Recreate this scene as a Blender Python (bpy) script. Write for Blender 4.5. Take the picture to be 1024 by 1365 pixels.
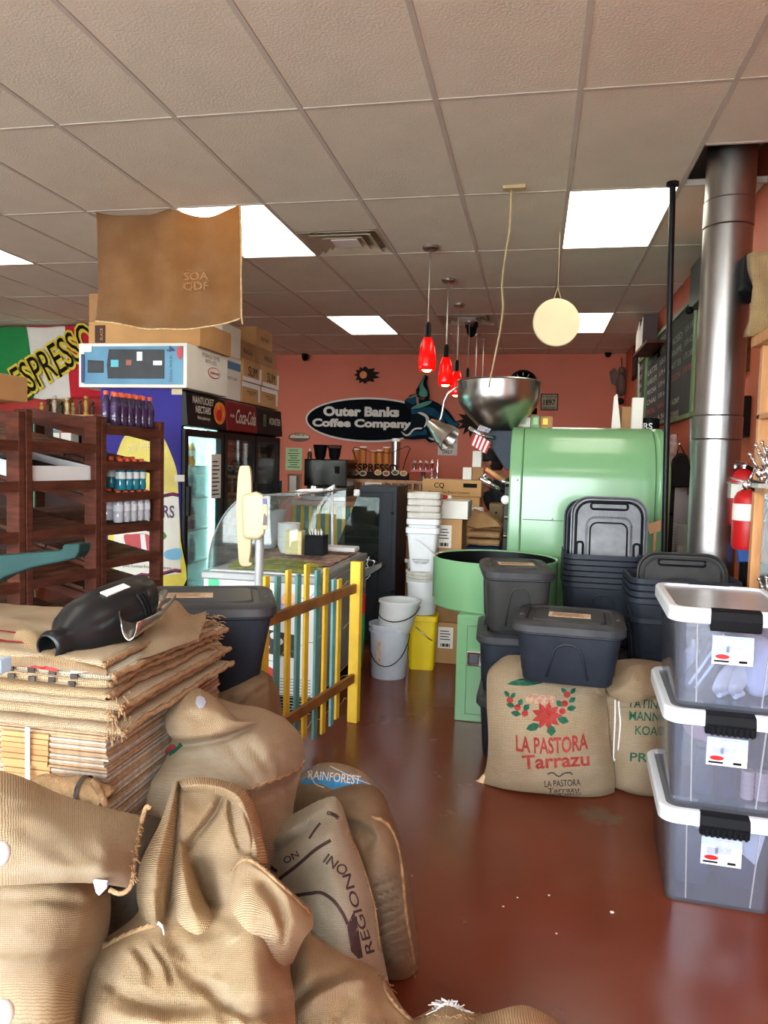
import bpy, bmesh, math, random
from mathutils import Vector, Matrix, noise
from mathutils.bvhtree import BVHTree
PI = math.pi
for o in list(bpy.data.objects): bpy.data.objects.remove(o)
scene = bpy.context.scene
COL = scene.collection
random.seed(7)

# ---------------------------------------------------------------- camera
FPX, CX, CY = 1005.0, 512.0, 682.5
RW = Matrix(((0.98031578, 0.03805038, -0.1937347),      # rows: room axes X, Y, Z in camera (right, down, forward)
             (0.19576401, -0.05989794, 0.97882005),
             (0.02564017, -0.99747902, -0.06616779)))
CAM = Vector((0, 0, 1.45))
cd = bpy.data.cameras.new('camera'); cam = bpy.data.objects.new('camera', cd); COL.objects.link(cam)
cd.sensor_fit = 'VERTICAL'; cd.sensor_height = 24.0; cd.lens = 24.0*FPX/1365.0
cd.clip_start = 0.02; cd.clip_end = 100
_m = RW @ Matrix(((1, 0, 0), (0, -1, 0), (0, 0, -1)))
cam.matrix_world = Matrix.Translation(CAM) @ _m.to_4x4()
scene.camera = cam
scene.view_settings.view_transform = 'Standard'
scene.view_settings.look = 'None'
scene.view_settings.gamma = 1.0
scene.view_settings.use_curve_mapping = False
scene.view_settings.exposure = 0.12

# ---------------------------------------------------------------- daylight (comes in through the shop front behind the camera)
w = bpy.data.worlds.new('sky'); scene.world = w; w.use_nodes = True
bg = w.node_tree.nodes['Background']
bg.inputs[0].default_value = (0.90, 0.95, 1.0, 1); bg.inputs[1].default_value = 20.0
TROFFER = 4.5
FRONT_Y = -1.6
pl = bpy.data.lights.new('window_portal', 'AREA'); pl.shape = 'RECTANGLE'; pl.size = 8.6; pl.size_y = 2.5
pl.cycles.is_portal = True
po = bpy.data.objects.new('window_portal', pl); COL.objects.link(po)
po.location = (-3.35, FRONT_Y-0.06, 1.45); po.rotation_euler = (PI/2, 0, 0)   # faces +Y

def at(px, py, Y=None, z=None, X=None):
    """room point seen at a photo pixel, at a measured depth / height / side distance"""
    d = RW @ Vector(((px-CX)/FPX, (py-CY)/FPX, 1.0))
    if Y is not None: t = (Y-CAM.y)/d.y
    elif z is not None: t = (z-CAM.z)/d.z
    else: t = (X-CAM.x)/d.x
    return CAM + t*d
def proj(p):
    c = RW.transposed() @ (Vector(p)-CAM)
    return c.x/c.z*FPX+CX, c.y/c.z*FPX+CY

# ---------------------------------------------------------------- materials
def lin(c):
    r = []
    for v in c[:3]:
        v = v/255.0
        r.append(v/12.92 if v <= 0.04045 else ((v+0.055)/1.055)**2.4)
    return (r[0], r[1], r[2], 1.0)
MATS = {}
def newmat(name):
    m = bpy.data.materials.new(name); m.use_nodes = True
    nt = m.node_tree; b = nt.nodes['Principled BSDF']
    return m, nt, b
def pm(name, rgb, rough=0.6, metal=0.0, var=0.06, scale=8.0, bump=0.0, bscale=60.0, rgb2=None, coat=0.0, stretch=None, spec=None):
    """principled material with procedural colour variation"""
    if name in MATS: return MATS[name]
    m, nt, b = newmat(name); N = nt.nodes; L = nt.links
    tc = N.new('ShaderNodeTexCoord'); co = tc.outputs['Object']
    if stretch:
        mp = N.new('ShaderNodeMapping'); mp.inputs['Scale'].default_value = stretch
        L.new(co, mp.inputs['Vector']); co = mp.outputs['Vector']
    nz = N.new('ShaderNodeTexNoise'); nz.inputs['Scale'].default_value = scale; nz.inputs['Detail'].default_value = 4
    L.new(co, nz.inputs['Vector'])
    cr = N.new('ShaderNodeValToRGB'); c = lin(rgb)
    c2 = lin(rgb2) if rgb2 else tuple(max(0, v*(1-2*var)) for v in c[:3])+(1,)
    c1 = c if rgb2 else tuple(min(1, v*(1+var)) for v in c[:3])+(1,)
    cr.color_ramp.elements[0].position = 0.3; cr.color_ramp.elements[1].position = 0.7
    cr.color_ramp.elements[0].color = c2; cr.color_ramp.elements[1].color = c1
    L.new(nz.outputs['Fac'], cr.inputs['Fac']); L.new(cr.outputs['Color'], b.inputs['Base Color'])
    b.inputs['Roughness'].default_value = rough; b.inputs['Metallic'].default_value = metal
    if coat: b.inputs['Coat Weight'].default_value = coat; b.inputs['Coat Roughness'].default_value = 0.08
    if spec is not None: b.inputs['Specular IOR Level'].default_value = spec
    if bump:
        n2 = N.new('ShaderNodeTexNoise'); n2.inputs['Scale'].default_value = bscale; n2.inputs['Detail'].default_value = 3
        L.new(co, n2.inputs['Vector'])
        bp = N.new('ShaderNodeBump'); bp.inputs['Strength'].default_value = bump; bp.inputs['Distance'].default_value = 0.01
        L.new(n2.outputs['Fac'], bp.inputs['Height']); L.new(bp.outputs['Normal'], b.inputs['Normal'])
    MATS[name] = m
    return m
def emit(name, rgb, strength):
    m, nt, b = newmat(name)
    b.inputs['Base Color'].default_value = lin(rgb)
    b.inputs['Emission Color'].default_value = lin(rgb); b.inputs['Emission Strength'].default_value = strength
    return m
def clear(name, tint=(235, 240, 250), milk=0.12, rough=0.08, gloss=0.10):
    """thin clear plastic / glass: transparent with some milkiness and a surface reflection"""
    m, nt, b = newmat(name); N = nt.nodes; L = nt.links
    N.remove(b); out = [n for n in N if n.type == 'OUTPUT_MATERIAL'][0]
    tr = N.new('ShaderNodeBsdfTransparent'); tr.inputs[0].default_value = lin(tint)
    df = N.new('ShaderNodeBsdfDiffuse'); df.inputs[0].default_value = lin(tint)
    gl = N.new('ShaderNodeBsdfGlossy'); gl.inputs['Roughness'].default_value = rough
    m1 = N.new('ShaderNodeMixShader'); m1.inputs[0].default_value = milk
    L.new(tr.outputs[0], m1.inputs[1]); L.new(df.outputs[0], m1.inputs[2])
    fr = N.new('ShaderNodeFresnel'); fr.inputs[0].default_value = 1.45
    ma = N.new('ShaderNodeMath'); ma.operation = 'MULTIPLY_ADD'; ma.inputs[1].default_value = 0.8; ma.inputs[2].default_value = gloss*0.3
    L.new(fr.outputs[0], ma.inputs[0])
    m2 = N.new('ShaderNodeMixShader'); L.new(ma.outputs[0], m2.inputs[0])
    L.new(m1.outputs[0], m2.inputs[1]); L.new(gl.outputs[0], m2.inputs[2]); L.new(m2.outputs[0], out.inputs[0])
    return m
def burlap(name, rgb, rgb2, pitch=0.0042, gap=0.45, bump=0.9):
    """woven jute: plain weave from UV (metres) with dirt and slub variation"""
    m, nt, b = newmat(name); N = nt.nodes; L = nt.links
    uv = N.new('ShaderNodeUVMap'); sx = N.new('ShaderNodeSeparateXYZ')
    nzw = N.new('ShaderNodeTexNoise'); nzw.inputs['Scale'].default_value = 30; L.new(uv.outputs[0], nzw.inputs['Vector'])
    add = N.new('ShaderNodeVectorMath'); add.operation = 'MULTIPLY_ADD'
    add.inputs[1].default_value = (0.006, 0.006, 0); L.new(nzw.outputs['Color'], add.inputs[0]); L.new(uv.outputs[0], add.inputs[2])
    L.new(add.outputs[0], sx.inputs[0])
    def sn(sock, k):
        a = N.new('ShaderNodeMath'); a.operation = 'MULTIPLY'; a.inputs[1].default_value = PI/k; L.new(sock, a.inputs[0])
        s = N.new('ShaderNodeMath'); s.operation = 'SINE'; L.new(a.outputs[0], s.inputs[0]); return s.outputs[0]
    s = sn(sx.outputs[0], pitch); t = sn(sx.outputs[1], pitch)
    pr = N.new('ShaderNodeMath'); pr.operation = 'MULTIPLY'; L.new(s, pr.inputs[0]); L.new(t, pr.inputs[1])
    ab = N.new('ShaderNodeMath'); ab.operation = 'ABSOLUTE'; L.new(pr.outputs[0], ab.inputs[0])
    n1 = N.new('ShaderNodeTexNoise'); n1.inputs['Scale'].default_value = 7; n1.inputs['Detail'].default_value = 5; L.new(uv.outputs[0], n1.inputs['Vector'])
    cr = N.new('ShaderNodeValToRGB'); cr.color_ramp.elements[0].position = .32; cr.color_ramp.elements[1].position = .68
    cr.color_ramp.elements[0].color = lin(rgb2); cr.color_ramp.elements[1].color = lin(rgb); L.new(n1.outputs['Fac'], cr.inputs['Fac'])
    mr = N.new('ShaderNodeMapRange'); mr.inputs['From Min'].default_value = 0; mr.inputs['From Max'].default_value = 0.55
    mr.inputs['To Min'].default_value = 1-gap; mr.inputs['To Max'].default_value = 1.0; L.new(ab.outputs[0], mr.inputs['Value'])
    n3 = N.new('ShaderNodeTexNoise'); n3.inputs['Scale'].default_value = 160; L.new(uv.outputs[0], n3.inputs['Vector'])
    mr2 = N.new('ShaderNodeMapRange'); mr2.inputs['To Min'].default_value = .78; mr2.inputs['To Max'].default_value = 1.16; L.new(n3.outputs['Fac'], mr2.inputs['Value'])
    mm = N.new('ShaderNodeMath'); mm.operation = 'MULTIPLY'; L.new(mr.outputs[0], mm.inputs[0]); L.new(mr2.outputs[0], mm.inputs[1])
    vm = N.new('ShaderNodeVectorMath'); vm.operation = 'SCALE'; L.new(cr.outputs[0], vm.inputs[0]); L.new(mm.outputs[0], vm.inputs['Scale'])
    L.new(vm.outputs[0], b.inputs['Base Color'])
    b.inputs['Roughness'].default_value = 0.95; b.inputs['Specular IOR Level'].default_value = 0.1
    b.inputs['Sheen Weight'].default_value = 0.15
    bp = N.new('ShaderNodeBump'); bp.inputs['Strength'].default_value = bump; bp.inputs['Distance'].default_value = 0.006
    L.new(ab.outputs[0], bp.inputs['Height']); L.new(bp.outputs['Normal'], b.inputs['Normal'])
    return m

# ---------------------------------------------------------------- mesh helpers
def rrect(w, d, r, n=4):
    """rounded rectangle outline, counter-clockwise, centred"""
    pts = []
    r = min(r, w/2-1e-4, d/2-1e-4)
    for cx_, cy_, a0 in ((w/2-r, d/2-r, 0), (-w/2+r, d/2-r, 90), (-w/2+r, -d/2+r, 180), (w/2-r, -d/2+r, 270)):
        for k in range(n+1):
            a = math.radians(a0+90.0*k/n)
            pts.append((cx_+r*math.cos(a), cy_+r*math.sin(a)))
    return pts
class MB:
    def __init__(s): s.v = []; s.f = []; s.uv = None; s.smooth = False
    def add(s, vs, fs):
        o = len(s.v); s.v += [Vector(p) for p in vs]; s.f += [tuple(i+o for i in f) for f in fs]; return s
    def box(s, x0, x1, y0, y1, z0, z1):
        return s.add([(x0, y0, z0), (x1, y0, z0), (x1, y1, z0), (x0, y1, z0), (x0, y0, z1), (x1, y0, z1), (x1, y1, z1), (x0, y1, z1)],
                     [(0, 3, 2, 1), (4, 5, 6, 7), (0, 1, 5, 4), (1, 2, 6, 5), (2, 3, 7, 6), (3, 0, 4, 7)])
    def obox(s, c, ax, ay, az):
        """oriented box: centre and three half-axis vectors"""
        c = Vector(c); ax, ay, az = Vector(ax), Vector(ay), Vector(az)
        vs = [c+i*ax+j*ay+k*az for k in (-1, 1) for (i, j) in ((-1, -1), (1, -1), (1, 1), (-1, 1))]
        return s.add(vs, [(0, 3, 2, 1), (4, 5, 6, 7), (0, 1, 5, 4), (1, 2, 6, 5), (2, 3, 7, 6), (3, 0, 4, 7)])
    def bar(s, a, b, w, h, up=(0, 0, 1)):
        a, b = Vector(a), Vector(b); d = (b-a); up = Vector(up)
        n = d.normalized(); side = n.cross(up)
        if side.length < 1e-4: side = n.cross(Vector((1, 0, 0)))
        side.normalize(); u2 = side.cross(n)
        return s.obox((a+b)/2, d/2, side*w/2, u2*h/2)
    def loft(s, rings, cap0=True, cap1=True, closed=True):
        o = len(s.v); n = len(rings[0])
        for r in rings: s.v += [Vector(p) for p in r]
        for k in range(len(rings)-1):
            for i in range(n if closed else n-1):
                j = (i+1) % n
                s.f.append((o+k*n+i, o+k*n+j, o+(k+1)*n+j, o+(k+1)*n+i))
        if cap0: s.f.append(tuple(o+i for i in reversed(range(n))))
        if cap1: s.f.append(tuple(o+(len(rings)-1)*n+i for i in range(n)))
        return s
    def prism(s, poly, axis, a0, a1):
        """polygon extruded along axis: 'x' -> poly in (y,z), 'y' -> (x,z), 'z' -> (x,y)"""
        def P(p, a):
            return (a, p[0], p[1]) if axis == 'x' else ((p[0], a, p[1]) if axis == 'y' else (p[0], p[1], a))
        return s.loft([[P(p, a0) for p in poly], [P(p, a1) for p in poly]])
    def tube(s, pts, r, n=8, caps=True):
        pts = [Vector(p) for p in pts]; rings = []
        t0 = (pts[1]-pts[0]).normalized()
        ref = Vector((0, 0, 1)) if abs(t0.z) < .9 else Vector((1, 0, 0))
        u = t0.cross(ref).normalized()
        for i, p in enumerate(pts):
            t = ((pts[min(i+1, len(pts)-1)]-pts[max(i-1, 0)])).normalized()
            u = (u-t*u.dot(t)).normalized(); v = t.cross(u)
            rr = r[i] if isinstance(r, (list, tuple)) else r
            rings.append([p+u*rr*math.cos(2*PI*k/n)+v*rr*math.sin(2*PI*k/n) for k in range(n)])
        return s.loft(rings, caps, caps)
    def lathe(s, prof, c=(0, 0, 0), n=24, axis=(0, 0, 1), cap0=True, cap1=True):
        """profile (radius, along-axis) revolved around axis through c"""
        ax = Vector(axis).normalized(); ref = Vector((0, 0, 1)) if abs(ax.z) < .9 else Vector((1, 0, 0))
        u = ax.cross(ref).normalized(); v = ax.cross(u); c = Vector(c)
        if abs(ax.z) >= .9: u, v = Vector((1, 0, 0)), (Vector((0, 1, 0)) if ax.z > 0 else Vector((0, -1, 0)))
        rings = [[c+ax*h+u*max(r, 1e-4)*math.cos(2*PI*k/n)+v*max(r, 1e-4)*math.sin(2*PI*k/n) for k in range(n)] for r, h in prof]
        return s.loft(rings, cap0, cap1)
    def ball(s, c, r, n=12, sq=(1, 1, 1)):
        c = Vector(c); rings = []
        for i in range(1, n//2):
            a = PI*i/(n//2)
            rings.append([c+Vector((r*sq[0]*math.sin(a)*math.cos(2*PI*k/n), r*sq[1]*math.sin(a)*math.sin(2*PI*k/n), -r*sq[2]*math.cos(a))) for k in range(n)])
        return s.loft(rings)
    def grid(s, rows, uvs=None):
        o = len(s.v); nu = len(rows[0])
        for r in rows: s.v += [Vector(p) for p in r]
        for j in range(len(rows)-1):
            for i in range(nu-1):
                s.f.append((o+j*nu+i, o+j*nu+i+1, o+(j+1)*nu+i+1, o+(j+1)*nu+i))
        return s
    def xf(s, M):
        s.v = [M @ p for p in s.v]; return s
    def build(s, name, mat=None, parent=None, local=False, bevel=0.0, smooth=None, uvs=None, subsurf=0, solid=0.0, seg=2):
        me = bpy.data.meshes.new(name)
        vs = s.v
        if parent is not None and not local:
            iv = MW[parent.name].inverted(); vs = [iv @ p for p in vs]
        me.from_pydata([tuple(p) for p in vs], [], s.f); me.validate()
        bm = bmesh.new(); bm.from_mesh(me); bmesh.ops.recalc_face_normals(bm, faces=bm.faces)
        if uvs is not None:
            bm.verts.ensure_lookup_table(); ul = bm.loops.layers.uv.new('UVMap')
            for fa in bm.faces:
                for lp in fa.loops: lp[ul].uv = uvs[lp.vert.index]
        bm.to_mesh(me); bm.free()
        if mat: me.materials.append(mat)
        o = bpy.data.objects.new(name, me); COL.objects.link(o)
        if parent is not None: o.parent = parent; MW[o.name] = MW[parent.name].copy()
        else: MW[o.name] = Matrix.Identity(4)
        if s.smooth if smooth is None else smooth:
            for p in me.polygons: p.use_smooth = True
            if smooth == 'auto': pass
        if smooth == 'auto':
            try: me.set_sharp_from_angle(angle=math.radians(40))
            except Exception: pass
        if solid:
            md = o.modifiers.new('thickness', 'SOLIDIFY'); md.thickness = solid; md.offset = -1
        if bevel:
            md = o.modifiers.new('edges', 'BEVEL'); md.width = bevel; md.segments = seg; md.limit_method = 'ANGLE'; md.angle_limit = math.radians(40)
        if subsurf:
            md = o.modifiers.new('soft', 'SUBSURF'); md.levels = subsurf; md.render_levels = subsurf
        return o
MW = {}
def thing(name, label, cat, loc=(0, 0, 0), rz=0.0, group=None):
    o = bpy.data.objects.new(name, None); COL.objects.link(o)
    o.location = Vector(loc); o.rotation_euler = (0, 0, rz); o.empty_display_size = 0.1
    MW[o.name] = Matrix.Translation(Vector(loc)) @ Matrix.Rotation(rz, 4, 'Z')
    o['label'] = label; o['category'] = cat
    if group: o['group'] = group
    return o
def tag(o, label, cat, group=None):
    o['label'] = label; o['category'] = cat
    if group: o['group'] = group
    return o
def struct(o): o['kind'] = 'structure'; return o
def dup(root, loc, rz=None, label=None, group=None):
    r = root.copy(); COL.objects.link(r); r.location = Vector(loc)
    if rz is not None: r.rotation_euler = (0, 0, rz)
    MW[r.name] = Matrix.Translation(r.location) @ Matrix.Rotation(r.rotation_euler.z, 4, 'Z')
    if label: r['label'] = label
    if group: r['group'] = group
    for ch in list(root.children):
        c = ch.copy(); COL.objects.link(c); c.parent = r; MW[c.name] = MW[r.name]
        for g in ch.children:
            d = g.copy(); COL.objects.link(d); d.parent = c; MW[d.name] = MW[r.name]
    return r
# ---- lettering: default font outlines turned into thin meshes and laid on a plane (or pressed onto a curved surface)
def text_mesh(body, bold=0.0, depth=0.0):
    cu = bpy.data.curves.new('lettering', 'FONT'); cu.body = body; cu.size = 1.0; cu.offset = bold; cu.extrude = 0.0
    cu.resolution_u = 3; cu.align_x = 'CENTER'; cu.space_line = 0.95
    ob = bpy.data.objects.new('lettering', cu)
    me = ob.to_mesh()
    vs = [v.co.copy() for v in me.vertices]; fs = [tuple(p.vertices) for p in me.polygons]
    ob.to_mesh_clear(); bpy.data.objects.remove(ob); bpy.data.curves.remove(cu)
    return vs, fs
def lettering(name, body, mat, parent, o, ux, uy, w=None, h=None, bold=0.01, lift=0.002, shear=0.0, arc=0.0, bvh=None, vary=0.0):
    """o: centre of the text block; ux, uy: unit directions (right, up); w/h: block size"""
    vs, fs = text_mesh(body, bold)
    if not vs: return None
    x0 = min(v.x for v in vs); x1 = max(v.x for v in vs); y0 = min(v.y for v in vs); y1 = max(v.y for v in vs)
    sx = w/(x1-x0) if w else None; sy = h/(y1-y0) if h else None
    sx = sx or sy; sy = sy or sx
    ux = Vector(ux).normalized(); uy = Vector(uy).normalized(); n = ux.cross(uy).normalized(); o = Vector(o)
    if bvh is not None:      # refine so that the letters follow the surface
        bm = bmesh.new(); bv = [bm.verts.new(v) for v in vs]
        for f in fs:
            try: bm.faces.new([bv[i] for i in f])
            except ValueError: pass
        bmesh.ops.triangulate(bm, faces=bm.faces[:])
        lim = (x1-x0)/45.0
        for _ in range(3):
            es = [e for e in bm.edges if e.calc_length() > lim]
            if not es: break
            bmesh.ops.subdivide_edges(bm, edges=es, cuts=1)
            bmesh.ops.triangulate(bm, faces=bm.faces[:])
        bm.verts.index_update(); vs = [v.co.copy() for v in bm.verts]; fs = [tuple(v.index for v in f.verts) for f in bm.faces]; bm.free()
    mb = MB(); out = []
    for v in vs:
        a = (v.x-(x0+x1)/2)*sx; b = (v.y-(y0+y1)/2)*sy
        a += shear*b
        if arc: b += arc*(1-(2*a/((x1-x0)*sx))**2)
        p = o+ux*a+uy*b
        if bvh is not None:
            hit = bvh.ray_cast(p+n*0.5, -n)
            if hit[0] is not None: p = hit[0]
            p = p+n*lift
        else: p = p+n*lift
        out.append(p)
    mb.add(out, fs)
    return mb.build(name, mat, parent)
def bvh_of(mb): return BVHTree.FromPolygons([tuple(v) for v in mb.v], mb.f)
def flat_poly(pts2, o, ux, uy, lift=0.0, thick=0.003):
    """a thin plate of a given outline on a plane"""
    ux = Vector(ux).normalized(); uy = Vector(uy).normalized(); n = ux.cross(uy); o = Vector(o)
    mb = MB()
    a = [o+ux*p[0]+uy*p[1]+n*lift for p in pts2]; b = [p+n*thick for p in a]
    mb.loft([a, b]); return mb
def ellipse(a, b, n=28): return [(a*math.cos(2*PI*k/n), b*math.sin(2*PI*k/n)) for k in range(n)]
# ---------------------------------------------------------------- shared materials
M_tile = pm('ceiling_tile_white', (226, 219, 202), .75, bump=.3, bscale=90, var=.03, scale=3, spec=.5)
M_tbar = pm('grid_bar_grey', (196, 190, 178), .45, var=.02)
M_wall = pm('salmon_paint', (202, 102, 72), .55, var=.04, scale=1.5, bump=.1, bscale=40)
M_whitewall = pm('pale_paint', (205, 200, 190), .7, var=.04, scale=1.5)
M_black = pm('black_plastic', (18, 19, 22), .55, var=.15, scale=20, spec=.12)
M_blackm = pm('black_metal', (17, 17, 19), .4, var=.1, spec=.25)
M_steel = pm('brushed_steel', (190, 186, 180), .28, 1.0, var=.08, scale=6, stretch=(1, 1, .1))
M_chrome = pm('chrome', (225, 225, 228), .1, 1.0, var=.02)
M_white = pm('white_plastic', (232, 232, 230), .4, var=.02)
M_cream = pm('cream_plastic', (192, 172, 130), .4, var=.03)
M_card = pm('cardboard', (188, 143, 92), .85, var=.06, scale=5)
M_card2 = pm('cardboard_dark', (160, 118, 76), .85, var=.06, scale=5)
M_cardw = pm('cardboard_white', (226, 222, 212), .8, var=.04, scale=5)
M_paper = pm('paper', (236, 232, 222), .8, var=.02)
M_ink = pm('ink', (28, 25, 24), .9, spec=.1, var=.05)
M_inkbrown = pm('ink_brown', (70, 45, 35), .8, var=.1)
M_red = pm('red_paint', (190, 22, 26), .4, var=.05)
M_green = pm('roaster_green', (122, 170, 122), .22, var=.03, scale=2, coat=.3)
M_wood = pm('dark_stained_wood', (92, 46, 30), .6, spec=.25, var=.25, scale=6, stretch=(1, 1, 6), bump=.1)
M_woodtop = pm('weathered_board', (112, 72, 54), .65, spec=.25, var=.3, scale=5, stretch=(5, 1, 1), bump=.1)
M_oak = pm('oak_wood', (196, 138, 84), .5, var=.15, scale=6, stretch=(4, 4, .6))
M_tote = pm('charcoal_tote_plastic', (40, 45, 54), .45, spec=.3, var=.12, scale=12, bump=.04, bscale=80)
M_toteg = pm('grey_tote_plastic', (58, 57, 56), .5, spec=.25, var=.12, scale=12, bump=.04, bscale=80)
M_totelid = pm('tote_lid_dusty', (66, 66, 67), .5, rgb2=(44, 44, 47), scale=7, spec=.25)
M_glass = clear('glass', (246, 250, 250), .015, .02, .12)
M_gold = pm('sticker_paper', (222, 200, 170), .7, rgb2=(190, 150, 110), scale=30)

# ---------------------------------------------------------------- the room
XL, XR, YB, YF, ZC = -8.0, 1.2, 11.15, FRONT_Y, 3.05
def floor_mat():
    m, nt, b = newmat('stained_concrete'); N = nt.nodes; L = nt.links
    tc = N.new('ShaderNodeTexCoord')
    n1 = N.new('ShaderNodeTexNoise'); n1.inputs['Scale'].default_value = 1.6; n1.inputs['Detail'].default_value = 6; L.new(tc.outputs['Object'], n1.inputs['Vector'])
    cr = N.new('ShaderNodeValToRGB'); cr.color_ramp.elements[0].position = .3; cr.color_ramp.elements[1].position = .72
    cr.color_ramp.elements[0].color = lin((104, 48, 28)); cr.color_ramp.elements[1].color = lin((120, 57, 35)); L.new(n1.outputs['Fac'], cr.inputs[0])
    # worn grey-green patch beside the printed sack
    mp = N.new('ShaderNodeMapping'); mp.vector_type = 'POINT'; c = at(800, 1087, z=0)
    mp.inputs['Location'].default_value = (-c.x*5.5, -c.y*6, 0); mp.inputs['Scale'].default_value = (5.5, 6, 1); L.new(tc.outputs['Object'], mp.inputs[0])
    gr = N.new('ShaderNodeTexGradient'); gr.gradient_type = 'SPHERICAL'; L.new(mp.outputs[0], gr.inputs[0])
    n2 = N.new('ShaderNodeTexNoise'); n2.inputs['Scale'].default_value = 14; n2.inputs['Detail'].default_value = 6; L.new(tc.outputs['Object'], n2.inputs['Vector'])
    mu = N.new('ShaderNodeMath'); mu.operation = 'MULTIPLY'; L.new(gr.outputs['Fac'], mu.inputs[0]); L.new(n2.outputs['Fac'], mu.inputs[1])
    mr = N.new('ShaderNodeMapRange'); mr.inputs['From Min'].default_value = .22; mr.inputs['From Max'].default_value = .36; mr.inputs['To Max'].default_value = .55; L.new(mu.outputs[0], mr.inputs[0])
    mx = N.new('ShaderNodeMix'); mx.data_type = 'RGBA'; L.new(mr.outputs[0], mx.inputs['Factor']); L.new(cr.outputs[0], mx.inputs['A']); mx.inputs['B'].default_value = lin((96, 88, 70))
    L.new(mx.outputs['Result'], b.inputs['Base Color'])
    n3 = N.new('ShaderNodeTexNoise'); n3.inputs['Scale'].default_value = 4; n3.inputs['Detail'].default_value = 5; L.new(tc.outputs['Object'], n3.inputs['Vector'])
    m3 = N.new('ShaderNodeMapRange'); m3.inputs['To Min'].default_value = .14; m3.inputs['To Max'].default_value = .34; L.new(n3.outputs['Fac'], m3.inputs[0]); L.new(m3.outputs[0], b.inputs['Roughness'])
    n4 = N.new('ShaderNodeTexNoise'); n4.inputs['Scale'].default_value = 9; n4.inputs['Detail'].default_value = 1; L.new(tc.outputs['Object'], n4.inputs['Vector'])
    bp = N.new('ShaderNodeBump'); bp.inputs['Strength'].default_value = .05; bp.inputs['Distance'].default_value = .01; L.new(n4.outputs['Fac'], bp.inputs['Height']); L.new(bp.outputs[0], b.inputs['Normal'])
    return m
struct(MB().box(XL, XR, YF-.1, YB, -.06, 0).build('floor', floor_mat()))
struct(MB().box(-30, 30, -40, YF-.1, -.12, -.07).build('pavement_outside', pm('pavement', (170, 168, 162), .9)))
struct(MB().box(XL, XR, YB, YB+.1, 0, 3.6).build('wall_back', M_wall))
struct(MB().box(XR, XR+.1, YF, YB+.1, 0, 3.6).build('wall_right', M_wall))
struct(MB().box(XL-.1, XL, YF, YB+.1, 0, 3.6).build('wall_left', M_whitewall))
M_redwall = pm('red_paint_wall', (186, 52, 44), .6, var=.05, scale=2)
struct(MB().box(XL, -4.6, 8.6, 8.7, 0, ZC-.002).build('wall_partition', M_redwall))
# shop front behind the camera: sill, header, posts and panes
wf = struct(MB().box(XL, XR, YF-.1, YF, 0, .22).box(XL, XR, YF-.1, YF, 2.72, 3.6).box(XL, -7.7, YF-.1, YF, .22, 2.72).box(1.0, XR, YF-.1, YF, .22, 2.72).build('wall_front', M_whitewall))
k = 0
edges = [-7.7, -6.0, -4.3, -2.6, -.9, 1.0]
for a, b_ in zip(edges[:-1], edges[1:]):
    k += 1
    wn = bpy.data.objects.new('window_%d' % k, None); COL.objects.link(wn); MW[wn.name] = Matrix.Identity(4); struct(wn)
    MB().box(a, a+.05, YF-.08, YF-.02, .22, 2.72).box(b_-.05, b_, YF-.08, YF-.02, .22, 2.72).box(a+.05, b_-.05, YF-.08, YF-.02, .22, .27).box(a+.05, b_-.05, YF-.08, YF-.02, 2.67, 2.72).build('window_frame', M_blackm, wn)
    MB().box(a+.05, b_-.05, YF-.055, YF-.049, .27, 2.67).build('pane', clear('window_glass_%d' % k, (252, 254, 254), .0, .02, .02), wn)

# suspended ceiling: slab above, tiles and bars as pieces
TX, TY = .62, 1.2
colx = [-.49+TX*i for i in range(-13, 4)]          # grid lines across
rowy = [3.41+TY*j for j in range(-5, 8)]
ceil = struct(MB().box(XL, XR, YF, YB, 3.30, 3.36).build('ceiling', M_whitewall))
lights = {(-2.35, 4.61), (.13, 4.61), (-2.35, 8.21), (.13, 8.21), (-4.83, 4.61), (-4.83, 8.21), (-2.35, 1.01), (.13, 1.01), (-4.83, 1.01), (-6.69, 4.61)}
def islight(x, y): return any(abs(x-a)+abs(y-b) < .05 for a, b in lights)
shared = {}
def tile_at(x0, x1, y0, y1):
    x0, x1, y0, y1 = max(x0, XL), min(x1, XR), max(y0, YF), min(y1, YB)
    if x1-x0 < .02 or y1-y0 < .02: return
    key = (round(x1-x0, 3), round(y1-y0, 3))
    if key not in shared:
        o = MB().box(.008, key[0]-.008, .008, key[1]-.008, 0, .015).build('ceiling_tile', M_tile, ceil, local=True, bevel=.003, seg=1); shared[key] = o.data
        mw = o
    else:
        mw = bpy.data.objects.new('ceiling_tile', shared[key]); COL.objects.link(mw); mw.parent = ceil
    mw.location = (x0, y0, ZC)
xs = [XL]+[x for x in colx if XL < x < XR]+[XR]
ys = [YF]+[y for y in rowy if YF < y < YB]+[YB]
for i in range(len(xs)-1):
    for j in range(len(ys)-1):
        x0, y0 = xs[i], ys[j]
        if islight(x0, y0): continue
        if abs(x0+1.73) < .05 and abs(y0-4.61) < .05:             # supply vent takes the far half of this bay
            tile_at(x0, xs[i+1], y0, y0+.6); continue
        if abs(x0+1.11) < .05 and abs(y0-8.21) < .05:
            tile_at(x0, xs[i+1], y0+.6, ys[j+1]); continue
        if abs(x0-.75) < .05 and abs(y0-3.41) < .05:              # bay cut open round the roaster flue
            tile_at(x0, xs[i+1], y0, y0+.64); continue
        tile_at(x0, xs[i+1], y0, ys[j+1])
for x in xs[1:-1]:
    MB().box(x-.012, x+.012, YF, YB, ZC-.004, ZC+.03).build('grid_bar', M_tbar, ceil)
for y in ys[1:-1]:
    MB().box(XL, XR, y-.010, y+.010, ZC-.0035, ZC+.03).build('grid_bar', M_tbar, ceil)
MB().box(.76, XR, 4.04, 4.06, ZC-.004, ZC+.05).build('grid_bar', M_tbar, ceil)

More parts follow.
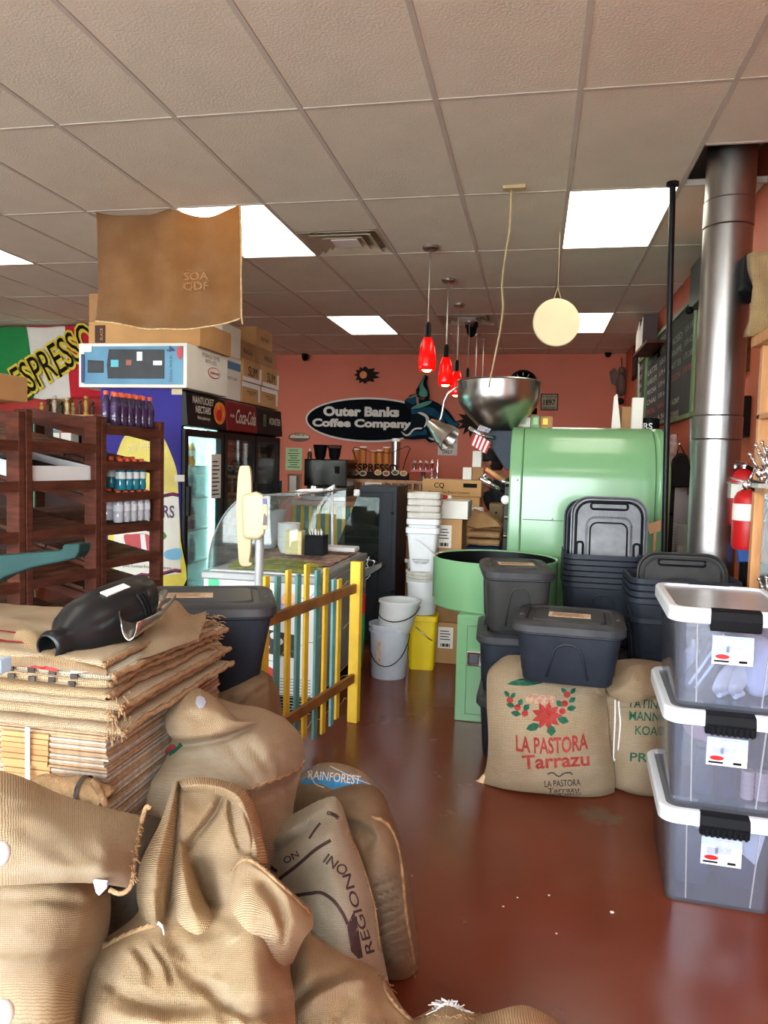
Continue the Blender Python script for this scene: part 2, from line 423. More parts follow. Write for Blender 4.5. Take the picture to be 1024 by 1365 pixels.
M_diff = emit('lit_diffuser', (255, 250, 232), TROFFER)
def lightlabel(x, y):
    d = {(-2.35, 4.61): 'bright rectangular ceiling light behind the hanging burlap', (.13, 4.61): 'bright rectangular ceiling light nearest the steel flue pipe',
         (-2.35, 8.21): 'far rectangular ceiling light in front of the coffee sign', (.13, 8.21): 'far rectangular ceiling light behind the hanging cream disc',
         (-4.83, 4.61): 'ceiling light at the left edge above the flag'}
    for q, s_ in d.items():
        if abs(q[0]-x)+abs(q[1]-y) < .05: return s_
    return 'rectangular ceiling light outside the view, over the front or left of the shop'
for (x, y) in sorted(lights):
    t = thing('ceiling_light', lightlabel(x, y), 'ceiling light', (x, y, ZC), group='ceiling troffers')
    MB().box(x, x+TX, y, y+.012, ZC-.002, ZC+.06).box(x, x+TX, y+TY-.012, y+TY, ZC-.002, ZC+.06).box(x, x+.012, y+.012, y+TY-.012, ZC-.002, ZC+.06).box(x+TX-.012, x+TX, y+.012, y+TY-.012, ZC-.002, ZC+.06).build('frame', M_white, t)
    MB().box(x+.012, x+TX-.012, y+.012, y+TY-.012, ZC+.004, ZC+.012).build('diffuser', M_diff, t)
    MB().box(x+.004, x+TX-.004, y+.004, y+TY-.004, ZC+.061, ZC+.12).build('housing', M_tbar, t)
M_vent = pm('vent_taupe', (186, 174, 150), .6)
for (x, y, lb) in ((-1.73, 5.21, 'square beige ceiling vent beside the burlap light'), (-1.11, 8.21, 'far square ceiling vent above the red pendants')):
    t = thing('ceiling_vent', lb, 'vent', (x, y, ZC), group='ceiling vents')
    x1, y1 = x+TX, y+.6; xc, yc = (x+x1)/2, (y+y1)/2
    for q in range(3):
        a = .30-.075*q; b_ = a-.055
        mb = MB()
        mb.loft([[(xc+sx*a, yc+sy*a, ZC-.002+.0*q) for sx, sy in ((-1, -1), (1, -1), (1, 1), (-1, 1))], [(xc+sx*b_, yc+sy*b_, ZC+.035) for sx, sy in ((-1, -1), (1, -1), (1, 1), (-1, 1))]], False, False)
        mb.build('vent_louvre', M_vent, t, solid=.004)
    MB().box(xc-.10, xc+.10, yc-.10, yc+.10, ZC-.004, ZC+.006).build('vent_plate', M_white, t, bevel=.004)
    MB().box(x, x1, y, y1, ZC+.05, ZC+.06).build('vent_backing', M_vent, t)
# ================================================================ back wall and far counter
def rect(px0, py0, px1, py1, Y):
    xm, ym = (px0+px1)/2, (py0+py1)/2
    return at(px0, ym, Y=Y).x, at(px1, ym, Y=Y).x, at(xm, py1, Y=Y).z, at(xm, py0, Y=Y).z
def fbox(px0, py0, px1, py1, Y, D, mb=None):
    x0, x1, z0, z1 = rect(px0, py0, px1, py1, Y)
    return (mb or MB()).box(x0, x1, Y, Y+D, z0, z1)
UX, UZ = Vector((1, 0, 0)), Vector((0, 0, 1))
WY = YB
def wp(px, py): return at(px, py, Y=WY)
def opx(pts, Y=None): return [at(a, b, Y=Y or WY) for a, b in pts]
def plate(pts, y0, thick):
    """outline traced in the photo at depth y0 -> a plate of real thickness standing on that plane"""
    P = [at(a, b, Y=y0) for a, b in pts]
    return MB().loft([[p for p in P], [p-Vector((0, thick, 0)) for p in P]])
def smooth_loop(pts, n=6):
    out = []; m = len(pts)
    for i in range(m):
        p0, p1, p2, p3 = (Vector(pts[(i+q) % m]+(0,)) for q in (-1, 0, 1, 2))
        for k in range(n):
            t = k/n
            v = .5*((2*p1)+(p2-p0)*t+(2*p0-5*p1+4*p2-p3)*t*t+(3*p1-p0-3*p2+p3)*t**3)
            out.append((v.x, v.y))
    return out

# oval shop sign
c = wp(492, 560)
sg = thing('shop_sign', 'large black oval sign reading Outer Banks Coffee Company with wave art', 'sign', c)
M_navy = pm('sign_black', (10, 15, 21), .75, var=.1, spec=.06); M_signw = pm('sign_white', (205, 200, 190), .5, var=.03)
a, b_ = .98, .335
flat_poly(ellipse(a, b_, 48), c-Vector((0, .005, 0)), UX, UZ, 0, .05).build('sign_rim', M_signw, sg)
flat_poly(ellipse(a-.03, b_-.028, 48), c-Vector((0, .055, 0)), UX, UZ, 0, .008).build('sign_board', M_navy, sg)
lettering('lettering', 'Outer Banks', M_signw, sg, wp(482.5, 549)-Vector((0, .064, 0)), UX, UZ, w=1.17, h=.15, bold=.05)
lettering('lettering', 'Coffee Company', M_signw, sg, wp(483, 566)-Vector((0, .064, 0)), UX, UZ, w=1.53, h=.16, bold=.05)
M_teal = pm('wave_teal', (22, 86, 112), .6, rgb2=(12, 56, 84), scale=5, spec=.1); M_teald = pm('wave_dark', (12, 24, 32), .7, spec=.08)
M_sea = pm('seafoam', (84, 146, 128), .6, var=.1, spec=.15); M_coke0 = pm('figure_shorts', (96, 34, 30), .6)
out = [(565, 503), (567, 500), (571, 502), (569, 510), (571, 518), (573, 526), (572, 532), (577, 534), (584, 537), (590, 541), (597, 547), (602, 553), (607, 561), (613, 565), (610, 571), (601, 571), (592, 566), (587, 570), (585, 580), (582, 589), (573, 590), (567, 585), (549, 586), (539, 585), (534, 577), (541, 574), (548, 566), (548, 548), (540, 540), (540, 534), (547, 527), (555, 525), (555, 520), (560, 512)]
plate(out, WY-.062, .03).build('wave_backing', M_teald, sg)
M_skinp = pm('figure_skin', (150, 120, 96), .6)
for pts, mt in (([(541, 534), (546, 530), (555, 529), (554, 537), (550, 539)], M_teal), ([(549, 546), (560, 544), (575, 543), (586, 551), (593, 560), (590, 566), (583, 558), (572, 553), (564, 549), (556, 551), (550, 552)], M_teal),
                ([(588, 544), (597, 553), (605, 562), (611, 565), (608, 569), (600, 566), (592, 556)], M_teal), ([(573, 558), (580, 560), (585, 568), (584, 576), (578, 572), (574, 565)], M_teal),
                ([(543, 582), (553, 575), (563, 575), (567, 571), (569, 579), (558, 580)], M_teal), ([(572, 583), (578, 578), (581, 582), (576, 585)], M_teal),
                ([(548, 545), (557, 539), (575, 534), (572, 539), (559, 544)], M_sea), ([(560, 514), (567, 501), (564, 512), (570, 523), (568, 529), (559, 527), (560, 520)], M_sea),
                ([(560, 529), (566, 529), (565, 533), (560, 532)], M_coke0), ([(555, 530), (558, 530), (558, 540), (556, 540)], M_skinp), ([(544, 530), (555, 526), (555, 528), (545, 531)], M_skinp)):
    plate(smooth_loop(pts, 4), WY-.092, .012).build('wave_shape', mt, sg)
for pts in ([(557, 550), (564, 550), (570, 554), (572, 559), (570, 565), (565, 570), (568, 562), (567, 556), (562, 553)], [(571, 583), (577, 584), (580, 579), (582, 584), (577, 587)], [(535, 575), (541, 579), (545, 578), (552, 571), (562, 570), (562, 572), (553, 573), (546, 580), (540, 581)]):
    plate(smooth_loop(pts, 4), WY-.104, .01).build('crest', M_signw, sg)

# small wall pieces
M_sun = pm('rust_metal', (196, 110, 50), .5, .3); M_dk = pm('dark_iron', (34, 25, 21), .7, spec=.15)
sn_ = thing('sun_plaque', 'dark metal sun with flying flames hung above the oval sign', 'wall art', wp(487, 500))
cc = wp(485, 500)
flat_poly([((.10+.05*(k % 2))*math.cos(2*PI*k/22)*(1.0 if math.cos(2*PI*k/22) < .3 else 1.75), (.10+.035*(k % 2))*math.sin(2*PI*k/22)) for k in range(22)], cc, UX, UZ, .0, .015).build('flames', M_dk, sn_)
flat_poly(ellipse(.055, .055, 20), cc, UX, UZ, .015, .02).build('sun_face', M_sun, sn_)
wk = thing('wake_up_sign', 'small oval cream and brown Wake up sign above the green notice', 'sign', wp(399, 583))
flat_poly(ellipse(.17, .068, 32), wp(399, 583), UX, UZ, 0, .02).build('sign_board', pm('brown_paint', (70, 34, 24), .5), wk)
flat_poly([(x_, max(z_, -.012)) for x_, z_ in ellipse(.155, .056, 32)], wp(400, 583), UX, UZ, .02, .006).build('sign_panel', M_cream, wk)
lettering('lettering', 'Wake up!', M_ink, wk, wp(400, 580), UX, UZ, w=.17, bold=.02, lift=.028)
nt_ = thing('green_notice', 'pale green NOTICE sheet on the back wall', 'notice', wp(392, 612))
M_pgreen = pm('pale_green_paper', (170, 200, 150), .8, var=.03)
x0, x1, z0, z1 = rect(381, 597, 403, 627, WY)
MB().box(x0, x1, WY-.012, WY, z0, z1).build('sheet', M_pgreen, nt_)
lettering('lettering', 'NOTICE', M_ink, nt_, wp(392, 600.5)-Vector((0, .013, 0)), UX, UZ, w=.14, bold=.02)
for q in range(7):
    ww = .19-.04*(q % 3)
    p = wp(392, 604.5+q*3)-Vector((0, .014, 0)); MB().box(p.x-ww/2, p.x+ww/2, p.y, p.y+.002, p.z-.006, p.z+.004).build('print_line', M_ink, nt_)
# cameras
for (px, py, lb) in ((409, 477, 'black dome camera at the top left of the back wall'), (810, 472, 'small black camera at the top right of the back wall')):
    t = thing('security_camera', lb, 'camera', wp(px, py), group='security cameras'); p = wp(px, py)
    MB().box(p.x-.03, p.x+.03, p.y-.06, p.y, p.z-.02, p.z+.04).build('bracket', M_blackm, t)
    MB().lathe([(.02, .06), (.045, .05), (.05, 0), (.03, -.05), (.005, -.06)], p-Vector((0, .1, 0)), 16).build('dome', M_black, t, smooth=True)
p = at(629, 430, z=ZC)
t = thing('security_camera', 'black dome camera on the ceiling beyond the red pendants', 'camera', p, group='security cameras')
MB().lathe([(.075, 0), (.075, -.05), (.07, -.06)], p, 18).build('bracket', M_blackm, t, smooth='auto')
MB().lathe([(.06, -.06), (.055, -.11), (.035, -.15), (.01, -.165)], p, 18).build('dome', M_black, t, smooth=True)
# clock
cl = thing('wall_clock', 'round black rimmed clock half hidden by the steel hopper', 'clock', wp(697, 511)); p = wp(697, 513)
MB().lathe([(.21, 0), (.21, .04), (.18, .05), (.18, .03)], p, 36, axis=(0, -1, 0)).build('rim', M_blackm, cl, smooth='auto')
MB().lathe([(.18, 0), (.18, .03)], p, 36, axis=(0, -1, 0)).build('dial', pm('dial_grey', (120, 105, 92), .5), cl)
for q in range(12):
    a = 2*PI*q/12; pp = p+Vector((.15*math.sin(a), -.032, .15*math.cos(a)))
    MB().obox(pp, Vector((math.sin(a), 0, math.cos(a)))*.02, (0, .002, 0), Vector((math.cos(a), 0, -math.sin(a)))*.006).build('hour_mark', M_signw, cl)
MB().bar(p+Vector((0, -.036, 0)), p+Vector((.07, -.036, .09)), .008, .004, up=(0, 1, 0)).build('hand', M_signw, cl)
# 1897 sign
def sign(name, px0, py0, px1, py1, mt, lines, ink, label, cat='sign', Y=None, rim=None):
    Y = Y or WY
    x0, x1, z0, z1 = rect(px0, py0, px1, py1, Y)
    t = thing(name, label, cat, ((x0+x1)/2, Y, z0))
    MB().box(x0, x1, Y-.015, Y, z0, z1).build('board', mt, t, bevel=.004)
    if rim:
        e = .012
        MB().box(x0, x1, Y-.019, Y-.015, z1-e, z1).box(x0, x1, Y-.019, Y-.015, z0, z0+e).box(x0, x0+e, Y-.019, Y-.015, z0+e, z1-e).box(x1-e, x1, Y-.019, Y-.015, z0+e, z1-e).build('border', rim, t)
    for (s_, fy, fw, fh) in lines:
        lettering('lettering', s_, ink, t, ((x0+x1)/2, Y-.017, z0+(z1-z0)*fy), UX, UZ, w=(x1-x0)*fw, h=(z1-z0)*fh, bold=.015)
    return t
M_tin = pm('aged_tin', (158, 146, 120), .6, rgb2=(130, 118, 96), scale=9)
sign('year_sign', 721, 525, 744, 547, M_tin, [('IN THE CITY OF', .82, .8, .12), ('1897', .48, .68, .36), ('SINCE THEN', .14, .7, .1)], M_ink, 'small aged tin sign reading 1897 on the back wall', rim=M_ink)
sign('black_sign', 693, 544, 716, 552, M_navy, [('ON', .5, .3, .6)], M_signw, 'tiny black name sign behind the hopper')
sign('break_sign', 584, 584, 610, 607, M_signw, [('COFFEE BREAK', .8, .9, .16), ('9:00-5:00', .5, .62, .2), ('DAILY', .2, .5, .2)], M_ink, 'white Coffee Break Daily sign below the wave art')
p = wp(630, 562)
st = flat_poly([((.14+.10*(k % 2))*math.cos(2*PI*k/26), (.14+.10*(k % 2))*math.sin(2*PI*k/26)) for k in range(26)], p, UX, UZ, 0, .02).build('spiky_star', M_dk)
tag(st, 'spiky black metal star on the wall behind the hopper', 'wall art')
# angel figurine hung in the far right corner
M_bronze = pm('grey_bronze', (110, 84, 72), .6, var=.2)
t = thing('angel_figurine', 'hanging grey winged figurine in the far right corner', 'figurine', wp(827, 525)); p = wp(827, 510)-Vector((0, .12, 0))
MB().lathe([(.01, -.2), (.06, -.17), (.07, -.05), (.05, .05), (.03, .12)], p, 14).build('robe', M_bronze, t, smooth=True)
MB().ball(p+Vector((0, 0, .16)), .05).build('head', M_bronze, t, smooth=True)
for s_ in (-1, 1):
    MB().loft([[p+Vector((s_*x_, .03, z_)) for x_, z_ in ((.02, .1), (.10, .2), (.16, .14), (.13, -.02), (.05, -.06))], [p+Vector((s_*x_, .05, z_)) for x_, z_ in ((.02, .1), (.10, .2), (.16, .14), (.13, -.02), (.05, -.06))]]).build('wing', M_bronze, t)
MB().ball(p+Vector((0, 0, -.27)), .05, sq=(1, 1, 1)).build('bell', M_dk, t, smooth=True)
MB().tube([p+Vector((0, 0, .2)), p+Vector((0, .1, .34))], .006).build('cord', M_dk, t)

# ---- far counter with stripes and espresso machine
CY0 = 8.2
x0, x1, z0, z1 = rect(384, 668, 482, 675, CY0)
ct = thing('striped_counter', 'far serving counter with yellow and teal striped front', 'counter', ((x0+x1)/2, CY0, 0))
MB().box(x0, x1+.5, CY0-.03, CY0+.7, z1-.05, z1).build('worktop', pm('counter_wood', (150, 104, 70), .5), ct)
MB().box(x0+.02, x1+.48, CY0+.06, CY0+.66, .0, z1-.05).build('carcass', M_oak, ct)
M_yel = pm('yellow_paint', (232, 196, 40), .45, var=.08); M_tealp = pm('teal_paint', (70, 140, 138), .5, var=.08)
n = 16
for q in range(n):
    xa = x0+.04+(x1-x0-.08)*q/n; xb = x0+.04+(x1-x0-.08)*(q+1)/n
    MB().box(xa, xb-.004, CY0+.04, CY0+.06, .05, z1-.06).build('slat', M_yel if q % 2 == 0 else M_tealp, ct)
CZ = z1
# espresso machine
ex0, ex1, ez0, ez1 = rect(405, 612, 462, 668, CY0+.15)
em = thing('espresso_machine', 'chrome espresso machine on the striped counter', 'espresso machine', ((ex0+ex1)/2, CY0+.15, CZ))
M_darksteel = pm('mirror_steel', (66, 64, 60), .18, 1.0)
MB().box(ex0, ex1, CY0+.15, CY0+.6, CZ+.16, ez1).build('housing', M_darksteel, em, bevel=.012)
MB().box(ex0+.02, ex1-.02, CY0+.22, CY0+.58, CZ+.03, CZ+.16).build('backsplash', M_blackm, em)
MB().box(ex0, ex1, CY0+.1, CY0+.6, CZ+.0, CZ+.05).build('drip_tray', M_steel, em, bevel=.006)
for q in (.25, .7):
    xx = ex0+(ex1-ex0)*q
    MB().lathe([(.035, 0), (.035, .06)], (xx, CY0+.2, CZ+.1), 16).build('group_head', M_chrome, em)
    MB().tube([(xx, CY0+.18, CZ+.12), (xx, CY0+.05, CZ+.11)], .012).build('portafilter_handle', M_black, em)
MB().box(ex1-.14, ex1-.08, CY0+.142, CY0+.15, ez1-.16, ez1-.08).build('display', M_black, em)
for (px, lb, mt) in ((427, 'black bean grinder hopper standing on the espresso machine, left', M_black), (446, 'clear topped bean grinder hopper on the espresso machine, right', None)):
    p = at(px, 612, Y=CY0+.35); g = thing('grinder_hopper', lb, 'grinder', (p.x, p.y, ez1), group='grinder hoppers')
    MB().lathe([(.05, 0), (.065, .04), (.075, .12), (.08, .13)], (p.x, p.y, ez1), 20).build('hopper', M_black, g, smooth='auto')
    MB().lathe([(.08, .13), (.085, .155), (.088, .165), (.02, .17)], (p.x, p.y, ez1), 20).build('lid', mt or clear('smoked_lid', (170, 160, 150), .1), g, smooth='auto')
p = at(413, 606, Y=CY0+.4)
t = thing('syrup_bottle', 'small brown syrup bottle beside the grinders', 'bottle', (p.x, p.y, ez1))
MB().lathe([(.028, 0), (.028, .07), (.012, .09)], (p.x, p.y, ez1), 14).build('bottle_body', pm('amber', (90, 50, 25), .2), t, smooth='auto')
MB().lathe([(.012, .09), (.012, .11), (.004, .13)], (p.x, p.y, ez1), 10).build('pump', M_white, t)
# framed panels left & right of machine on the counter
t = sign('framed_notice', 384, 631, 402, 662, pm('frame_fill', (120, 96, 80), .6), [], M_ink, 'framed notice left of the espresso machine', 'frame', Y=CY0+.3, rim=M_oak)
for b_ in [(386, 634, 395, 655)]:
    x0, x1, z0, z1 = rect(*b_, CY0+.28); MB().box(x0, x1, CY0+.272, CY0+.28, z0, z1).build('sheet', M_paper, t)

# ---- cup counter to the right of the machine
KY = 9.0
x0, x1, z0, z1 = rect(463, 640, 592, 655, KY)
kc = thing('cup_counter', 'wooden counter with slotted rail carrying the orange cups', 'counter', ((x0+x1)/2, KY, 0))
MB().box(x0, x1, KY, KY+.5, z1-.04, z1).build('worktop', M_oak, kc)
MB().box(x0+.03, x1-.03, KY+.05, KY+.45, 0, z1-.04).build('carcass', pm('shelf_brown', (120, 80, 52), .6), kc)
for q in range(14):
    xx = x0+.02+(x1-x0-.04)*q/13
    MB().box(xx-.012, xx+.012, KY-.02, KY, z1-.22, z1-.03).build('slat', M_oak, kc)
MB().box(x0, x1, KY-.02, KY, z1-.03, z1).build('rail', M_oak, kc); MB().box(x0, x1, KY-.02, KY, z1-.25, z1-.22).build('rail', M_oak, kc)
KZ = z1
pp = at(497, 645, Y=KY-.05); px0, px1, pz0, pz1 = rect(486, 643, 509, 652, KY-.03)
o = MB().box(px0, px1, KY-.03, KY-.021, pz0, pz1).build('price_card', M_paper); tag(o, 'white price card on the slotted rail', 'card')
M_orange = pm('orange_cup', (196, 116, 44), .6, var=.2, scale=30)
for q, px in enumerate((475, 484, 497, 506, 515)):
    p = at(px, 625, Y=KY+.2); h = .36+.03*math.sin(q*2)
    t = thing('cup_stack', 'orange printed paper cups, stack %s from the espresso machine' % ('first', 'second', 'third', 'fourth', 'fifth')[q], 'cups', (p.x, p.y, KZ), group='orange cup stacks')
    MB().lathe([(.032, 0), (.042, h)], (p.x, p.y, KZ), 14).build('cup', M_orange, t, smooth='auto')
    MB().lathe([(.044, h), (.044, h+.012), (.03, h+.014)], (p.x, p.y, KZ), 14).build('cup_rim', M_white, t)
p = at(527, 625, Y=KY+.2)
t = thing('tumbler_stack', 'tall silver cup column right of the orange cups', 'cups', (p.x, p.y, KZ))
MB().lathe([(.045, 0), (.06, .46), (.062, .46), (.062, .47)], (p.x, p.y, KZ), 18).build('tube', M_steel, t, smooth='auto')
MB().lathe([(.055, .47), (.055, .50), (.04, .51)], (p.x, p.y, KZ), 18).build('cap', M_white, t)
MB().lathe([(.07, 0), (.07, .02), (.05, .12)], (p.x, p.y, KZ), 18).build('base', M_white, t)
t = thing('espresso_letters', 'black wire letters spelling ESPRESSO in front of the cups', 'letters', at(502, 640, Y=KY+.05))
p = at(500, 623.5, Y=KY+.06)
lettering('letter_row', 'ESPRESSO', M_ink, t, p, UX, UZ, w=.56, h=.10, bold=.03)
MB().tube([at(469, 632, Y=KY+.06), at(476, 615, Y=KY+.06), at(470, 600, Y=KY+.06), at(473, 596, Y=KY+.06)], .006).build('scroll', M_dk, t)
MB().tube([at(536, 632, Y=KY+.06), at(540, 615, Y=KY+.06), at(547, 597, Y=KY+.06), at(543, 595, Y=KY+.06)], .006).build('scroll', M_dk, t)
MB().tube([at(473, 596, Y=KY+.06), at(495, 602, Y=KY+.06), at(520, 604, Y=KY+.06), at(543, 595, Y=KY+.06)], .004).build('wire', M_dk, t)
MB().box(at(468, 632, Y=KY+.06).x, at(545, 632, Y=KY+.06).x, KY+.02, KY+.1, KZ, at(500, 629, Y=KY+.06).z).build('base', M_dk, t)
for q, px in enumerate((474, 484, 504, 515, 527, 538)):
    p = at(px, 630+(q % 2), Y=KY+.01); r = .04
    o = flat_poly(ellipse(r*1.15, r*.85, 18), p, UX, UZ, .0, .008)
    t2 = thing('round_badge', 'round cream coffee badge, %s of six under the wire letters' % ('first', 'second', 'third', 'fourth', 'fifth', 'sixth')[q], 'badge', p, group='round badges')
    o.build('disc', M_cream, t2); flat_poly(ellipse(r*.8, r*.55, 14), p, UX, UZ, .008, .004).build('emblem', pm('badge_ink_%d' % (q % 3), ((150, 60, 40), (60, 50, 40), (190, 120, 40))[q % 3], .6), t2)
# shakers tray
p = at(560, 625, Y=KY+.1)
t = thing('shaker_tray', 'red tray with chrome shakers and condiments by the cups', 'tray', (p.x, p.y, KZ))
x0, x1, z0, z1 = rect(548, 626, 578, 629, KY+.05)
MB().box(x0, x1, KY+.0, KY+.3, z0, z1).build('tray', M_red, t); MB().lathe([(.05, KZ-z0), (.02, 0)], ((x0+x1)/2, KY+.15, z0), 12).build('stand', M_steel, t)
for q in range(4):
    xx = x0+.03+q*(x1-x0-.06)/3
    MB().lathe([(.022, 0), (.022, .07), (.026, .075), (.02, .10), (.008, .11)], (xx, KY+.12, z1), 12).build('shaker', M_chrome if q % 2 else M_steel, t, smooth='auto')
for px in (576, 583):
    p = at(px, 640, Y=KY+.15)
    t = thing('pepper_mill', 'turned chrome pepper mill %s the daily sign' % ('left below' if px == 576 else 'directly below'), 'mill', (p.x, p.y, at(px, 634, Y=KY+.15).z), group='chrome mills')
    zb = at(px, 634, Y=KY+.15).z
    MB().lathe([(.03, KZ-zb), (.03, KZ-zb+.02), (.012, KZ-zb+.03), (.02, -.02), (.012, .04), (.018, .08), (.008, .12), (.014, .16), (.004, .2)], (p.x, p.y, zb), 12).build('mill_body', M_chrome, t, smooth=True)
# ================================================================ pendants and hanging things
M_redglass = newmat('red_pendant_glass')[0]
_b = M_redglass.node_tree.nodes['Principled BSDF']; _b.inputs['Base Color'].default_value = lin((210, 10, 8)); _b.inputs['Roughness'].default_value = .15
_b.inputs['Emission Color'].default_value = lin((255, 12, 6)); _b.inputs['Emission Strength'].default_value = .55
M_bulb = emit('warm_bulb', (255, 214, 130), 14)
ordn = ('nearest', 'second', 'third', 'fourth')
for q, (cpx, cpy, spx, spy) in enumerate(((574, 328, 571, 473), (598, 372, 595, 496), (612, 405, 609, 512), (626, 428, 621, 519))):
    c = at(cpx, cpy, z=ZC); zt = at(spx, spy, Y=c.y).z
    t = thing('pendant_lamp', '%s red glass pendant lamp in the row over the counter' % ordn[q], 'pendant lamp', (c.x, c.y, ZC), group='red pendant lamps')
    MB().lathe([(.06, 0), (.06, -.02), (.045, -.035), (.01, -.04)], c, 20).build('canopy', M_steel, t, smooth='auto')
    MB().tube([(c.x, c.y, ZC-.03), (c.x, c.y, zt+.2)], .006).build('rod', M_steel, t)
    MB().lathe([(.012, .24), (.022, .22), (.024, .13), (.036, .11)], (c.x, c.y, zt), 16).build('socket', M_blackm, t, smooth='auto')
    MB().lathe([(.030, .125), (.042, .10), (.055, .05), (.064, -.02), (.066, -.08), (.062, -.115), (.056, -.115), (.058, -.08), (.05, .05), (.03, .11)], (c.x, c.y, zt), 24, cap0=False, cap1=False).build('lamp_shade', M_redglass, t, smooth=True)
    MB().ball((c.x, c.y, zt-.085), .046).build('bulb', M_bulb, t, smooth=True)
# two bare rods behind
for q, (px, py) in enumerate(((636, 446), (645, 452))):
    c = at(px, py, z=ZC)
    t = thing('pendant_rod', '%s bare thin pendant rod beyond the lamps' % ('left' if q == 0 else 'right'), 'pendant lamp', (c.x, c.y, ZC), group='bare rods')
    MB().lathe([(.05, 0), (.05, -.02), (.01, -.03)], c, 14).build('canopy', M_steel, t); zz = at(px-3, 520, Y=c.y).z
    MB().tube([(c.x, c.y, ZC-.02), (c.x, c.y, zz)], .006, 6).build('rod', M_steel, t)
    MB().lathe([(.02, .05), (.05, 0), (.05, -.08), (.03, -.08)], (c.x, c.y, zz), 14).build('lamp_shade', M_redglass, t)
# hanging cream disc
Yd = 5.4
c = at(742, 430, Y=Yd)
t = thing('hanging_disc', 'round cream disc hanging on strings below the ceiling', 'hanging disc', c)
axd = Vector((.22, -1, .0)).normalized()
MB().lathe([(.10, -.012), (.158, -.012), (.164, 0), (.158, .012), (.10, .012)], c, 48, axis=axd).build('disc', pm('cream_canvas', (232, 220, 178), .8, var=.02), t, smooth='auto')
for s_ in (-.025, .025): MB().tube([c+Vector((s_, 0, .155)), Vector((c.x, c.y, c.z+.24))], .0025, 5).build('string', M_cream, t)
MB().tube([Vector((c.x, c.y, c.z+.24)), Vector((c.x, c.y, ZC))], .002, 5).build('string', M_cream, t)
# cable from a ceiling plate to the hopper
c = at(686, 248, z=ZC)
t = thing('hanging_cable', 'loose beige cable dropping from a ceiling plate into the hopper', 'cable', c)
MB().box(c.x-.065, c.x+.065, c.y-.03, c.y+.03, ZC-.02, ZC).build('ceiling_plate', M_cream, t, bevel=.005)
pts = [at(a, b, Y=y) for a, b, y in ((682, 252, 4.5), (681, 280, 4.55), (679, 310, 4.6), (673, 345, 4.7), (669, 380, 4.8), (671, 410, 4.9), (667, 440, 5.0), (662, 465, 5.05), (657, 490, 5.1), (653, 508, 5.15), (652, 516, 5.2))]
MB().tube(pts, .006, 8).build('cord', M_cream, t, smooth=True)
# burlap sheet hung from the ceiling
def hang_mat():
    m = burlap('hanging_burlap', (204, 160, 108), (176, 130, 80), .007, .5)
    b = m.node_tree.nodes['Principled BSDF']; nt = m.node_tree; tl = nt.nodes.new('ShaderNodeBsdfTranslucent'); tl.inputs[0].default_value = lin((236, 186, 116)); mx = nt.nodes.new('ShaderNodeMixShader'); mx.inputs[0].default_value = .4; out = [n for n in nt.nodes if n.type == 'OUTPUT_MATERIAL'][0]; nt.links.new(b.outputs[0], mx.inputs[1]); nt.links.new(tl.outputs[0], mx.inputs[2]); nt.links.new(mx.outputs[0], out.inputs[0])
    return m
M_hang = hang_mat()
def lerp_row(row, n):
    out = []; m = len(row)-1
    for i in range(n):
        t = i/(n-1)*m; k = min(int(t), m-1); u = t-k
        p0 = row[max(k-1, 0)]; p1 = row[k]; p2 = row[k+1]; p3 = row[min(k+2, m)]
        out.append(.5*((2*p1)+(p2-p0)*u+(2*p0-5*p1+4*p2-p3)*u*u+(3*p1-p0-3*p2+p3)*u**3))
    return out
def patch(rows, nu, nv):
    R1 = [lerp_row([Vector(p) for p in r], nu) for r in rows]
    cols = [lerp_row([R1[j][i] for j in range(len(R1))], nv) for i in range(nu)]
    return [[cols[i][j] for i in range(nu)] for j in range(nv)]
Yh = 4.62
rows = [opx([(128, 283), (160, 288), (195, 287), (226, 280), (260, 288), (290, 287), (320, 273)], Yh),
        opx([(129, 330), (160, 334), (195, 332), (226, 328), (260, 333), (290, 332), (321, 322)], Yh),
        opx([(130, 385), (160, 388), (195, 386), (226, 386), (260, 388), (290, 384), (321, 375)], Yh),
        opx([(127, 428), (160, 432), (195, 438), (226, 439), (260, 438), (290, 434), (322, 424)], Yh)]
G = patch(rows, 56, 44); uvs = []
for j, r in enumerate(G):
    for i, p in enumerate(r):
        p.y += .012*math.sin(i*.35+j*.05)+.02*noise.noise(Vector((i*.09, j*.07, 3)))*(j/44+.3)
        uvs.append((i/55*.98, j/43*.75))
t = thing('hanging_burlap_sheet', 'square burlap sheet hung from the ceiling grid', 'burlap', G[0][28])
MB().grid(G).build('cloth', M_hang, t, smooth=True, uvs=uvs, solid=.004)
M_jute = pm('jute_cord', (214, 182, 130), .9, var=.15, scale=40)
MB().tube([r[-1]+Vector((0, -.005, 0)) for r in G[::3]]+[G[-1][-1]+Vector((.01, -.01, -.04))], .006, 6).build('hem', M_jute, t, smooth=True)
MB().tube([p+Vector((0, -.005, 0)) for p in G[-1][::3]], .006, 6).build('hem', M_jute, t, smooth=True)
for i in (0, 28, 55): MB().tube([G[0][i], Vector((G[0][i].x, Yh, ZC+.01))], .003, 5).build('hook', M_steel, t)
lettering('faded_print', 'SOA\nQDF', pm('faded_ink', (164, 122, 78), .9), t, at(262, 376, Y=Yh-.03), UX, UZ, w=.17, h=.12, lift=.01)

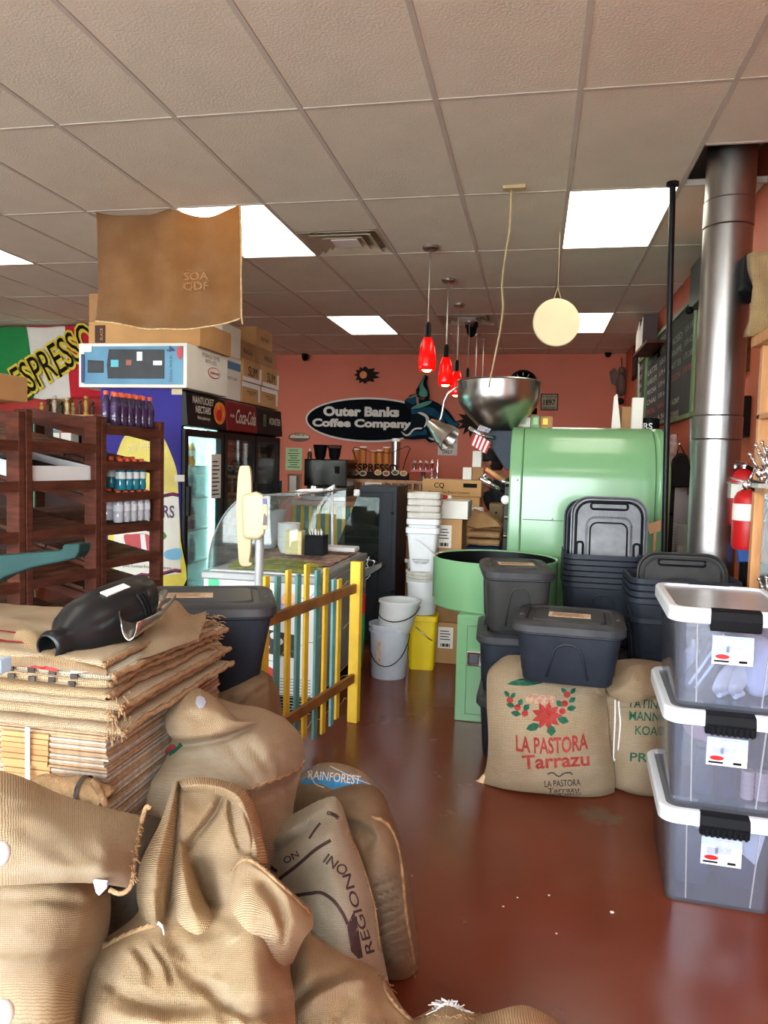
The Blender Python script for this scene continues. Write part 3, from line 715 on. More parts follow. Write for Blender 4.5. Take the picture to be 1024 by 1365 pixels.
# ================================================================ flag on the partition
M_fg = pm('flag_green', (20, 128, 62), .8, var=.06, scale=3); M_fw = pm('flag_white', (226, 220, 212), .8, var=.03); M_fr = pm('flag_red', (196, 20, 40), .8, var=.05)
FY = 8.55
t = thing('espresso_flag', 'green white and red flag lettered ESPRESSO hung below the ceiling', 'flag', at(60, 530, Y=FY))
for nm, mt, pts in (('green_band', M_fg, [[(-60, 436), (-20, 437), (20, 437), (39, 437)], [(-58, 490), (-20, 488), (15, 482), (43, 478)], [(-56, 545), (-20, 542), (15, 536), (47, 531)]]),
                    ('white_band', M_fw, [[(39, 437), (60, 437), (80, 436), (91, 436)], [(43, 478), (60, 480), (80, 480), (95, 478)], [(47, 531), (62, 533), (82, 533), (98, 531)]]),
                    ('red_band', M_fr, [[(91, 436), (115, 437), (130, 438), (150, 439)], [(95, 478), (115, 476), (132, 475), (152, 474)], [(98, 531), (118, 531), (135, 530), (156, 528)]])):
    G = patch([opx(r, FY) for r in pts], 20, 24)
    for j, r in enumerate(G):
        for i, p in enumerate(r): p.y += .03*math.sin(p.x*7+j*.08)-.05; p.z -= .0
    MB().grid(G).build(nm, mt, t, smooth=True, solid=.004)
M_fy = pm('flag_yellow', (226, 200, 60), .7)
dirv = (at(103, 458, Y=FY)-at(18, 512, Y=FY)).normalized(); upv = Vector((-dirv.z, 0, dirv.x))
cpos = at(72, 480, Y=FY-.09)
for mt, bo, li in ((M_fy, .075, 0), (M_ink, .0, .008)):
    lettering('lettering', 'ESPRESSO', mt, t, cpos, dirv, upv, w=1.22+bo*.6, h=.40+bo*.9, bold=bo, lift=li, shear=.0)

# ================================================================ drinks fridges
FXR, FXL = -2.69, -3.42
FT = 1.975
M_blue = pm('deep_blue_wrap', (40, 28, 130), .5, var=.05, scale=2, spec=.2)
M_fridge = pm('fridge_black', (18, 18, 20), .4, var=.1, spec=.2)
M_inw = pm('fridge_interior', (225, 240, 238), .5, var=.02)
M_coke = pm('cola_red', (120, 22, 28), .45, var=.05, spec=.2)
M_strip = emit('fridge_lamp', (200, 250, 245), 20.0)
M_bottle = clear('pet_clear', (225, 232, 236), .18, .1)
M_capO = pm('orange_cap', (235, 92, 40), .5); M_capW = pm('white_cap', (235, 235, 235), .5)
fy = [5.5, 6.28, 7.04, 7.78]
names = (('deep blue and black drinks fridge nearest the wooden racks', 'Nantucket'), ('middle drinks fridge with dark red cola header', 'Cola'), ('farthest black drinks fridge next to the back wall area', 'Energy'))
drink = {}
def bottle(kind, loc, label, group, h=.22, r=.034):
    key = (kind, h, r)
    if key not in drink:
        t = thing('drink_bottle', label, 'bottle', loc, group=group)
        col, cap = {'water': ((150, 190, 225), M_capW), 'teal': ((30, 130, 150), M_capO), 'purple': ((60, 46, 80), M_capO), 'clear': ((190, 192, 200), M_capO),
                    'juice': ((205, 130, 30), M_capW), 'berry': ((110, 40, 50), M_capW), 'tea': ((120, 62, 24), M_capW), 'blue': ((40, 120, 190), M_capW)}[kind]
        mb = MB().lathe([(r*.85, 0), (r, .012), (r, h*.22), (r*.93, h*.28), (r, h*.34), (r, h*.58), (r*.95, h*.66), (r*.5, h*.84), (r*.42, h*.88)], n=14)
        mb.build('bottle_body', pm('drink_'+kind, col, .12, var=.06, coat=.4), t, local=True, smooth='auto')
        MB().lathe([(r*.5, h*.88), (r*.5, h), (r*.4, h*1.01)], n=12).build('cap', cap, t, local=True)
        lbm = pm('label_'+kind, {'purple': (40, 38, 46), 'teal': (225, 235, 235), 'clear': (220, 222, 226)}.get(kind, (222, 214, 200)), .5)
        MB().lathe([(r*1.015, h*.36), (r*1.015, h*.57)], n=14, cap0=False, cap1=False).build('wrap', lbm, t, local=True, smooth=True)
        drink[key] = t; return t
    return dup(drink[key], loc, 0, label, group)
NUM = ('first', 'second', 'third', 'fourth', 'fifth', 'sixth', 'seventh', 'eighth', 'ninth')
for f in range(3):
    y0, y1 = fy[f]+.004, fy[f+1]-.004
    t = thing('drinks_fridge', names[f][0], 'fridge', ((FXL+FXR)/2, (y0+y1)/2, 0), group='drinks fridges')
    sidem = M_blue if f == 0 else M_fridge
    MB().box(FXL, FXR-.06, y0, y0+.03, .0, FT).build('side_panel', sidem, t)
    MB().box(FXL, FXR-.06, y1-.03, y1, .0, FT).build('side_panel', sidem, t)
    MB().box(FXL, FXL+.03, y0+.03, y1-.03, 0, FT).build('back_panel', M_inw if f == 0 else M_fridge, t)
    MB().box(FXL+.03, FXR-.06, y0+.03, y1-.03, FT-.28, FT).build('top_panel', M_fridge, t)
    MB().box(FXL+.03, FXR-.06, y0+.03, y1-.03, 0, .22).build('plinth', M_fridge, t)
    if f == 0:
        MB().box(FXR-.06, FXR-.035, y0, y0+.05, 0, FT).build('corner_trim', M_blue, t)
        for (ya, yb) in ((y0+.0305, y0+.036), (y1-.036, y1-.0305)): MB().box(FXL+.031, FXR-.062, ya, yb, .225, FT-.285).build('liner', M_inw, t)
    # header sign facing the aisle
    hd = MB()
    zz0, zz1 = FT-.29, FT-.005
    hd.loft([[(FXR-.06, y0, zz0), (FXR-.06, y1, zz0), (FXR-.06, y1, zz1), (FXR-.06, y0, zz1)], [(FXR+.02, y0+.01, zz0+.01), (FXR+.02, y1-.01, zz0+.01), (FXR+.0, y1-.01, zz1-.01), (FXR+.0, y0+.01, zz1-.01)]])
    hm = (M_fridge, M_coke, M_fridge)[f]
    h = hd.build('header_sign', hm, t, bevel=.006)
    UY = Vector((0, 1, 0)); ym = (y0+y1)/2
    if f == 0:
        lettering('lettering', 'NANTUCKET\nNECTARS', M_signw, t, (FXR+.018, y0+.28, zz0+.185), UY, UZ, w=.40, h=.13, bold=.02, lift=.004)
        lettering('lettering', 'We\'re juice guys', M_signw, t, (FXR+.022, y0+.28, zz0+.08), UY, UZ, w=.24, bold=.02, lift=.004)
        flat_poly(ellipse(.12, .095, 24), (FXR+.022, y0+.6, zz0+.145), UY, UZ, .0, .004).build('mango_emblem', pm('mango', (214, 60, 20), .5, rgb2=(235, 170, 60), scale=12), t)
        flat_poly([(x_*1.0-.02, z_-.02) for x_, z_ in ellipse(.06, .05, 20)], (FXR+.022, y0+.6, zz0+.145), UY, UZ, .004, .003).build('mango_emblem', M_red, t)
    elif f == 1:
        lettering('lettering', 'Coca-Cola', M_signw, t, (FXR+.018, ym+.06, zz0+.145), UY, UZ, w=.5, h=.13, bold=.015, lift=.004, shear=.25)
        lettering('lettering', 'drink', M_signw, t, (FXR+.018, y0+.1, zz0+.145), UY, UZ, w=.10, bold=.01, lift=.004)
    else:
        lettering('lettering', 'MONSTER', M_signw, t, (FXR+.018, ym+.1, zz0+.15), UY, UZ, w=.34, h=.07, bold=.01, lift=.004)
        for k_ in (-1, 0, 1): flat_poly([(-.008, .06), (.012, .065), (.004, -.06), (-.004, -.06)], (FXR+.018, ym-.2+k_*.03, zz0+.145), UY, UZ, .004, .003).build('claw_mark', pm('dull_green', (60, 90, 50), .5), t)
    # door: frame, glass, handle
    d0, d1 = y0+.012, y1-.012; zb, zt = .2, FT-.30
    dr = MB().box(FXR-.055, FXR-.005, d0, d0+.055, zb, zt).box(FXR-.055, FXR-.005, d1-.055, d1, zb, zt).box(FXR-.055, FXR-.005, d0+.055, d1-.055, zb, zb+.06).box(FXR-.055, FXR-.005, d0+.055, d1-.055, zt-.06, zt).build('door', M_fridge, t)
    MB().box(FXR-.034, FXR-.028, d0+.055, d1-.055, zb+.06, zt-.06).build('pane', M_glass, dr)
    MB().box(FXR-.005, FXR+.03, (d0+.006 if f == 0 else d1-.045), (d0+.045 if f == 0 else d1-.012), .98, 1.22).build('handle', M_fridge, dr, bevel=.008)
    if f == 0:
        MB().box(FXR-.10, FXR-.07, d1-.075, d1-.05, zb+.08, zt-.08).build('lamp_tube', M_strip, t); MB().box(FXL+.1, FXR-.12, y0+.12, y1-.12, FT-.295, FT-.285).build('lamp_panel', M_strip, t); MB().box(FXL+.031, FXL+.045, d0+.05, d0+.10, zb+.08, zt-.1).build('lamp_tube', M_strip, t)
        MB().box(FXR-.005, FXR-.003, d1-.26, d1-.06, 1.10, 1.48).build('notice_sheet', M_paper, t)
        for q in range(9):
            MB().box(FXR-.003, FXR-.0015, d1-.24, d1-.09-.02*(q % 3), 1.13+q*.035, 1.14+q*.035).build('print_line', M_ink, t)
    elif f == 1: MB().box(FXR-.085, FXR-.065, d1-.07, d1-.05, zb+.08, zt-.08).build('lamp_tube', emit('dim_lamp', (235, 240, 240), 1.0), t)
    for sh in range(5):
        zs = .30+.27*sh
        MB().box(FXL+.03, FXR-.09, y0+.03, y1-.03, zs-.012, zs).build('shelf', M_inw if f == 0 else M_steel, t)
        if sh == 0: continue
        kinds = (('juice', 'water', 'blue', 'water', 'juice'), ('berry', 'tea', 'berry', 'tea', 'berry'), ('tea', 'clear', 'clear', 'tea', 'tea'))[f]
        for q in range(4 if f == 0 else 5):
            yy = y0+.10+q*(.115 if f == 0 else .13)
            bottle(kinds[sh], (FXR-.15, yy, zs+.001), '%s bottle from the left on %s shelf up of the %s fridge' % (NUM[q].capitalize(), NUM[sh], ('lit blue sided', 'red header', 'far black')[f]), 'bottles in the fridges', .215)
    if f == 0: continue
# big bottle picture on the near blue side panel (printed vinyl on the fridge side)
fr0 = [o for o in bpy.data.objects if o.name == 'drinks_fridge'][0]
SY = fy[0]+.004
M_lem = pm('lemon_print', (226, 206, 40), .4, var=.12, scale=6); M_lab = pm('label_print', (228, 226, 210), .4, var=.03)
plate(smooth_loop([(170, 578), (195, 574), (215, 580), (228, 605), (236, 630), (238, 660), (241, 720), (243, 785), (150, 800), (150, 640), (158, 600)], 4), SY, .002).build('bottle_print', M_lem, fr0)
plate([(152, 660), (238, 656), (241, 765), (152, 772)], SY-.002, .0015).build('label_print', M_lab, fr0)
for (a, b_, c_, d_) in ((152, 664, 238, 659), (152, 772, 241, 760)):
    MB().tube([at(a+(c_-a)*k/12, b_+(d_-b_)*k/12+1.2*math.sin(k*2.2), Y=SY-.004) for k in range(13)], .016, 6).build('rope_print', pm('rope_print', (150, 50, 60), .5, rgb2=(60, 40, 90), scale=30), fr0)
plate(smooth_loop([(165, 715), (175, 712), (196, 712), (202, 720), (200, 735), (175, 738)], 4), SY-.004, .001).build('cranberry_print', M_red, fr0)
plate([(187, 712), (193, 712), (196, 735), (189, 736)], SY-.005, .001).build('highlight_print', M_white, fr0)
plate(smooth_loop([(203, 712), (216, 708), (222, 716), (208, 724)], 4), SY-.004, .001).build('leaf_print', pm('leaf_green', (40, 130, 50), .5), fr0)
plate(smooth_loop([(220, 735), (240, 731), (241, 745), (222, 745)], 4), SY-.004, .001).build('splash_print', pm('splash_blue', (110, 180, 215), .4), fr0)
lettering('lettering', 'NECTARS', pm('label_purple', (60, 24, 80), .5), fr0, at(200, 681, Y=SY-.004), UX, UZ, w=.42, h=.10, bold=.02)
lettering('lettering', 'SQUEEZED', pm('lemon_white', (235, 226, 150), .5), fr0, at(195, 600, Y=SY-.003), UX, UZ, w=.34, h=.07, bold=.01, arc=.03)
lettering('lettering', 'Juice Cocktail From Concentrate', M_ink, fr0, at(196, 756, Y=SY-.004), UX, UZ, w=.42, bold=.0)
plate([(233, 633), (246, 633), (246, 642), (233, 642)], SY, .003).build('sticker', M_paper, fr0)
plate([(229, 518), (243, 518), (243, 526), (229, 526)], SY, .003).build('sticker', M_cream, fr0)
fr1 = sorted((o for o in bpy.data.objects if o.name.startswith('drinks_fridge')), key=lambda o: o.location.y)

# ---- boxes on top of the fridges
def carton(x0, x1, y0, y1, z0, z1, mt, label, text=None, face='x', ink=None, tape=True, name='cardboard_box', tw=.6, th=None, group='cartons'):
    t = thing(name, label, 'box', ((x0+x1)/2, (y0+y1)/2, z0), group=group)
    MB().box(x0, x1, y0, y1, z0, z1).build('carton', mt, t, bevel=.004, seg=1)
    if tape: MB().box(x0+.01, x1-.01, (y0+y1)/2-.025, (y0+y1)/2+.025, z1, z1+.0015).build('tape', pm('packing_tape', (205, 180, 140), .3), t)
    if text:
        if face == 'x': lettering('lettering', text, ink or M_ink, t, (x1+.001, (y0+y1)/2, (z0+z1)/2), (0, 1, 0), UZ, w=(y1-y0)*tw, h=th, bold=.0)
        else: lettering('lettering', text, ink or M_ink, t, ((x0+x1)/2, y0-.001, (z0+z1)/2), UX, UZ, w=(x1-x0)*tw, h=th, bold=.0)
    return t
# tote multipack box with printed picture
hb0 = at(105, 518, Y=5.42); hb1 = at(249, 518, Y=5.42)
hx0, hx1 = hb0.x, hb1.x
hz0, hz1 = FT+.003, FT+.345
t = thing('tote_multipack_box', 'wide white and blue printed box for storage totes on the blue fridge', 'box', ((hx0+hx1)/2, 5.7, FT))
MB().box(hx0, hx1, 5.42, 6.2, hz0, hz1).build('carton', M_cardw, t, bevel=.006)
M_bluep = pm('blue_print', (96, 150, 178), .5, rgb2=(70, 124, 156), scale=3)
MB().box(hx0+.05, hx1-.03, 5.416, 5.42, hz0+.025, hz1-.025).build('picture_print', M_bluep, t)
dx = hx1-hx0
def hp(u, v): return Vector((hx0+dx*u, 5.414, hz0+(hz1-hz0)*v))
MB().loft([[hp(u, v) for u, v in ((.28, .2), (.80, .2), (.80, .85), (.29, .86), (.27, .5))], [hp(u, v)-Vector((0, .003, 0)) for u, v in ((.28, .2), (.80, .2), (.80, .85), (.29, .86), (.27, .5))]]).build('tote_print', pm('print_black', (36, 38, 44), .5, var=.3, scale=8), t)
MB().loft([[hp(u, v) for u, v in ((.09, .33), (.24, .33), (.24, .6), (.09, .62))], [hp(u, v)-Vector((0, .003, 0)) for u, v in ((.09, .33), (.24, .33), (.24, .6), (.09, .62))]]).build('tote_print', pm('print_black', (36, 38, 44)), t)
for (u0, u1, v0, v1, mt) in ((.31, .38, .46, .62, pm('print_cyan', (90, 190, 205), .5)), (.45, .50, .5, .62, pm('print_rust', (160, 90, 60), .5)), (.55, .60, .6, .8, M_white), (.70, .78, .5, .6, M_white), (.02, .13, .80, .94, M_white), (.03, .06, .1, .75, pm('print_navy', (40, 60, 110), .5))):
    a, b_ = hp(u0, v0), hp(u1, v1); MB().box(a.x, b_.x, a.y-.005, a.y-.002, a.z, b_.z).build('print_patch', mt, t)
lettering('lettering', '4', pm('print_navy', (30, 50, 100)), t, hp(.86, .86)-Vector((0, .003, 0)), Vector((0, 0, -1)), UX, h=.07, bold=.02)
lettering('lettering', '18 GAL TOTES', pm('print_navy', (30, 50, 100)), t, hp(.86, .42)-Vector((0, .003, 0)), Vector((0, 0, -1)), UX, w=.2, bold=.0)
flat_poly(ellipse(.022, .05, 20), hp(.94, .78), UX, UZ, .002, .003).build('logo_print', M_red, t)
flat_poly(ellipse(.035, .11, 20), (hx1, 5.82, (hz0+hz1)/2), (0, 0, 1), (0, -1, 0), .0, .002)
lettering('lettering', 'STORAGE TOTES\nWITH LIDS', M_inkbrown, t, (hx1+.001, 5.85, hz1-.07), (0, 1, 0), UZ, w=.34, bold=.0)
flat_poly(ellipse(.12, .045, 24), (hx1+.0, 5.92, hz0+.17), (0, 1, 0), UZ, .0, .002).build('logo_print', M_red, t)
flat_poly(ellipse(.11, .038, 24), (hx1+.002, 5.92, hz0+.17), (0, 1, 0), UZ, .0, .002).build('logo_print', M_cardw, t)
lettering('lettering', 'Rubbermaid', M_red, t, (hx1+.005, 5.92, hz0+.17), (0, 1, 0), UZ, w=.17, bold=.01)
# brown cartons above it
z2 = hz1+.002
p = at(118, 440, Y=5.6)
carton(p.x, hx1+.02, 5.6, 6.22, z2, z2+.20, M_card, 'long brown carton lying on the tote multipack box', None)
t2 = [o for o in bpy.data.objects if o.name.startswith('cardboard_box')][-1]
a = at(132, 440, Y=5.59); MB().box(a.x-.04, a.x+.05, 5.595, 5.6, z2+.03, z2+.17).build('print_patch', M_inkbrown, t2)
lettering('lettering', 'BLACK', M_card, t2, (a.x+.02, 5.594, z2+.1), Vector((0, 0, 1)), Vector((-1, 0, 0)), w=.1, bold=.01)
carton(p.x-.01, p.x+.5, 5.62, 6.15, z2+.204, z2+.43, M_card2, 'brown carton half hidden behind the hanging burlap', None)
# white pair
X1 = FXR-.02
carton(X1-.5, X1, 6.24, 6.68, FT+.002, FT+.38, M_cardw, 'lower white carton with blue print on the middle of the fridges', 'PLASTIC CUPS', 'x', tw=.5)
t2 = [o for o in bpy.data.objects if o.name.startswith('cardboard_box')][-1]
MB().box(X1, X1+.002, 6.27, 6.66, FT+.27, FT+.34).build('print_band', pm('print_blue', (50, 120, 165), .5), t2)
carton(X1-.5, X1, 6.24, 6.66, FT+.383, FT+.66, M_cardw, 'upper white carton stacked on the blue printed carton', None)
# brown, two columns
yy = ((6.71, 7.18), (7.22, 7.7))
lab = (('lowest', 'second', 'third', 'top'), ('lowest', 'second', 'third', 'top'))
for cidx, (ya, yb) in enumerate(yy):
    zz = FT+.002
    for lv in range(4):
        h = (.20, .20, .19, .2)[lv]
        off = (0, .01, -.04 if cidx else -.06, .02)[lv]
        if cidx == 0 and lv > 2: break
        carton(X1-.45+off, X1+off-(.1 if lv == 3 else 0), ya+(.05 if lv > 1 else 0), yb+(.03 if lv > 1 else 0), zz, zz+h, (M_card, M_card, M_card2, M_card)[lv],
               '%s brown carton in the %s column above the fridges' % (lab[cidx][lv], ('nearer', 'farther')[cidx]), ('HANDLE WITH CARE\nTHIS SIDE UP', 'SLIM', 'FRAGILE', 'KEEP DRY')[lv], 'x', tw=.5)
        if lv in (0, 1):
            t2 = [o for o in bpy.data.objects if o.name.startswith('cardboard_box')][-1]
            MB().box(X1+off, X1+off+.002, ya+.002, yb-.002, zz+h-.05 if lv == 0 else zz+.0, zz+h-.003 if lv == 0 else zz+.04).build('white_tape', M_white, t2)
            MB().box(X1+off, X1+off+.002, yb-.05, yb-.002, zz+.03, zz+h-.05).build('white_tape', M_white, t2)
        zz += h+.003

# ================================================================ wooden racks in front of the fridges
RA = .15                                       # racks stand slightly turned
def rack(loc, wid, depth, ztop, label, SHZ):
    t = thing('wooden_rack', label, 'rack', loc, -RA, group='wooden racks')
    pw, pd = .045, .085; y0, y1 = pw/2, wid-pw/2
    for (yy, xx) in ((y0, 0), (y1, 0), (y0, -depth+pd), (y1, -depth+pd)):
        MB().box(xx-pd, xx, yy-pw/2, yy+pw/2, 0, ztop).build('post', M_wood, t, local=True, bevel=.004, seg=1)
    for zf in SHZ:
        zb = zf+.10                                     # boards slope up towards the back
        a = Vector((-.025, 0, zf)); b_ = Vector((-depth+.03, 0, zb))
        MB().box(-.022, 0, y0+pw/2, y1-pw/2, zf-.04, zf+.012).build('shelf_lip', M_wood, t, local=True)
        for q in range(4):
            u0, u1 = q/4+.01, (q+1)/4-.01
            p0, p1 = a.lerp(b_, u0), a.lerp(b_, u1)
            m_ = (p0+p1)/2; d = (p1-p0)/2; nrm = Vector((d.z, 0, -d.x)).normalized()*.009
            MB().obox((m_.x, (y0+y1)/2, m_.z-.009), d, (0, (y1-y0)/2-pw/2, 0), nrm).build('board', M_woodtop, t, local=True)
        for yy in (y0, y1):
            MB().bar((-pd, yy, zf-.04), (-depth+pd, yy, zb-.05), .02, .05).build('side_rail', M_wood, t, local=True)
    for yy in (y0, y1): MB().bar((-pd, yy, ztop-.05), (-depth+pd, yy, ztop+.02), .022, .06).build('side_rail', M_wood, t, local=True)
    return t
SH1 = (.40, .62, .81, 1.01, 1.21, 1.40, 1.61); SH2 = (.50, .77, 1.03, 1.29, 1.50)
rdir = Vector((math.sin(RA), math.cos(RA), 0)); rback = Vector((-math.cos(RA), math.sin(RA), 0))
RO = Vector((-2.405, 4.62, 0))                  # far front corner of the row
L1 = RO-rdir*.60; L2 = L1-rdir*.565; L3 = L2-rdir*.6
r1_ = rack(L1, .60, .64, 1.675, 'dark slatted wooden rack holding the sports drinks beside the fridge', SH1)
r2_ = rack(L2, .56, .64, 1.675, 'dark slatted wooden rack holding the open white box', SH2)
r3_ = rack(L3, .595, .64, 1.66, 'dark wooden rack at the left picture edge', SH2)
def on_rack(L, y, x, zf, lift=.012):
    """point on the sloping board: y along the rack, x back from the lip"""
    return L+rdir*y+rback*x+Vector((0, 0, zf+(x-.025)*.10/.585+lift))
def tray_bottles(kind, zf, n, word, rows=2, y0=.07, sp=.066):
    for r_ in range(rows):
        for q in range(n):
            bottle(kind, on_rack(L1, y0+sp*q, .06+.07*r_, zf, .018), '%s %s sports drink from the left in the %s row of the drinks rack' % (NUM[q], word, ('front', 'back')[r_]), 'sports drinks on the rack', .195, .031)
tray_bottles('purple', 1.61, 6, 'dark purple', y0=.19)
tray_bottles('teal', 1.21, 4, 'teal', y0=.24)
tray_bottles('clear', 1.01, 5, 'clear', y0=.22)
# open white box on the rack
bx = thing('open_white_box', 'shallow open white box with dark goods on the middle rack', 'box', on_rack(L2, .27, .02, 1.22))
def tiltbox(xa, xb, ya, yb, h0, h1):
    P = [on_rack(L2, y, x, 1.0, .006+h) for h in (h0, h1) for (x, y) in ((xa, ya), (xb, ya), (xb, yb), (xa, yb))]
    return MB().add(P, [(0, 3, 2, 1), (4, 5, 6, 7), (0, 1, 5, 4), (1, 2, 6, 5), (2, 3, 7, 6), (3, 0, 4, 7)])
W0, W1, H0, H1 = .03, .46, .05, .51
BZ = 1.22
_on = on_rack
def on_rack(L, y, x, zf, lift=.012): return _on(L, y, x, zf+(.29 if zf == 1.0 else 0), lift)
tiltbox(W0, W1, H0, H1, .0, .008).build('bottom', M_white, bx)
for (xa, xb, ya, yb) in ((W0, W1, H0, H0+.008), (W0, W1, H1-.008, H1), (W0, W0+.008, H0, H1), (W1-.008, W1, H0, H1)): tiltbox(xa, xb, ya, yb, .008, .085).build('side', M_white, bx)
tiltbox(W0+.05, W1-.03, H0+.03, H1-.06, .008, .055).build('dark_goods', M_black, bx, bevel=.02)
# far-left shelf with figurines in front of the partition
SX0, SX1, sz0, sz1 = rect(40, 550, 150, 556, 7.7)
t = thing('figurine_shelf', 'long shelf of small gifts and ornaments below the flag', 'shelf', ((SX0+SX1)/2, 7.85, 0))
MB().box(SX0-1, SX1, 7.7, 8.05, sz0, sz0+.03).build('board', M_oak, t)
MB().box(SX0-1, SX1, 7.7, 8.05, sz0-.42, sz0-.39).build('board', M_wood, t)
for xx in (SX0-1, SX0-.1, SX1-.04): MB().box(xx, xx+.04, 7.72, 8.04, 0, sz0).build('upright', M_wood, t)
MB().box(SX0-1, SX1, 8.04, 8.06, .0, sz0).build('back_board', pm('dark_back', (52, 30, 24), .7), t)
figc = ((190, 160, 70), (60, 40, 30), (200, 190, 180), (40, 50, 45), (220, 200, 150), (150, 120, 80), (90, 60, 50))
for q in range(9):
    px = 56+q*8.4; p = at(px, 548, Y=7.85); h = .14+.09*((q*7) % 5)/4
    g = thing('figurine', 'small %s ornament, %s from the left below the flag' % (('gold', 'dark brown', 'pale grey', 'black', 'cream', 'tan', 'brown')[q % 7], NUM[q]), 'ornament', (p.x, p.y, sz0+.03), group='ornaments on the far shelf')
    mt = pm('fig_%d' % (q % 7), figc[q % 7], .5, var=.2, scale=30)
    if q == 2:
        MB().box(p.x-.10, p.x+.12, p.y+.04, p.y+.18, sz0+.03, sz0+.22).build('casket', pm('casket_gold', (150, 104, 40), .5), g)
    MB().lathe([(.03, 0), (.028, .03), (.018, .05), (.028, h*.6), (.015, h*.75)], (p.x, p.y, sz0+.03), 12).build('figure_body', mt, g, smooth=True)
    MB().ball((p.x, p.y, sz0+.03+h*.88), .024).build('figure_head', mt, g, smooth=True)
for q, (px, py, w_, h_) in enumerate(((75, 577, 8, 11), (88, 577, 13, 12), (119, 577, 12, 10))):
    x0, x1_, z0, z1 = rect(px-w_/2, py-h_/2, px+w_/2, py+h_/2, 7.75)
    o = thing('gift_box', '%s small pale carton on the dark shelf under the ornaments' % NUM[q], 'box', ((x0+x1_)/2, 7.85, sz0-.389), group='small gift boxes')
    MB().box(x0, x1_, 7.75, 7.9, sz0-.389, z1).build('carton', M_paper, o); MB().box(x0, x1_, 7.748, 7.75, (z0+z1)/2, z1-.01).build('print_patch', pm('print_slate', (120, 140, 150), .6) if q != 1 else M_red, o)
# red garland on the shelf
t = thing('red_ornament_row', 'red and white snowy ornament row left of the figurines', 'ornament', at(45, 553, Y=7.2))
for q in range(6):
    p = at(31+q*5, 553, Y=7.2); MB().ball(p, .05, sq=(1, 1, .7)).build('bauble', M_red, t, smooth=True); MB().ball(p+Vector((0, -.02, .02)), .03, sq=(1, 1, .5)).build('snow_cap', M_white, t, smooth=True)
p = at(45, 575, Y=7.2); MB().tube([p+Vector((0, 0, .12)), p+Vector((0, 0, -at(45, 575, Y=7.2).z))], .02).build('stand', pm('green_enamel', (30, 90, 50), .4), t)
MB().box(p.x-.12, p.x+.12, p.y-.1, p.y+.1, 0, .02).build('base', M_wood, t)
# carton at the far left
t = carton(at(-70, 560, Y=3.1).x, at(9, 560, Y=3.1).x, 2.95, 3.25, 1.69, 1.81, M_card, 'small brown carton on top of the leftmost rack', 'TEA', 'y', tw=.4)
# ================================================================ roaster
RY = 5.16
rx0, rx1, rzt = at(680, 650, Y=5.4).x, at(887, 650, Y=5.4).x, at(780, 567, Y=5.3).z
t = thing('coffee_roaster', 'large pale green coffee roaster with rounded hood and steel hopper', 'roaster', (.3, 5.2, 0))
def hood_prof(e=0.0, dy=0.0):
    pr = [(RY+dy, .70)]
    pr += [(RY+dy, 1.35)]
    for k in range(1, 11):
        a = math.radians(9*k); pr.append((RY+.42-.42*math.cos(a)+dy, 1.35+(rzt-1.35+e)*math.sin(a)))
    pr += [(RY+.70, rzt+e), (RY+.85, rzt-.12), (RY+.85, .70)]
    return pr
def hood(x0, x1, e=0, dy=0): return MB().prism(hood_prof(e, dy), 'x', x0, x1)
hood(rx0+.09, rx1-.10).build('hood', M_green, t, smooth='auto')
hood(rx0, rx0+.087, .0, -.0).build('end_band', M_green, t, bevel=.012, smooth='auto')
hood(rx1-.097, rx1, .0, -.0).build('end_band', M_green, t, bevel=.03, smooth='auto')
MB().box(rx0+.03, rx1-.03, RY+.02, RY+.83, .0, .70).build('base_cabinet', M_green, t)
# hood seam screws and panel lines
zz = at(740, 694, Y=RY).z
MB().box(rx0+.1, rx1-.11, RY-.002, RY, zz-.003, zz+.003).build('seam', pm('seam_dark', (70, 100, 70), .5), t)
for px, py in ((736, 692), (745, 742), (700, 742), (690, 640)):
    p = at(px, py, Y=RY); MB().lathe([(.007, 0), (.006, .004), (.001, .006)], p, 10, axis=(0, -1, 0)).build('screw', M_chrome, t)
MB().box(rx0+.10, rx0+.55, RY-.012, RY, .12, .86).build('front_panel', M_green, t, bevel=.006)
MB().box(rx0-.03, rx0, RY+.1, RY+.8, .1, 1.3).build('face_plate', M_blackm, t)
for py in (645, 668, 690, 715):
    p = at(679, py, Y=RY+.08); MB().lathe([(.014, 0), (.014, .025), (.006, .03)], (rx0, p.y, p.z), 10, axis=(-1, 0, 0)).build('bolt', M_chrome, t)
p = at(674, 666, Y=RY+.05)
MB().lathe([(.03, 0), (.03, .02), (.02, .03)], p, 16, axis=(0, -1, 0)).build('knob', M_white, t)
# sampling handles sticking out left
for (a, b_, r) in (((640, 637), (678, 660), .016), ((645, 633), (655, 641), .012)):
    MB().tube([at(*a, Y=RY+.05), at(*b_, Y=RY+.15)], r, 12).build('trier_handle', M_chrome, t, smooth=True)
MB().tube([at(648, 625, Y=RY+.15), at(672, 641, Y=RY+.2)], [.014, .02], 12).build('trier_handle', M_oak, t, smooth=True)
MB().tube([at(668, 640, Y=RY+.18), at(680, 646, Y=RY+.2)], .014, 12).build('trier_collar', M_chrome, t, smooth=True)
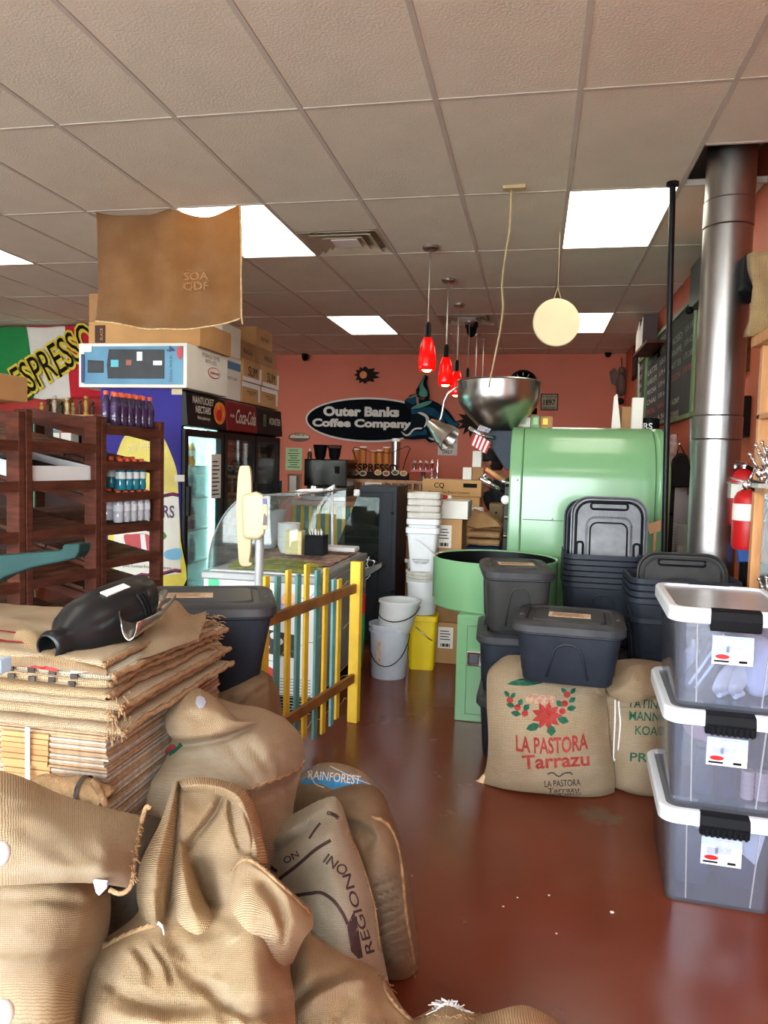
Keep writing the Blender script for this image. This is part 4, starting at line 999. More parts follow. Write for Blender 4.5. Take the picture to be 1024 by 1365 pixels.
# hopper
hc = at(665, 512, Y=5.6); zr = at(665, 508, Y=5.6).z; R_ = .298
def hz(py): return at(665, py, Y=5.6).z-zr
MB().lathe([(R_+.004, 0), (R_+.008, -.006), (R_, -.012), (R_, -.12), (R_*.95, -.17), (R_*.80, -.235), (R_*.56, -.305), (R_*.34, -.375), (R_*.32, -.375), (R_*.54, -.30), (R_*.77, -.235), (R_*.92, -.17), (R_-.012, -.12), (R_-.012, 0)], (hc.x, hc.y, zr), 48, cap0=False, cap1=False).build('hopper', M_steel, t, smooth='auto')
MB().lathe([(.095, hz(557)), (.10, hz(578))], (hc.x, hc.y, zr), 24).build('hopper_neck', M_blackm, t, smooth='auto')
zc0, zc1 = at(665, 626, Y=5.6).z, at(665, 575, Y=5.6).z
xa, xb, xc = at(647, 600, Y=5.6).x, at(684, 600, Y=5.6).x, at(676, 600, Y=5.6).x
MB().loft([[(xa, 5.45, zc1), (xb, 5.45, zc1), (xb, 5.75, zc1), (xa, 5.75, zc1)], [(xa, 5.45, zc1-.05), (xb, 5.45, zc1-.05), (xb, 5.75, zc1-.05), (xa, 5.75, zc1-.05)], [(xc, 5.45, zc0), (xb+.06, 5.45, zc0), (xb+.06, 5.75, zc0), (xc, 5.75, zc0)]]).build('chute', pm('dark_grey_metal', (44, 50, 58), .5, .3, spec=.2), t, bevel=.006)
# little flag of stripes on the chute
M_stripe = pm('stripe_red', (190, 50, 50), .7); fl = thing('small_striped_flag', 'small flag with red and white stripes beside the roaster chute', 'flag', at(645, 590, Y=5.4))
MB().tube([at(625, 570, Y=5.39), at(641, 580, Y=5.4), at(660, 584, Y=5.43)], .014, 10).build('tube', M_chrome, fl, smooth=True)
f0, f1, f2, f3 = at(633, 576, Y=5.4), at(655, 590, Y=5.4), at(648, 605, Y=5.37), at(627, 592, Y=5.37)
for q in range(9):
    a = f0.lerp(f1, q/9); b_ = f0.lerp(f1, (q+.96)/9); c_ = f3.lerp(f2, (q+.96)/9); d_ = f3.lerp(f2, q/9)
    MB().loft([[a, b_, c_, d_], [v+Vector((0, -.004, 0)) for v in (a, b_, c_, d_)]]).build('stripe', M_stripe if q % 2 == 0 else M_white, fl)
cn = [at(640, 566, Y=5.38), at(655, 572, Y=5.38), at(651, 577, Y=5.38), at(636, 573, Y=5.38)]
MB().loft([cn, [v+Vector((0, -.004, 0)) for v in cn]]).build('canton', pm('canton_blue', (30, 34, 60), .7, rgb2=(200, 200, 205), scale=60), fl)

# gooseneck lamp in front of the wave sign
Yg = 5.3
gl = thing('gooseneck_lamp', 'brushed steel gooseneck work lamp hanging in front of the wave sign', 'lamp', at(620, 512, Y=Yg))
pts = [at(a, b, Y=Yg) for a, b in ((618, 512), (606, 518), (597, 525), (592, 535), (590, 548), (588, 557), (584, 565))]
MB().tube(pts, .009, 10).build('neck', M_steel, gl, smooth=True)
p0, p1 = at(573, 563, Y=Yg), at(600, 586, Y=Yg-.05)
ax = (p1-p0)
L_ = ax.length
MB().lathe([(.03, 0), (.034, .01), (.05, .25*L_), (.085, .75*L_), (.095, L_), (.088, L_), (.078, .75*L_), (.03, .2*L_)], p0, 28, axis=ax, cap1=False).build('lamp_shade', M_steel, gl, smooth='auto')
MB().lathe([(.03, .3*L_), (.05, .7*L_), (.03, .8*L_)], p0, 16, axis=ax).build('bulb', M_white, gl, smooth=True)
# clamp fixes the neck to the hopper rim
MB().box(at(616, 512, Y=Yg).x, at(622, 512, Y=Yg).x, Yg-.02, Yg+.02, at(620, 518, Y=Yg).z, at(620, 508, Y=Yg).z).build('clamp', M_blackm, gl)

# cooling tray and its cabinet
cxx, cyy, cr = -.215, 4.62, .378
ct_ = thing('cooling_tray', 'round green cooling tray with black inside on a green cabinet', 'cooling tray', (cxx, cyy, 0))
MB().lathe([(cr-.01, .60), (cr, .61), (cr, .885), (cr-.006, .892), (cr-.016, .885), (cr-.016, .64), (.05, .63)], (cxx, cyy, 0), 64, cap1=False).build('drum', M_green, ct_, smooth='auto')
MB().lathe([(cr-.02, .66), (.02, .655)], (cxx, cyy, 0), 64).build('perforated_floor', M_blackm, ct_)
MB().lathe([(cr-.017, .66), (cr-.017, .884), (cr-.02, .884), (cr-.02, .66)], (cxx, cyy, 0), 64, cap0=False, cap1=False).build('drum_liner', M_blackm, ct_, smooth='auto')
MB().bar((cxx-.32, cyy, .70), (cxx+.32, cyy, .70), .04, .05).build('stirring_arm', M_steel, ct_)
kx0 = at(608, 880, Y=4.19).x; kx1 = .13
MB().box(kx0, kx1, 4.19, 5.0, .0, .605).build('cabinet', M_green, ct_, bevel=.006)
x0, x1, z0, z1 = rect(621, 836, 690, 955, 4.19)
M_greend = pm('green_groove', (74, 116, 76), .4)
for e in (0, .022):
    w_ = .004
    for (xa, xb, za, zb) in ((x0+e, x1-e, z0+e, z0+e+w_), (x0+e, x1-e, z1-e-w_, z1-e), (x0+e, x0+e+w_, z0+e, z1-e), (x1-e-w_, x1-e, z0+e, z1-e)):
        MB().box(xa, xb, 4.1885, 4.19, za, zb).build('panel_groove', M_greend, ct_)
MB().box(x0+.004, x1-.004, 4.183, 4.19, z0+.004, z1-.004).build('door', M_green, ct_, bevel=.003)
dr = [o for o in ct_.children if o.name.startswith('door')][0]
lx0, lx1, lz0, lz1 = rect(622, 868, 646, 888, 4.18)
MB().box(lx0, lx1, 4.168, 4.183, lz0, lz1).build('latch', M_chrome, dr, bevel=.006)
MB().box(lx0+.015, lx1-.03, 4.16, 4.168, lz0+.015, lz1-.015).build('latch_paddle', pm('latch_dark', (90, 92, 96), .3, .8), dr, bevel=.004)

# steel flue pipe and black pole
fp = thing('flue_pipe', 'wide galvanized steel flue pipe rising through the ceiling', 'pipe', (.944, 4.3, 0))
fx, fyy, frr = .944, 4.3, .122
M_galv = pm('galvanized_steel', (168, 165, 162), .34, 1.0, var=.12, scale=4, stretch=(3, 3, .25))
segs = [(.0, at(952, 586, Y=4.3).z), (at(952, 586, Y=4.3).z, at(953, 555, Y=4.3).z), (at(953, 555, Y=4.3).z, at(970, 305, Y=4.3).z), (at(970, 305, Y=4.3).z, at(972, 270, Y=4.3).z), (at(972, 270, Y=4.3).z, 3.298)]
for q, (za, zb) in enumerate(segs):
    r = frr+(.003 if q % 2 else 0)
    MB().lathe([(r-.004, za), (r, za+.004), (r, zb-.004), (r-.004, zb-.001)], (fx, fyy, 0), 48).build('pipe_section', M_galv, fp, smooth='auto')
for q in range(10):
    z = .95+q*.06; MB().lathe([(.004, 0), (.002, .004)], (fx-.035, fyy-frr+.004, z), 8, axis=(0, -1, 0)).build('rivet', M_chrome, fp)
pb = at(884, 790, Y=4.62); ptp = at(897, 243, z=ZC)
bp_ = thing('black_pole', 'thin black pole from the floor to the ceiling beside the roaster', 'pole', (pb.x, pb.y, 0))
d = (ptp-pb); z0p = pb-d*(pb.z/d.z)
MB().tube([z0p, ptp], .017, 14).build('pole', M_blackm, bp_, smooth='auto')
MB().lathe([(.04, 0), (.04, .008)], z0p, 16).build('foot_plate', M_blackm, bp_)
MB().lathe([(.034, -.02), (.034, 0)], ptp, 16).build('ceiling_cup', M_blackm, bp_)

# ================================================================ dipping freezer with glass guard
zx0, zx1, zy0, zy1, zt = -1.86, -1.165, 4.05, 5.25, .80
fz = thing('ice_cream_freezer', 'white ice cream freezer with curved glass guard behind the picket fence', 'freezer', ((zx0+zx1)/2, 4.65, 0))
M_fzw = pm('freezer_white', (226, 228, 230), .3, var=.02); M_fzg = pm('freezer_grey', (150, 152, 150), .35, .3, var=.06)
MB().box(zx0, zx1, zy0, zy1, .10, zt-.04).build('body', M_fzw, fz, bevel=.01)
MB().box(zx0+.04, zx1-.04, zy0+.03, zy1-.03, 0, .10).build('plinth', M_black, fz)
MB().box(zx1, zx1+.006, zy0+.02, zy1-.02, .12, zt-.06).build('side_panel', M_fzg, fz)
MB().box(zx0-.01, zx1+.012, zy0-.012, zy1+.01, zt-.05, zt-.005).build('rim', M_fzg, fz, bevel=.008)
# printed front panels: round colour shapes, dark banner, red badge, grille
def disc(px, py, rr, mt, nm='print_disc', lift=.0, sq=1.0): flat_poly(ellipse(rr*sq, rr, 22), at(px, py, Y=zy0), UX, UZ, lift, .002).build(nm, mt, fz)
p = at(278, 772, Y=zy0)
flat_poly([(0, -.05), (.06, -.05), (.07, -.02), (.055, .02), (.02, .05), (0, .055)], p, UX, UZ, .0, .002).build('print_shape', pm('print_mint', (70, 200, 140), .5), fz)
disc(372, 808, .05, pm('print_lilac', (170, 150, 220), .5)); disc(385, 800, .045, pm('print_peach', (240, 190, 150), .5), lift=.001)
disc(400, 790, .035, pm('print_cream', (246, 224, 190), .5), lift=.002)
pl_ = [at(352, 838, Y=zy0), at(400, 848, Y=zy0), at(396, 878, Y=zy0), at(352, 870, Y=zy0)]
MB().loft([pl_, [v-Vector((0, .003, 0)) for v in pl_]]).build('banner_print', pm('print_brown', (40, 22, 20), .5), fz)
for (px, py, r) in ((357, 862, .014), (365, 847, .02), (374, 855, .018), (382, 851, .014)): disc(px, py, r, M_white, 'cone_print', .004)
disc(356, 902, .06, M_red, 'badge_print')
for q in range(12):
    p = at(385, 905+q*4, Y=zy0)
    MB().box(p.x-.13, p.x+.13, zy0-.004, zy0, p.z-.002, p.z+.002).build('grille_slot', M_fzg, fz)
# inner white lids area: top deck
MB().box(zx0+.03, zx1-.03, zy0+.03, zy1-.03, zt-.005, zt).build('deck', M_white, fz)
# glass guard: curved sheet on the customer (left) side, flat top
prof = [(zx0+.01, zt+.001), (zx0+.02, zt+.12), (zx0+.06, zt+.24), (zx0+.12, zt+.34), (zx0+.20, zt+.415), (zx0+.28, zt+.44), (zx0+.55, zt+.45)]
pr2 = [Vector((p_[0], 0, p_[1])) for p_ in prof]; prs = lerp_row(pr2, 26)
G = [[Vector((p_.x, y_, p_.z)) for p_ in prs] for y_ in (zy0+.05, zy1-.05)]
MB().grid(G).build('glass_guard', M_glass, fz, smooth=True, solid=.005)
for y_ in (zy0+.05, zy1-.05):
    MB().tube([Vector((p_.x, y_, p_.z)) for p_ in prs], .006, 6).build('guard_edge', pm('smoked_edge', (120, 128, 126), .2), fz, smooth=True)
    pp = [Vector((p_.x, y_, p_.z)) for p_ in prs]+[Vector((zx0+.55, y_, zt+.001))]
    MB().loft([pp, [v+Vector((0, .005, 0)) for v in pp]]).build('glass_end', M_glass, fz)
MB().tube([(zx0+.55, zy0+.05, zt+.45), (zx0+.55, zy1-.05, zt+.45)], .006, 6).build('guard_edge', M_steel, fz)
# flat lid sheet with palm leaves and cocoa coloured cloth on the deck
o = thing('palm_leaf_mat', 'olive green palm leaves laid along the near end of the freezer top', 'leaves', (zx0+.3, zy0+.12, zt))
M_palm = pm('palm_olive', (150, 146, 56), .7, rgb2=(92, 96, 34), scale=20)
for q in range(14):
    yy = zy0+.07+.012*q; xa = zx0+.12+.02*math.sin(q*3); xb = zx1-.06-.03*math.cos(q*2)
    pts = [Vector((xa+(xb-xa)*k/8, yy+.01*math.sin(k*.8+q), zt+.008+.014*math.sin(PI*k/8)*(1+q % 3)*.5+.002*q)) for k in range(9)]
    MB().tube(pts, [.003]+[.010]*7+[.002], 5).build('leaf', M_palm, o, smooth=True)
cl_ = []
for j in range(22):
    r = []
    for i in range(26):
        x = zx0+.06+(zx1-.03-zx0-.06)*i/25; y = zy0+.33+(zy1-.08-zy0-.33)*j/21
        r.append(Vector((x, y, zt+.018+.012*noise.noise(Vector((x*14, y*14, 0)))+.008*noise.noise(Vector((x*40, y*40, 5))))))
    cl_.append(r)
o = MB().grid(cl_).build('patterned_cloth', pm('cocoa_print', (120, 70, 62), .8, rgb2=(205, 180, 160), scale=16), None, smooth=True, solid=.008)
tag(o, 'crumpled brown patterned cloth covering the freezer top', 'cloth')
# stacked bowls
def bowls(px, pyb, pyt, Y, rb, rt, n, label, tilt=0.0, mt=None):
    b0 = at(px, pyb, Y=Y); h = at(px, pyt, Y=Y).z-b0.z
    g = thing('bowl_stack', label, 'bowls', b0, group='paper bowl stacks')
    ax = Vector((math.sin(tilt), 0, math.cos(tilt)))
    for q in range(n):
        c_ = b0+ax*(h*.72*q/n)
        hh = h*.28 if n > 1 else h
        MB().lathe([(rb, 0), (rt, hh), (rt+.004, hh), (rt+.004, hh-.006), (rb+.004, 0)], c_, 22, axis=ax).build('bowl', mt or M_white, g, smooth='auto')
    return g
def onz(g, z):   # settle a stack on the cloth
    dz = z-g.location.z; g.location.z = z; MW[g.name] = Matrix.Translation(g.location)
onz(bowls(385, 730, 687, 4.75, .05, .072, 9, 'white paper bowl stack standing on the freezer'), zt+.036)
onz(bowls(356, 724, 668, 4.95, .05, .075, 10, 'leaning grey white bowl stack behind the soap dispenser', .22, pm('bowl_grey', (200, 204, 206), .5)), zt+.036)
x0, x1, z0, z1 = rect(380, 708, 402, 730, 4.62)
o = MB().box(x0, x1, 4.62, 4.70, zt+.04, z1).build('napkin_block', pm('napkin_cream', (240, 224, 160), .8, stretch=(1, 1, 30), scale=4), None, bevel=.004); tag(o, 'cream block of paper napkins in front of the bowl stack', 'napkins')
x0, x1, z0, z1 = rect(406, 714, 431, 731, 4.62)
o = thing('spoon_box', 'small black box of white spoons on the freezer', 'box', ((x0+x1)/2, 4.68, zt+.04))
MB().box(x0, x1, 4.62, 4.74, zt+.04, z1).build('box_body', M_black, o, bevel=.003)
for q in range(7): MB().tube([(x0+.03+q*.012, 4.66+.01*(q % 3), z1-.02), (x0+.02+q*.014, 4.66+.012*(q % 3), z1+.03+.01*(q % 2))], .004, 6).build('spoon', M_white, o)
# clamp lamp on a thin post
o = thing('slim_lamp', 'slim white lamp head on a thin post above the freezer', 'lamp', at(443, 728, Y=4.9))
yb = 4.95
bz = zt+.04
MB().box(at(430, 730, Y=yb).x, at(476, 730, Y=yb).x, yb-.06, yb+.08, bz, bz+.03).build('base', M_white, o, bevel=.008)
MB().tube([(at(443, 725, Y=yb).x, yb, bz+.03), at(443, 648, Y=yb)], .008, 10).build('post', M_white, o)
MB().tube([at(446, 647, Y=yb), at(436, 653, Y=yb), at(424, 656, Y=yb)], .008, 8).build('arm', M_white, o, smooth=True)
MB().loft([[at(a, b, Y=y) for a, b in ((384, 657), (400, 652), (431, 651), (431, 656), (404, 660))] for y in (yb-.05, yb+.07)]).build('lamp_head', M_white, o, bevel=.006)
MB().lathe([(.035, -.012), (.04, 0), (.035, .012), (.022, .012), (.022, -.012)], at(417, 655, Y=yb-.02), 20, axis=(1, .3, 0)).build('clamp_ring', M_white, o, smooth='auto')

# soap dispenser on its stand
Ys = 3.82
sd = thing('soap_dispenser_stand', 'cream hand sanitiser dispenser on a tall stand before the freezer', 'dispenser', (at(340, 780, Y=Ys).x, Ys+.05, 0))
sx = at(340, 770, Y=Ys).x
MB().tube([(sx, Ys+.06, 0.01), (sx, Ys+.06, at(340, 700, Y=Ys).z)], .024, 16).build('pole', pm('pale_grey_metal', (190, 192, 192), .4, .2), sd, smooth='auto')
MB().lathe([(.15, 0), (.15, .012), (.03, .02)], (sx, Ys+.06, 0), 28).build('base', M_steel, sd)
x0, x1, z0, z1 = rect(318, 622, 337, 728, Ys)
back = smooth_loop([(321, 624), (328, 621), (335, 624), (337, 650), (337, 700), (336, 733), (334, 748), (338, 750), (334, 754), (322, 752), (319, 730), (317, 690), (318, 650)], 4)
plate(back, Ys+.03, .022).build('back_plate', M_cream, sd, smooth='auto', bevel=.004)
MB().loft([[at(a, b, Y=y) for a, b in ((322, 660), (342, 655), (353, 660), (356, 685), (353, 712), (345, 720), (324, 718))] for y in (Ys+.005, Ys-.09)]).build('housing', pm('ivory_plastic', (200, 186, 146), .4, var=.02), sd, bevel=.02, seg=3)
MB().loft([[at(a, b, Y=y) for a, b in ((349, 661), (356, 664), (357, 706), (351, 706))] for y in (Ys-.06, Ys-.092)]).build('side_panel', M_cream, sd, bevel=.004)
MB().loft([[at(a, b, Y=Ys-.095) for a, b in ((350, 664), (355, 665), (355, 672), (350, 672))], [at(a, b, Y=Ys-.1) for a, b in ((350, 664), (355, 665), (355, 672), (350, 672))]]).build('badge', pm('badge_violet', (80, 70, 150), .4), sd)
MB().loft([[at(a, b, Y=Ys-.095) for a, b in ((352, 684), (355, 690), (355, 700), (350, 700))], [at(a, b, Y=Ys-.1) for a, b in ((352, 684), (355, 690), (355, 700), (350, 700))]]).build('sensor_window', pm('sensor_dark', (70, 66, 70), .3), sd)

# ================================================================ picket fence gate
ff = at(471, 962, z=0); fzr = at(468, 783, Y=ff.y).z; fn = at(350, 830, z=fzr)
fn = Vector((fn.x, fn.y, 0)); fd = Vector((ff.x-fn.x, ff.y-fn.y, 0)); fl_ = fd.length; fd.normalize(); fnr = Vector((fd.y, -fd.x, 0))   # fnr points to the aisle
fence = thing('picket_fence', 'yellow and blue picket fence panel with brown rails beside the freezer', 'fence', (fn.x, fn.y, 0))
M_pk_b = pm('picket_blue', (120, 182, 186), .55, var=.12, scale=10); M_pk_t = pm('picket_teal', (98, 158, 150), .55, var=.12, scale=10); M_pk_y = pm('picket_yellow', (236, 196, 56), .5, var=.06, scale=10)
M_rail = pm('rail_brown', (150, 98, 46), .6, var=.2, scale=8)
p = ff
MB().obox(ff+Vector((0, 0, .45)), fd*.022, fnr*.03, (0, 0, .45)).build('post', M_pk_y, fence, bevel=.003, seg=1)
pk = [(456, 772, 959, 'y'), (449, 772, 968, 'b'), (438, 757, 979, 'y'), (427, 760, 986, 't'), (413, 752, 985, 'y'), (402, 766, 990, 't'), (389, 760, 1000, 'y'), (375, 769, 1000, 't'), (360, 768, 1010, 'y'), (347, 800, 1010, 't')]
for (px, pt, pbm, c_) in pk:
    # intersect the pixel column with the fence plane
    d0 = RW @ Vector(((px-CX)/FPX, (850-CY)/FPX, 1.0))
    tt = (fn.dot(fnr))/(d0.x*fnr.x+d0.y*fnr.y)
    q_ = CAM+d0*tt; Yq = q_.y
    za, zb = max(at(px, pbm, Y=Yq).z, .03), at(px, pt, Y=Yq).z
    MB().obox(Vector((q_.x, q_.y, (za+zb)/2))-fnr*.022, fd*.021, fnr*.007, (0, 0, (zb-za)/2)).build('picket', {'y': M_pk_y, 'b': M_pk_b, 't': M_pk_t}[c_], fence, bevel=.002, seg=1)
zl = at(465, 902, Y=ff.y).z
for z in (fzr-.0, zl):
    MB().bar(fn-fd*.05+Vector((0, 0, z)), ff-fd*.02+Vector((0, 0, z)), .022, .05).build('rail', M_rail, fence, bevel=.002, seg=1)
for z in (fzr+.03, fzr-.2, zl+.02, zl-.12):
    pts = [fn+fd*(fl_*k/20)-fnr*(.03-.006*math.sin(k*2.2))+Vector((0, 0, z+.012*math.sin(k*1.7+z*9))) for k in range(21)]
    MB().tube(pts, .0016, 5).build('wire', M_steel, fence)

# ================================================================ dark display case
DY = 5.75
dx0, dx1 = at(441, 735, Y=DY).x, at(530, 648, Y=DY).x; xt = at(480, 648, Y=DY).x
zt1 = at(505, 648, Y=DY).z; zk = at(441, 735, Y=DY).z
dc = thing('display_case', 'dark slant front glass display case behind the freezer', 'display case', ((dx0+dx1)/2, DY+.5, 0))
M_case = pm('case_charcoal', (40, 43, 49), .5, var=.08, spec=.2)
xcol = at(505, 700, Y=DY).x
# end frame pieces (near and far)
for ya, yb in ((DY, DY+.04), (DY+.46, DY+.5)):
    MB().prism([(xcol, .0), (dx1, .0), (dx1, zt1), (xt, zt1), (xt-.02, zt1-.09), (xcol, zt1-.09)], 'y', ya, yb).build('end_frame', M_case, dc, bevel=.006)
    MB().prism([(dx0, .05), (xcol, .05), (xcol, zk-.06), (dx0, zk-.06)], 'y', ya, yb).build('end_skirt', M_case, dc, bevel=.004)
    MB().prism([(dx0+.01, zk-.06), (xcol, zk-.06), (xcol, zt1-.09), (xt-.02, zt1-.09)], 'y', ya+.015, ya+.021).build('end_glass', clear('dark_glass', (150, 165, 160), .03, .03), dc)
MB().prism([(dx0, zk-.05), (dx0+.012, zk-.05), (xt+.012, zt1-.02), (xt, zt1-.02)], 'y', DY+.04, DY+.46).build('front_glass', clear('dark_glass2', (150, 165, 160), .03, .03), dc)
MB().box(xt, dx1, DY+.04, DY+.46, zt1-.03, zt1).build('top_panel', M_case, dc)
MB().box(dx1-.03, dx1, DY+.04, DY+.46, .05, zt1-.03).build('rear_panel', M_case, dc)
MB().box(dx0, dx1-.03, DY+.04, DY+.46, .05, zk-.1).build('base', M_case, dc)
MB().bar((dx0+.1, DY+.25, zk+.12), (dx1-.04, DY+.25, zk+.12), .3, .012).build('shelf', M_steel, dc)
for (px, py) in ((523, 684), (523, 789)):
    MB().lathe([(.014, 0), (.012, .008), (.001, .01)], at(px, py, Y=DY), 14, axis=(0, -1, 0)).build('bolt_cap', M_black, dc)
MB().prism([(xcol+.02, .55), (dx1-.035, .55), (dx1-.035, zt1-.045), (xt+.02, zt1-.045), (xt+.02, zt1-.055), (xcol+.02, zt1-.055)], 'y', DY-.006, DY).build('raised_trim', M_case, dc, bevel=.003)
a = at(477, 656, Y=DY-.03); MB().box(a.x-.035, a.x+.015, DY-.03, DY, a.z-.035, a.z+.02).build('hinge_block', M_white, dc, bevel=.01)
a, b_ = at(474, 698, Y=DY+.2), at(503, 703, Y=DY+.2); MB().bar(a, b_, .05, .02).build('tray_handle', M_white, dc)
# metal tray arm clipped to the case
t2 = thing('utensil_rack', 'wire and steel utensil rack clipped beside the display case', 'rack', at(490, 760, Y=5.6))
MB().prism([(at(478, 760, Y=5.6).x, at(490, 765, Y=5.6).z), (at(510, 760, Y=5.6).x, at(490, 748, Y=5.6).z), (at(510, 760, Y=5.6).x, at(490, 754, Y=5.6).z), (at(480, 760, Y=5.6).x, at(490, 775, Y=5.6).z)], 'y', 5.55, 5.73).build('tray', M_steel, t2)
MB().tube([at(a, b, Y=5.56) for a, b in ((492, 742), (489, 752), (493, 760), (493, 768), (486, 774))], .005, 6).build('wire', M_white, t2, smooth=True)
MB().tube([at(a, b, Y=5.56) for a, b in ((485, 745), (500, 748), (497, 756), (484, 758))], .006, 6).build('wire', M_chrome, t2, smooth=True)
hs = thing('hose', 'green hose with red end hanging beside the display case', 'hose', at(483, 880, z=0)); Yq = at(482, 890, z=0).y
MB().tube([at(484, 818, Y=Yq), at(484, 840, Y=Yq), at(482, 870, Y=Yq), (at(480, 890, Y=Yq).x, Yq, .0)], .013, 10).build('hose_body', pm('hose_green', (30, 150, 96), .5), hs, smooth=True)
MB().tube([at(485, 792, Y=Yq), at(484, 818, Y=Yq)], .016, 10).build('hose_end', M_red, hs)
MB().tube([at(486, 770, Y=Yq), at(485, 792, Y=Yq)], .01, 8).build('valve', M_chrome, hs)

# ================================================================ pails
M_pail = pm('pail_white', (222, 224, 224), .4, var=.03, rgb2=None); M_paild = pm('pail_dingy', (214, 212, 204), .5, rgb2=(180, 172, 158), scale=14)
M_pailblue = pm('pail_bluish', (200, 208, 218), .4, var=.04)
def round_pail(c, rb, rt, h, label, mt, ax=(0, 0, 1), handle=True, ribs=2, group='round pails', hang=-.1):
    c = Vector(c); ax = Vector(ax).normalized()
    g = thing('bucket', label, 'bucket', c, group=group)
    MB().lathe([(rb-.004, 0), (rb, .006), (rb+(rt-rb)*.8, h*.8), (rt, h), (rt-.006, h), (rb+(rt-rb)*.8-.006, h*.8), (rb-.01, .01)], c, 36, axis=ax).build('body', mt, g, smooth='auto')
    for q in range(ribs):
        zz = h*(.985-.10*q); r = rb+(rt-rb)*zz/h
        MB().lathe([(r, -.012), (r+.009, -.011), (r+.009, .005), (r, .007)], c+ax*zz, 36, axis=ax, cap0=False, cap1=False).build('rim_ring', mt, g, smooth='auto')
    if handle:
        pts = []
        u = Vector((1, 0, 0)); v = ax.cross(u)
        for k in range(13):
            a_ = PI*k/12
            pts.append(c+ax*(h*.82+hang*math.sin(a_))+u*(rt+.008)*math.cos(a_)-v*(rt+.012)*math.sin(a_)*1.0)
        MB().tube(pts, .0035, 6).build('bail_handle', M_blackm, g, smooth=True)
    return g
b0 = at(514, 906, z=0)
round_pail((b0.x, b0.y+.1, 0), .118, .133, .365, 'standing white bucket on the floor beside the yellow pail', M_pailblue, hang=-.2)
g = [o for o in bpy.data.objects if o.name.startswith('bucket')][-1]
c_ = Vector((b0.x, b0.y+.1, 0)); stp = [c_+Vector((-.127*math.cos(a_), -.127*math.sin(a_), z)) for z in (.10, .27) for a_ in (1.05, 1.3)]
MB().loft([[stp[0], stp[1], stp[3], stp[2]], [v+Vector((-.001, -.002, 0)) for v in (stp[0], stp[1], stp[3], stp[2])]]).build('sticker_residue', M_gold, g)
round_pail((b0.x+.03, b0.y+.1, .31), .115, .135, .22, 'tilted white bucket nested in the standing bucket', M_pail, ax=(.18, -.04, 1), hang=-.08, ribs=1)
# small white tub leaning behind
y0_ = at(560, 893, z=0)
def square_pail(cx_, cy_, z0, wb, wt, h, label, mt, ribs=0, handle=True, name='square_pail'):
    g = thing(name, label, 'pail', (cx_, cy_, z0), .05, group='square pails')
    ring = lambda w, z, r=.03: [(x, y, z) for x, y in rrect(w, w, r, 4)]
    MB().loft([ring(wb, 0), ring(wb, .004), ring(wt, h), ring(wt-.006, h), ring(wb-.006, .004)]).build('body', mt, g, local=True, smooth='auto')
    MB().loft([ring(wt+.004, h-.042), ring(wt+.016, h-.038), ring(wt+.016, h-.004), ring(wt+.002, h)], False, False).build('rim_band', mt, g, local=True, smooth='auto')
    for q in range(7):
        x = -wt/2+.02+q*(wt-.04)/6; MB().box(x-.002, x+.002, -wt/2-.012, -wt/2-.002, h-.038, h-.005).build('rim_rib', mt, g, local=True)
    if handle:
        MB().tube([(-wt/2-.01, -.02, h-.06), (-.02, -wt/2-.022, h-.09), (wt/2*.5, -wt/2-.02, h-.15), (wt/2+.004, -.05, h-.20)], .004, 6).build('bail_handle', M_white if mt is not M_yp else M_steel, g, local=True, smooth=True)
    return g
M_yp = pm('yellow_pail', (240, 204, 12), .4, var=.04)
ycx, ycy = y0_.x, y0_.y+.09
square_pail(ycx, ycy, 0, .175, .20, .385, 'bright yellow square pail at the bottom of the pail tower', M_yp)
round_pail((ycx-.01, ycy, .387), .095, .11, .235, 'white round pail standing on the yellow pail', M_pail, handle=False, ribs=1)
round_pail((ycx-.012, ycy, .445), .096, .112, .245, 'white round pail nested in the one above the yellow pail', M_paild, handle=False, ribs=3)
zq = .692
square_pail(ycx-.015, ycy, zq, .165, .22, .31, 'white square pail with black print in the pail tower', M_pail)
g = [o for o in bpy.data.objects if o.name.startswith('square_pail')][-1]
lettering('lettering', 'KEEP TIGHTLY CLOSED', M_ink, g, Vector((ycx-.015, ycy-.103, zq+.088)), UX, UZ, w=.12, bold=.01)
lettering('lettering', 'WARNING  #  DANGER\nAVISO  &  PELIGRO', M_ink, g, Vector((ycx-.015, ycy-.1015, zq+.068)), UX, UZ, w=.11, bold=.01)
for q in range(5):
    square_pail(ycx-.012+.004*(q % 2), ycy, zq+.315+.0-.30+.045*(q+1)+.012, .15, .218, .30, '%s nested white square pail above the printed one' % NUM[q].capitalize(), M_paild if q else M_pail, handle=False)

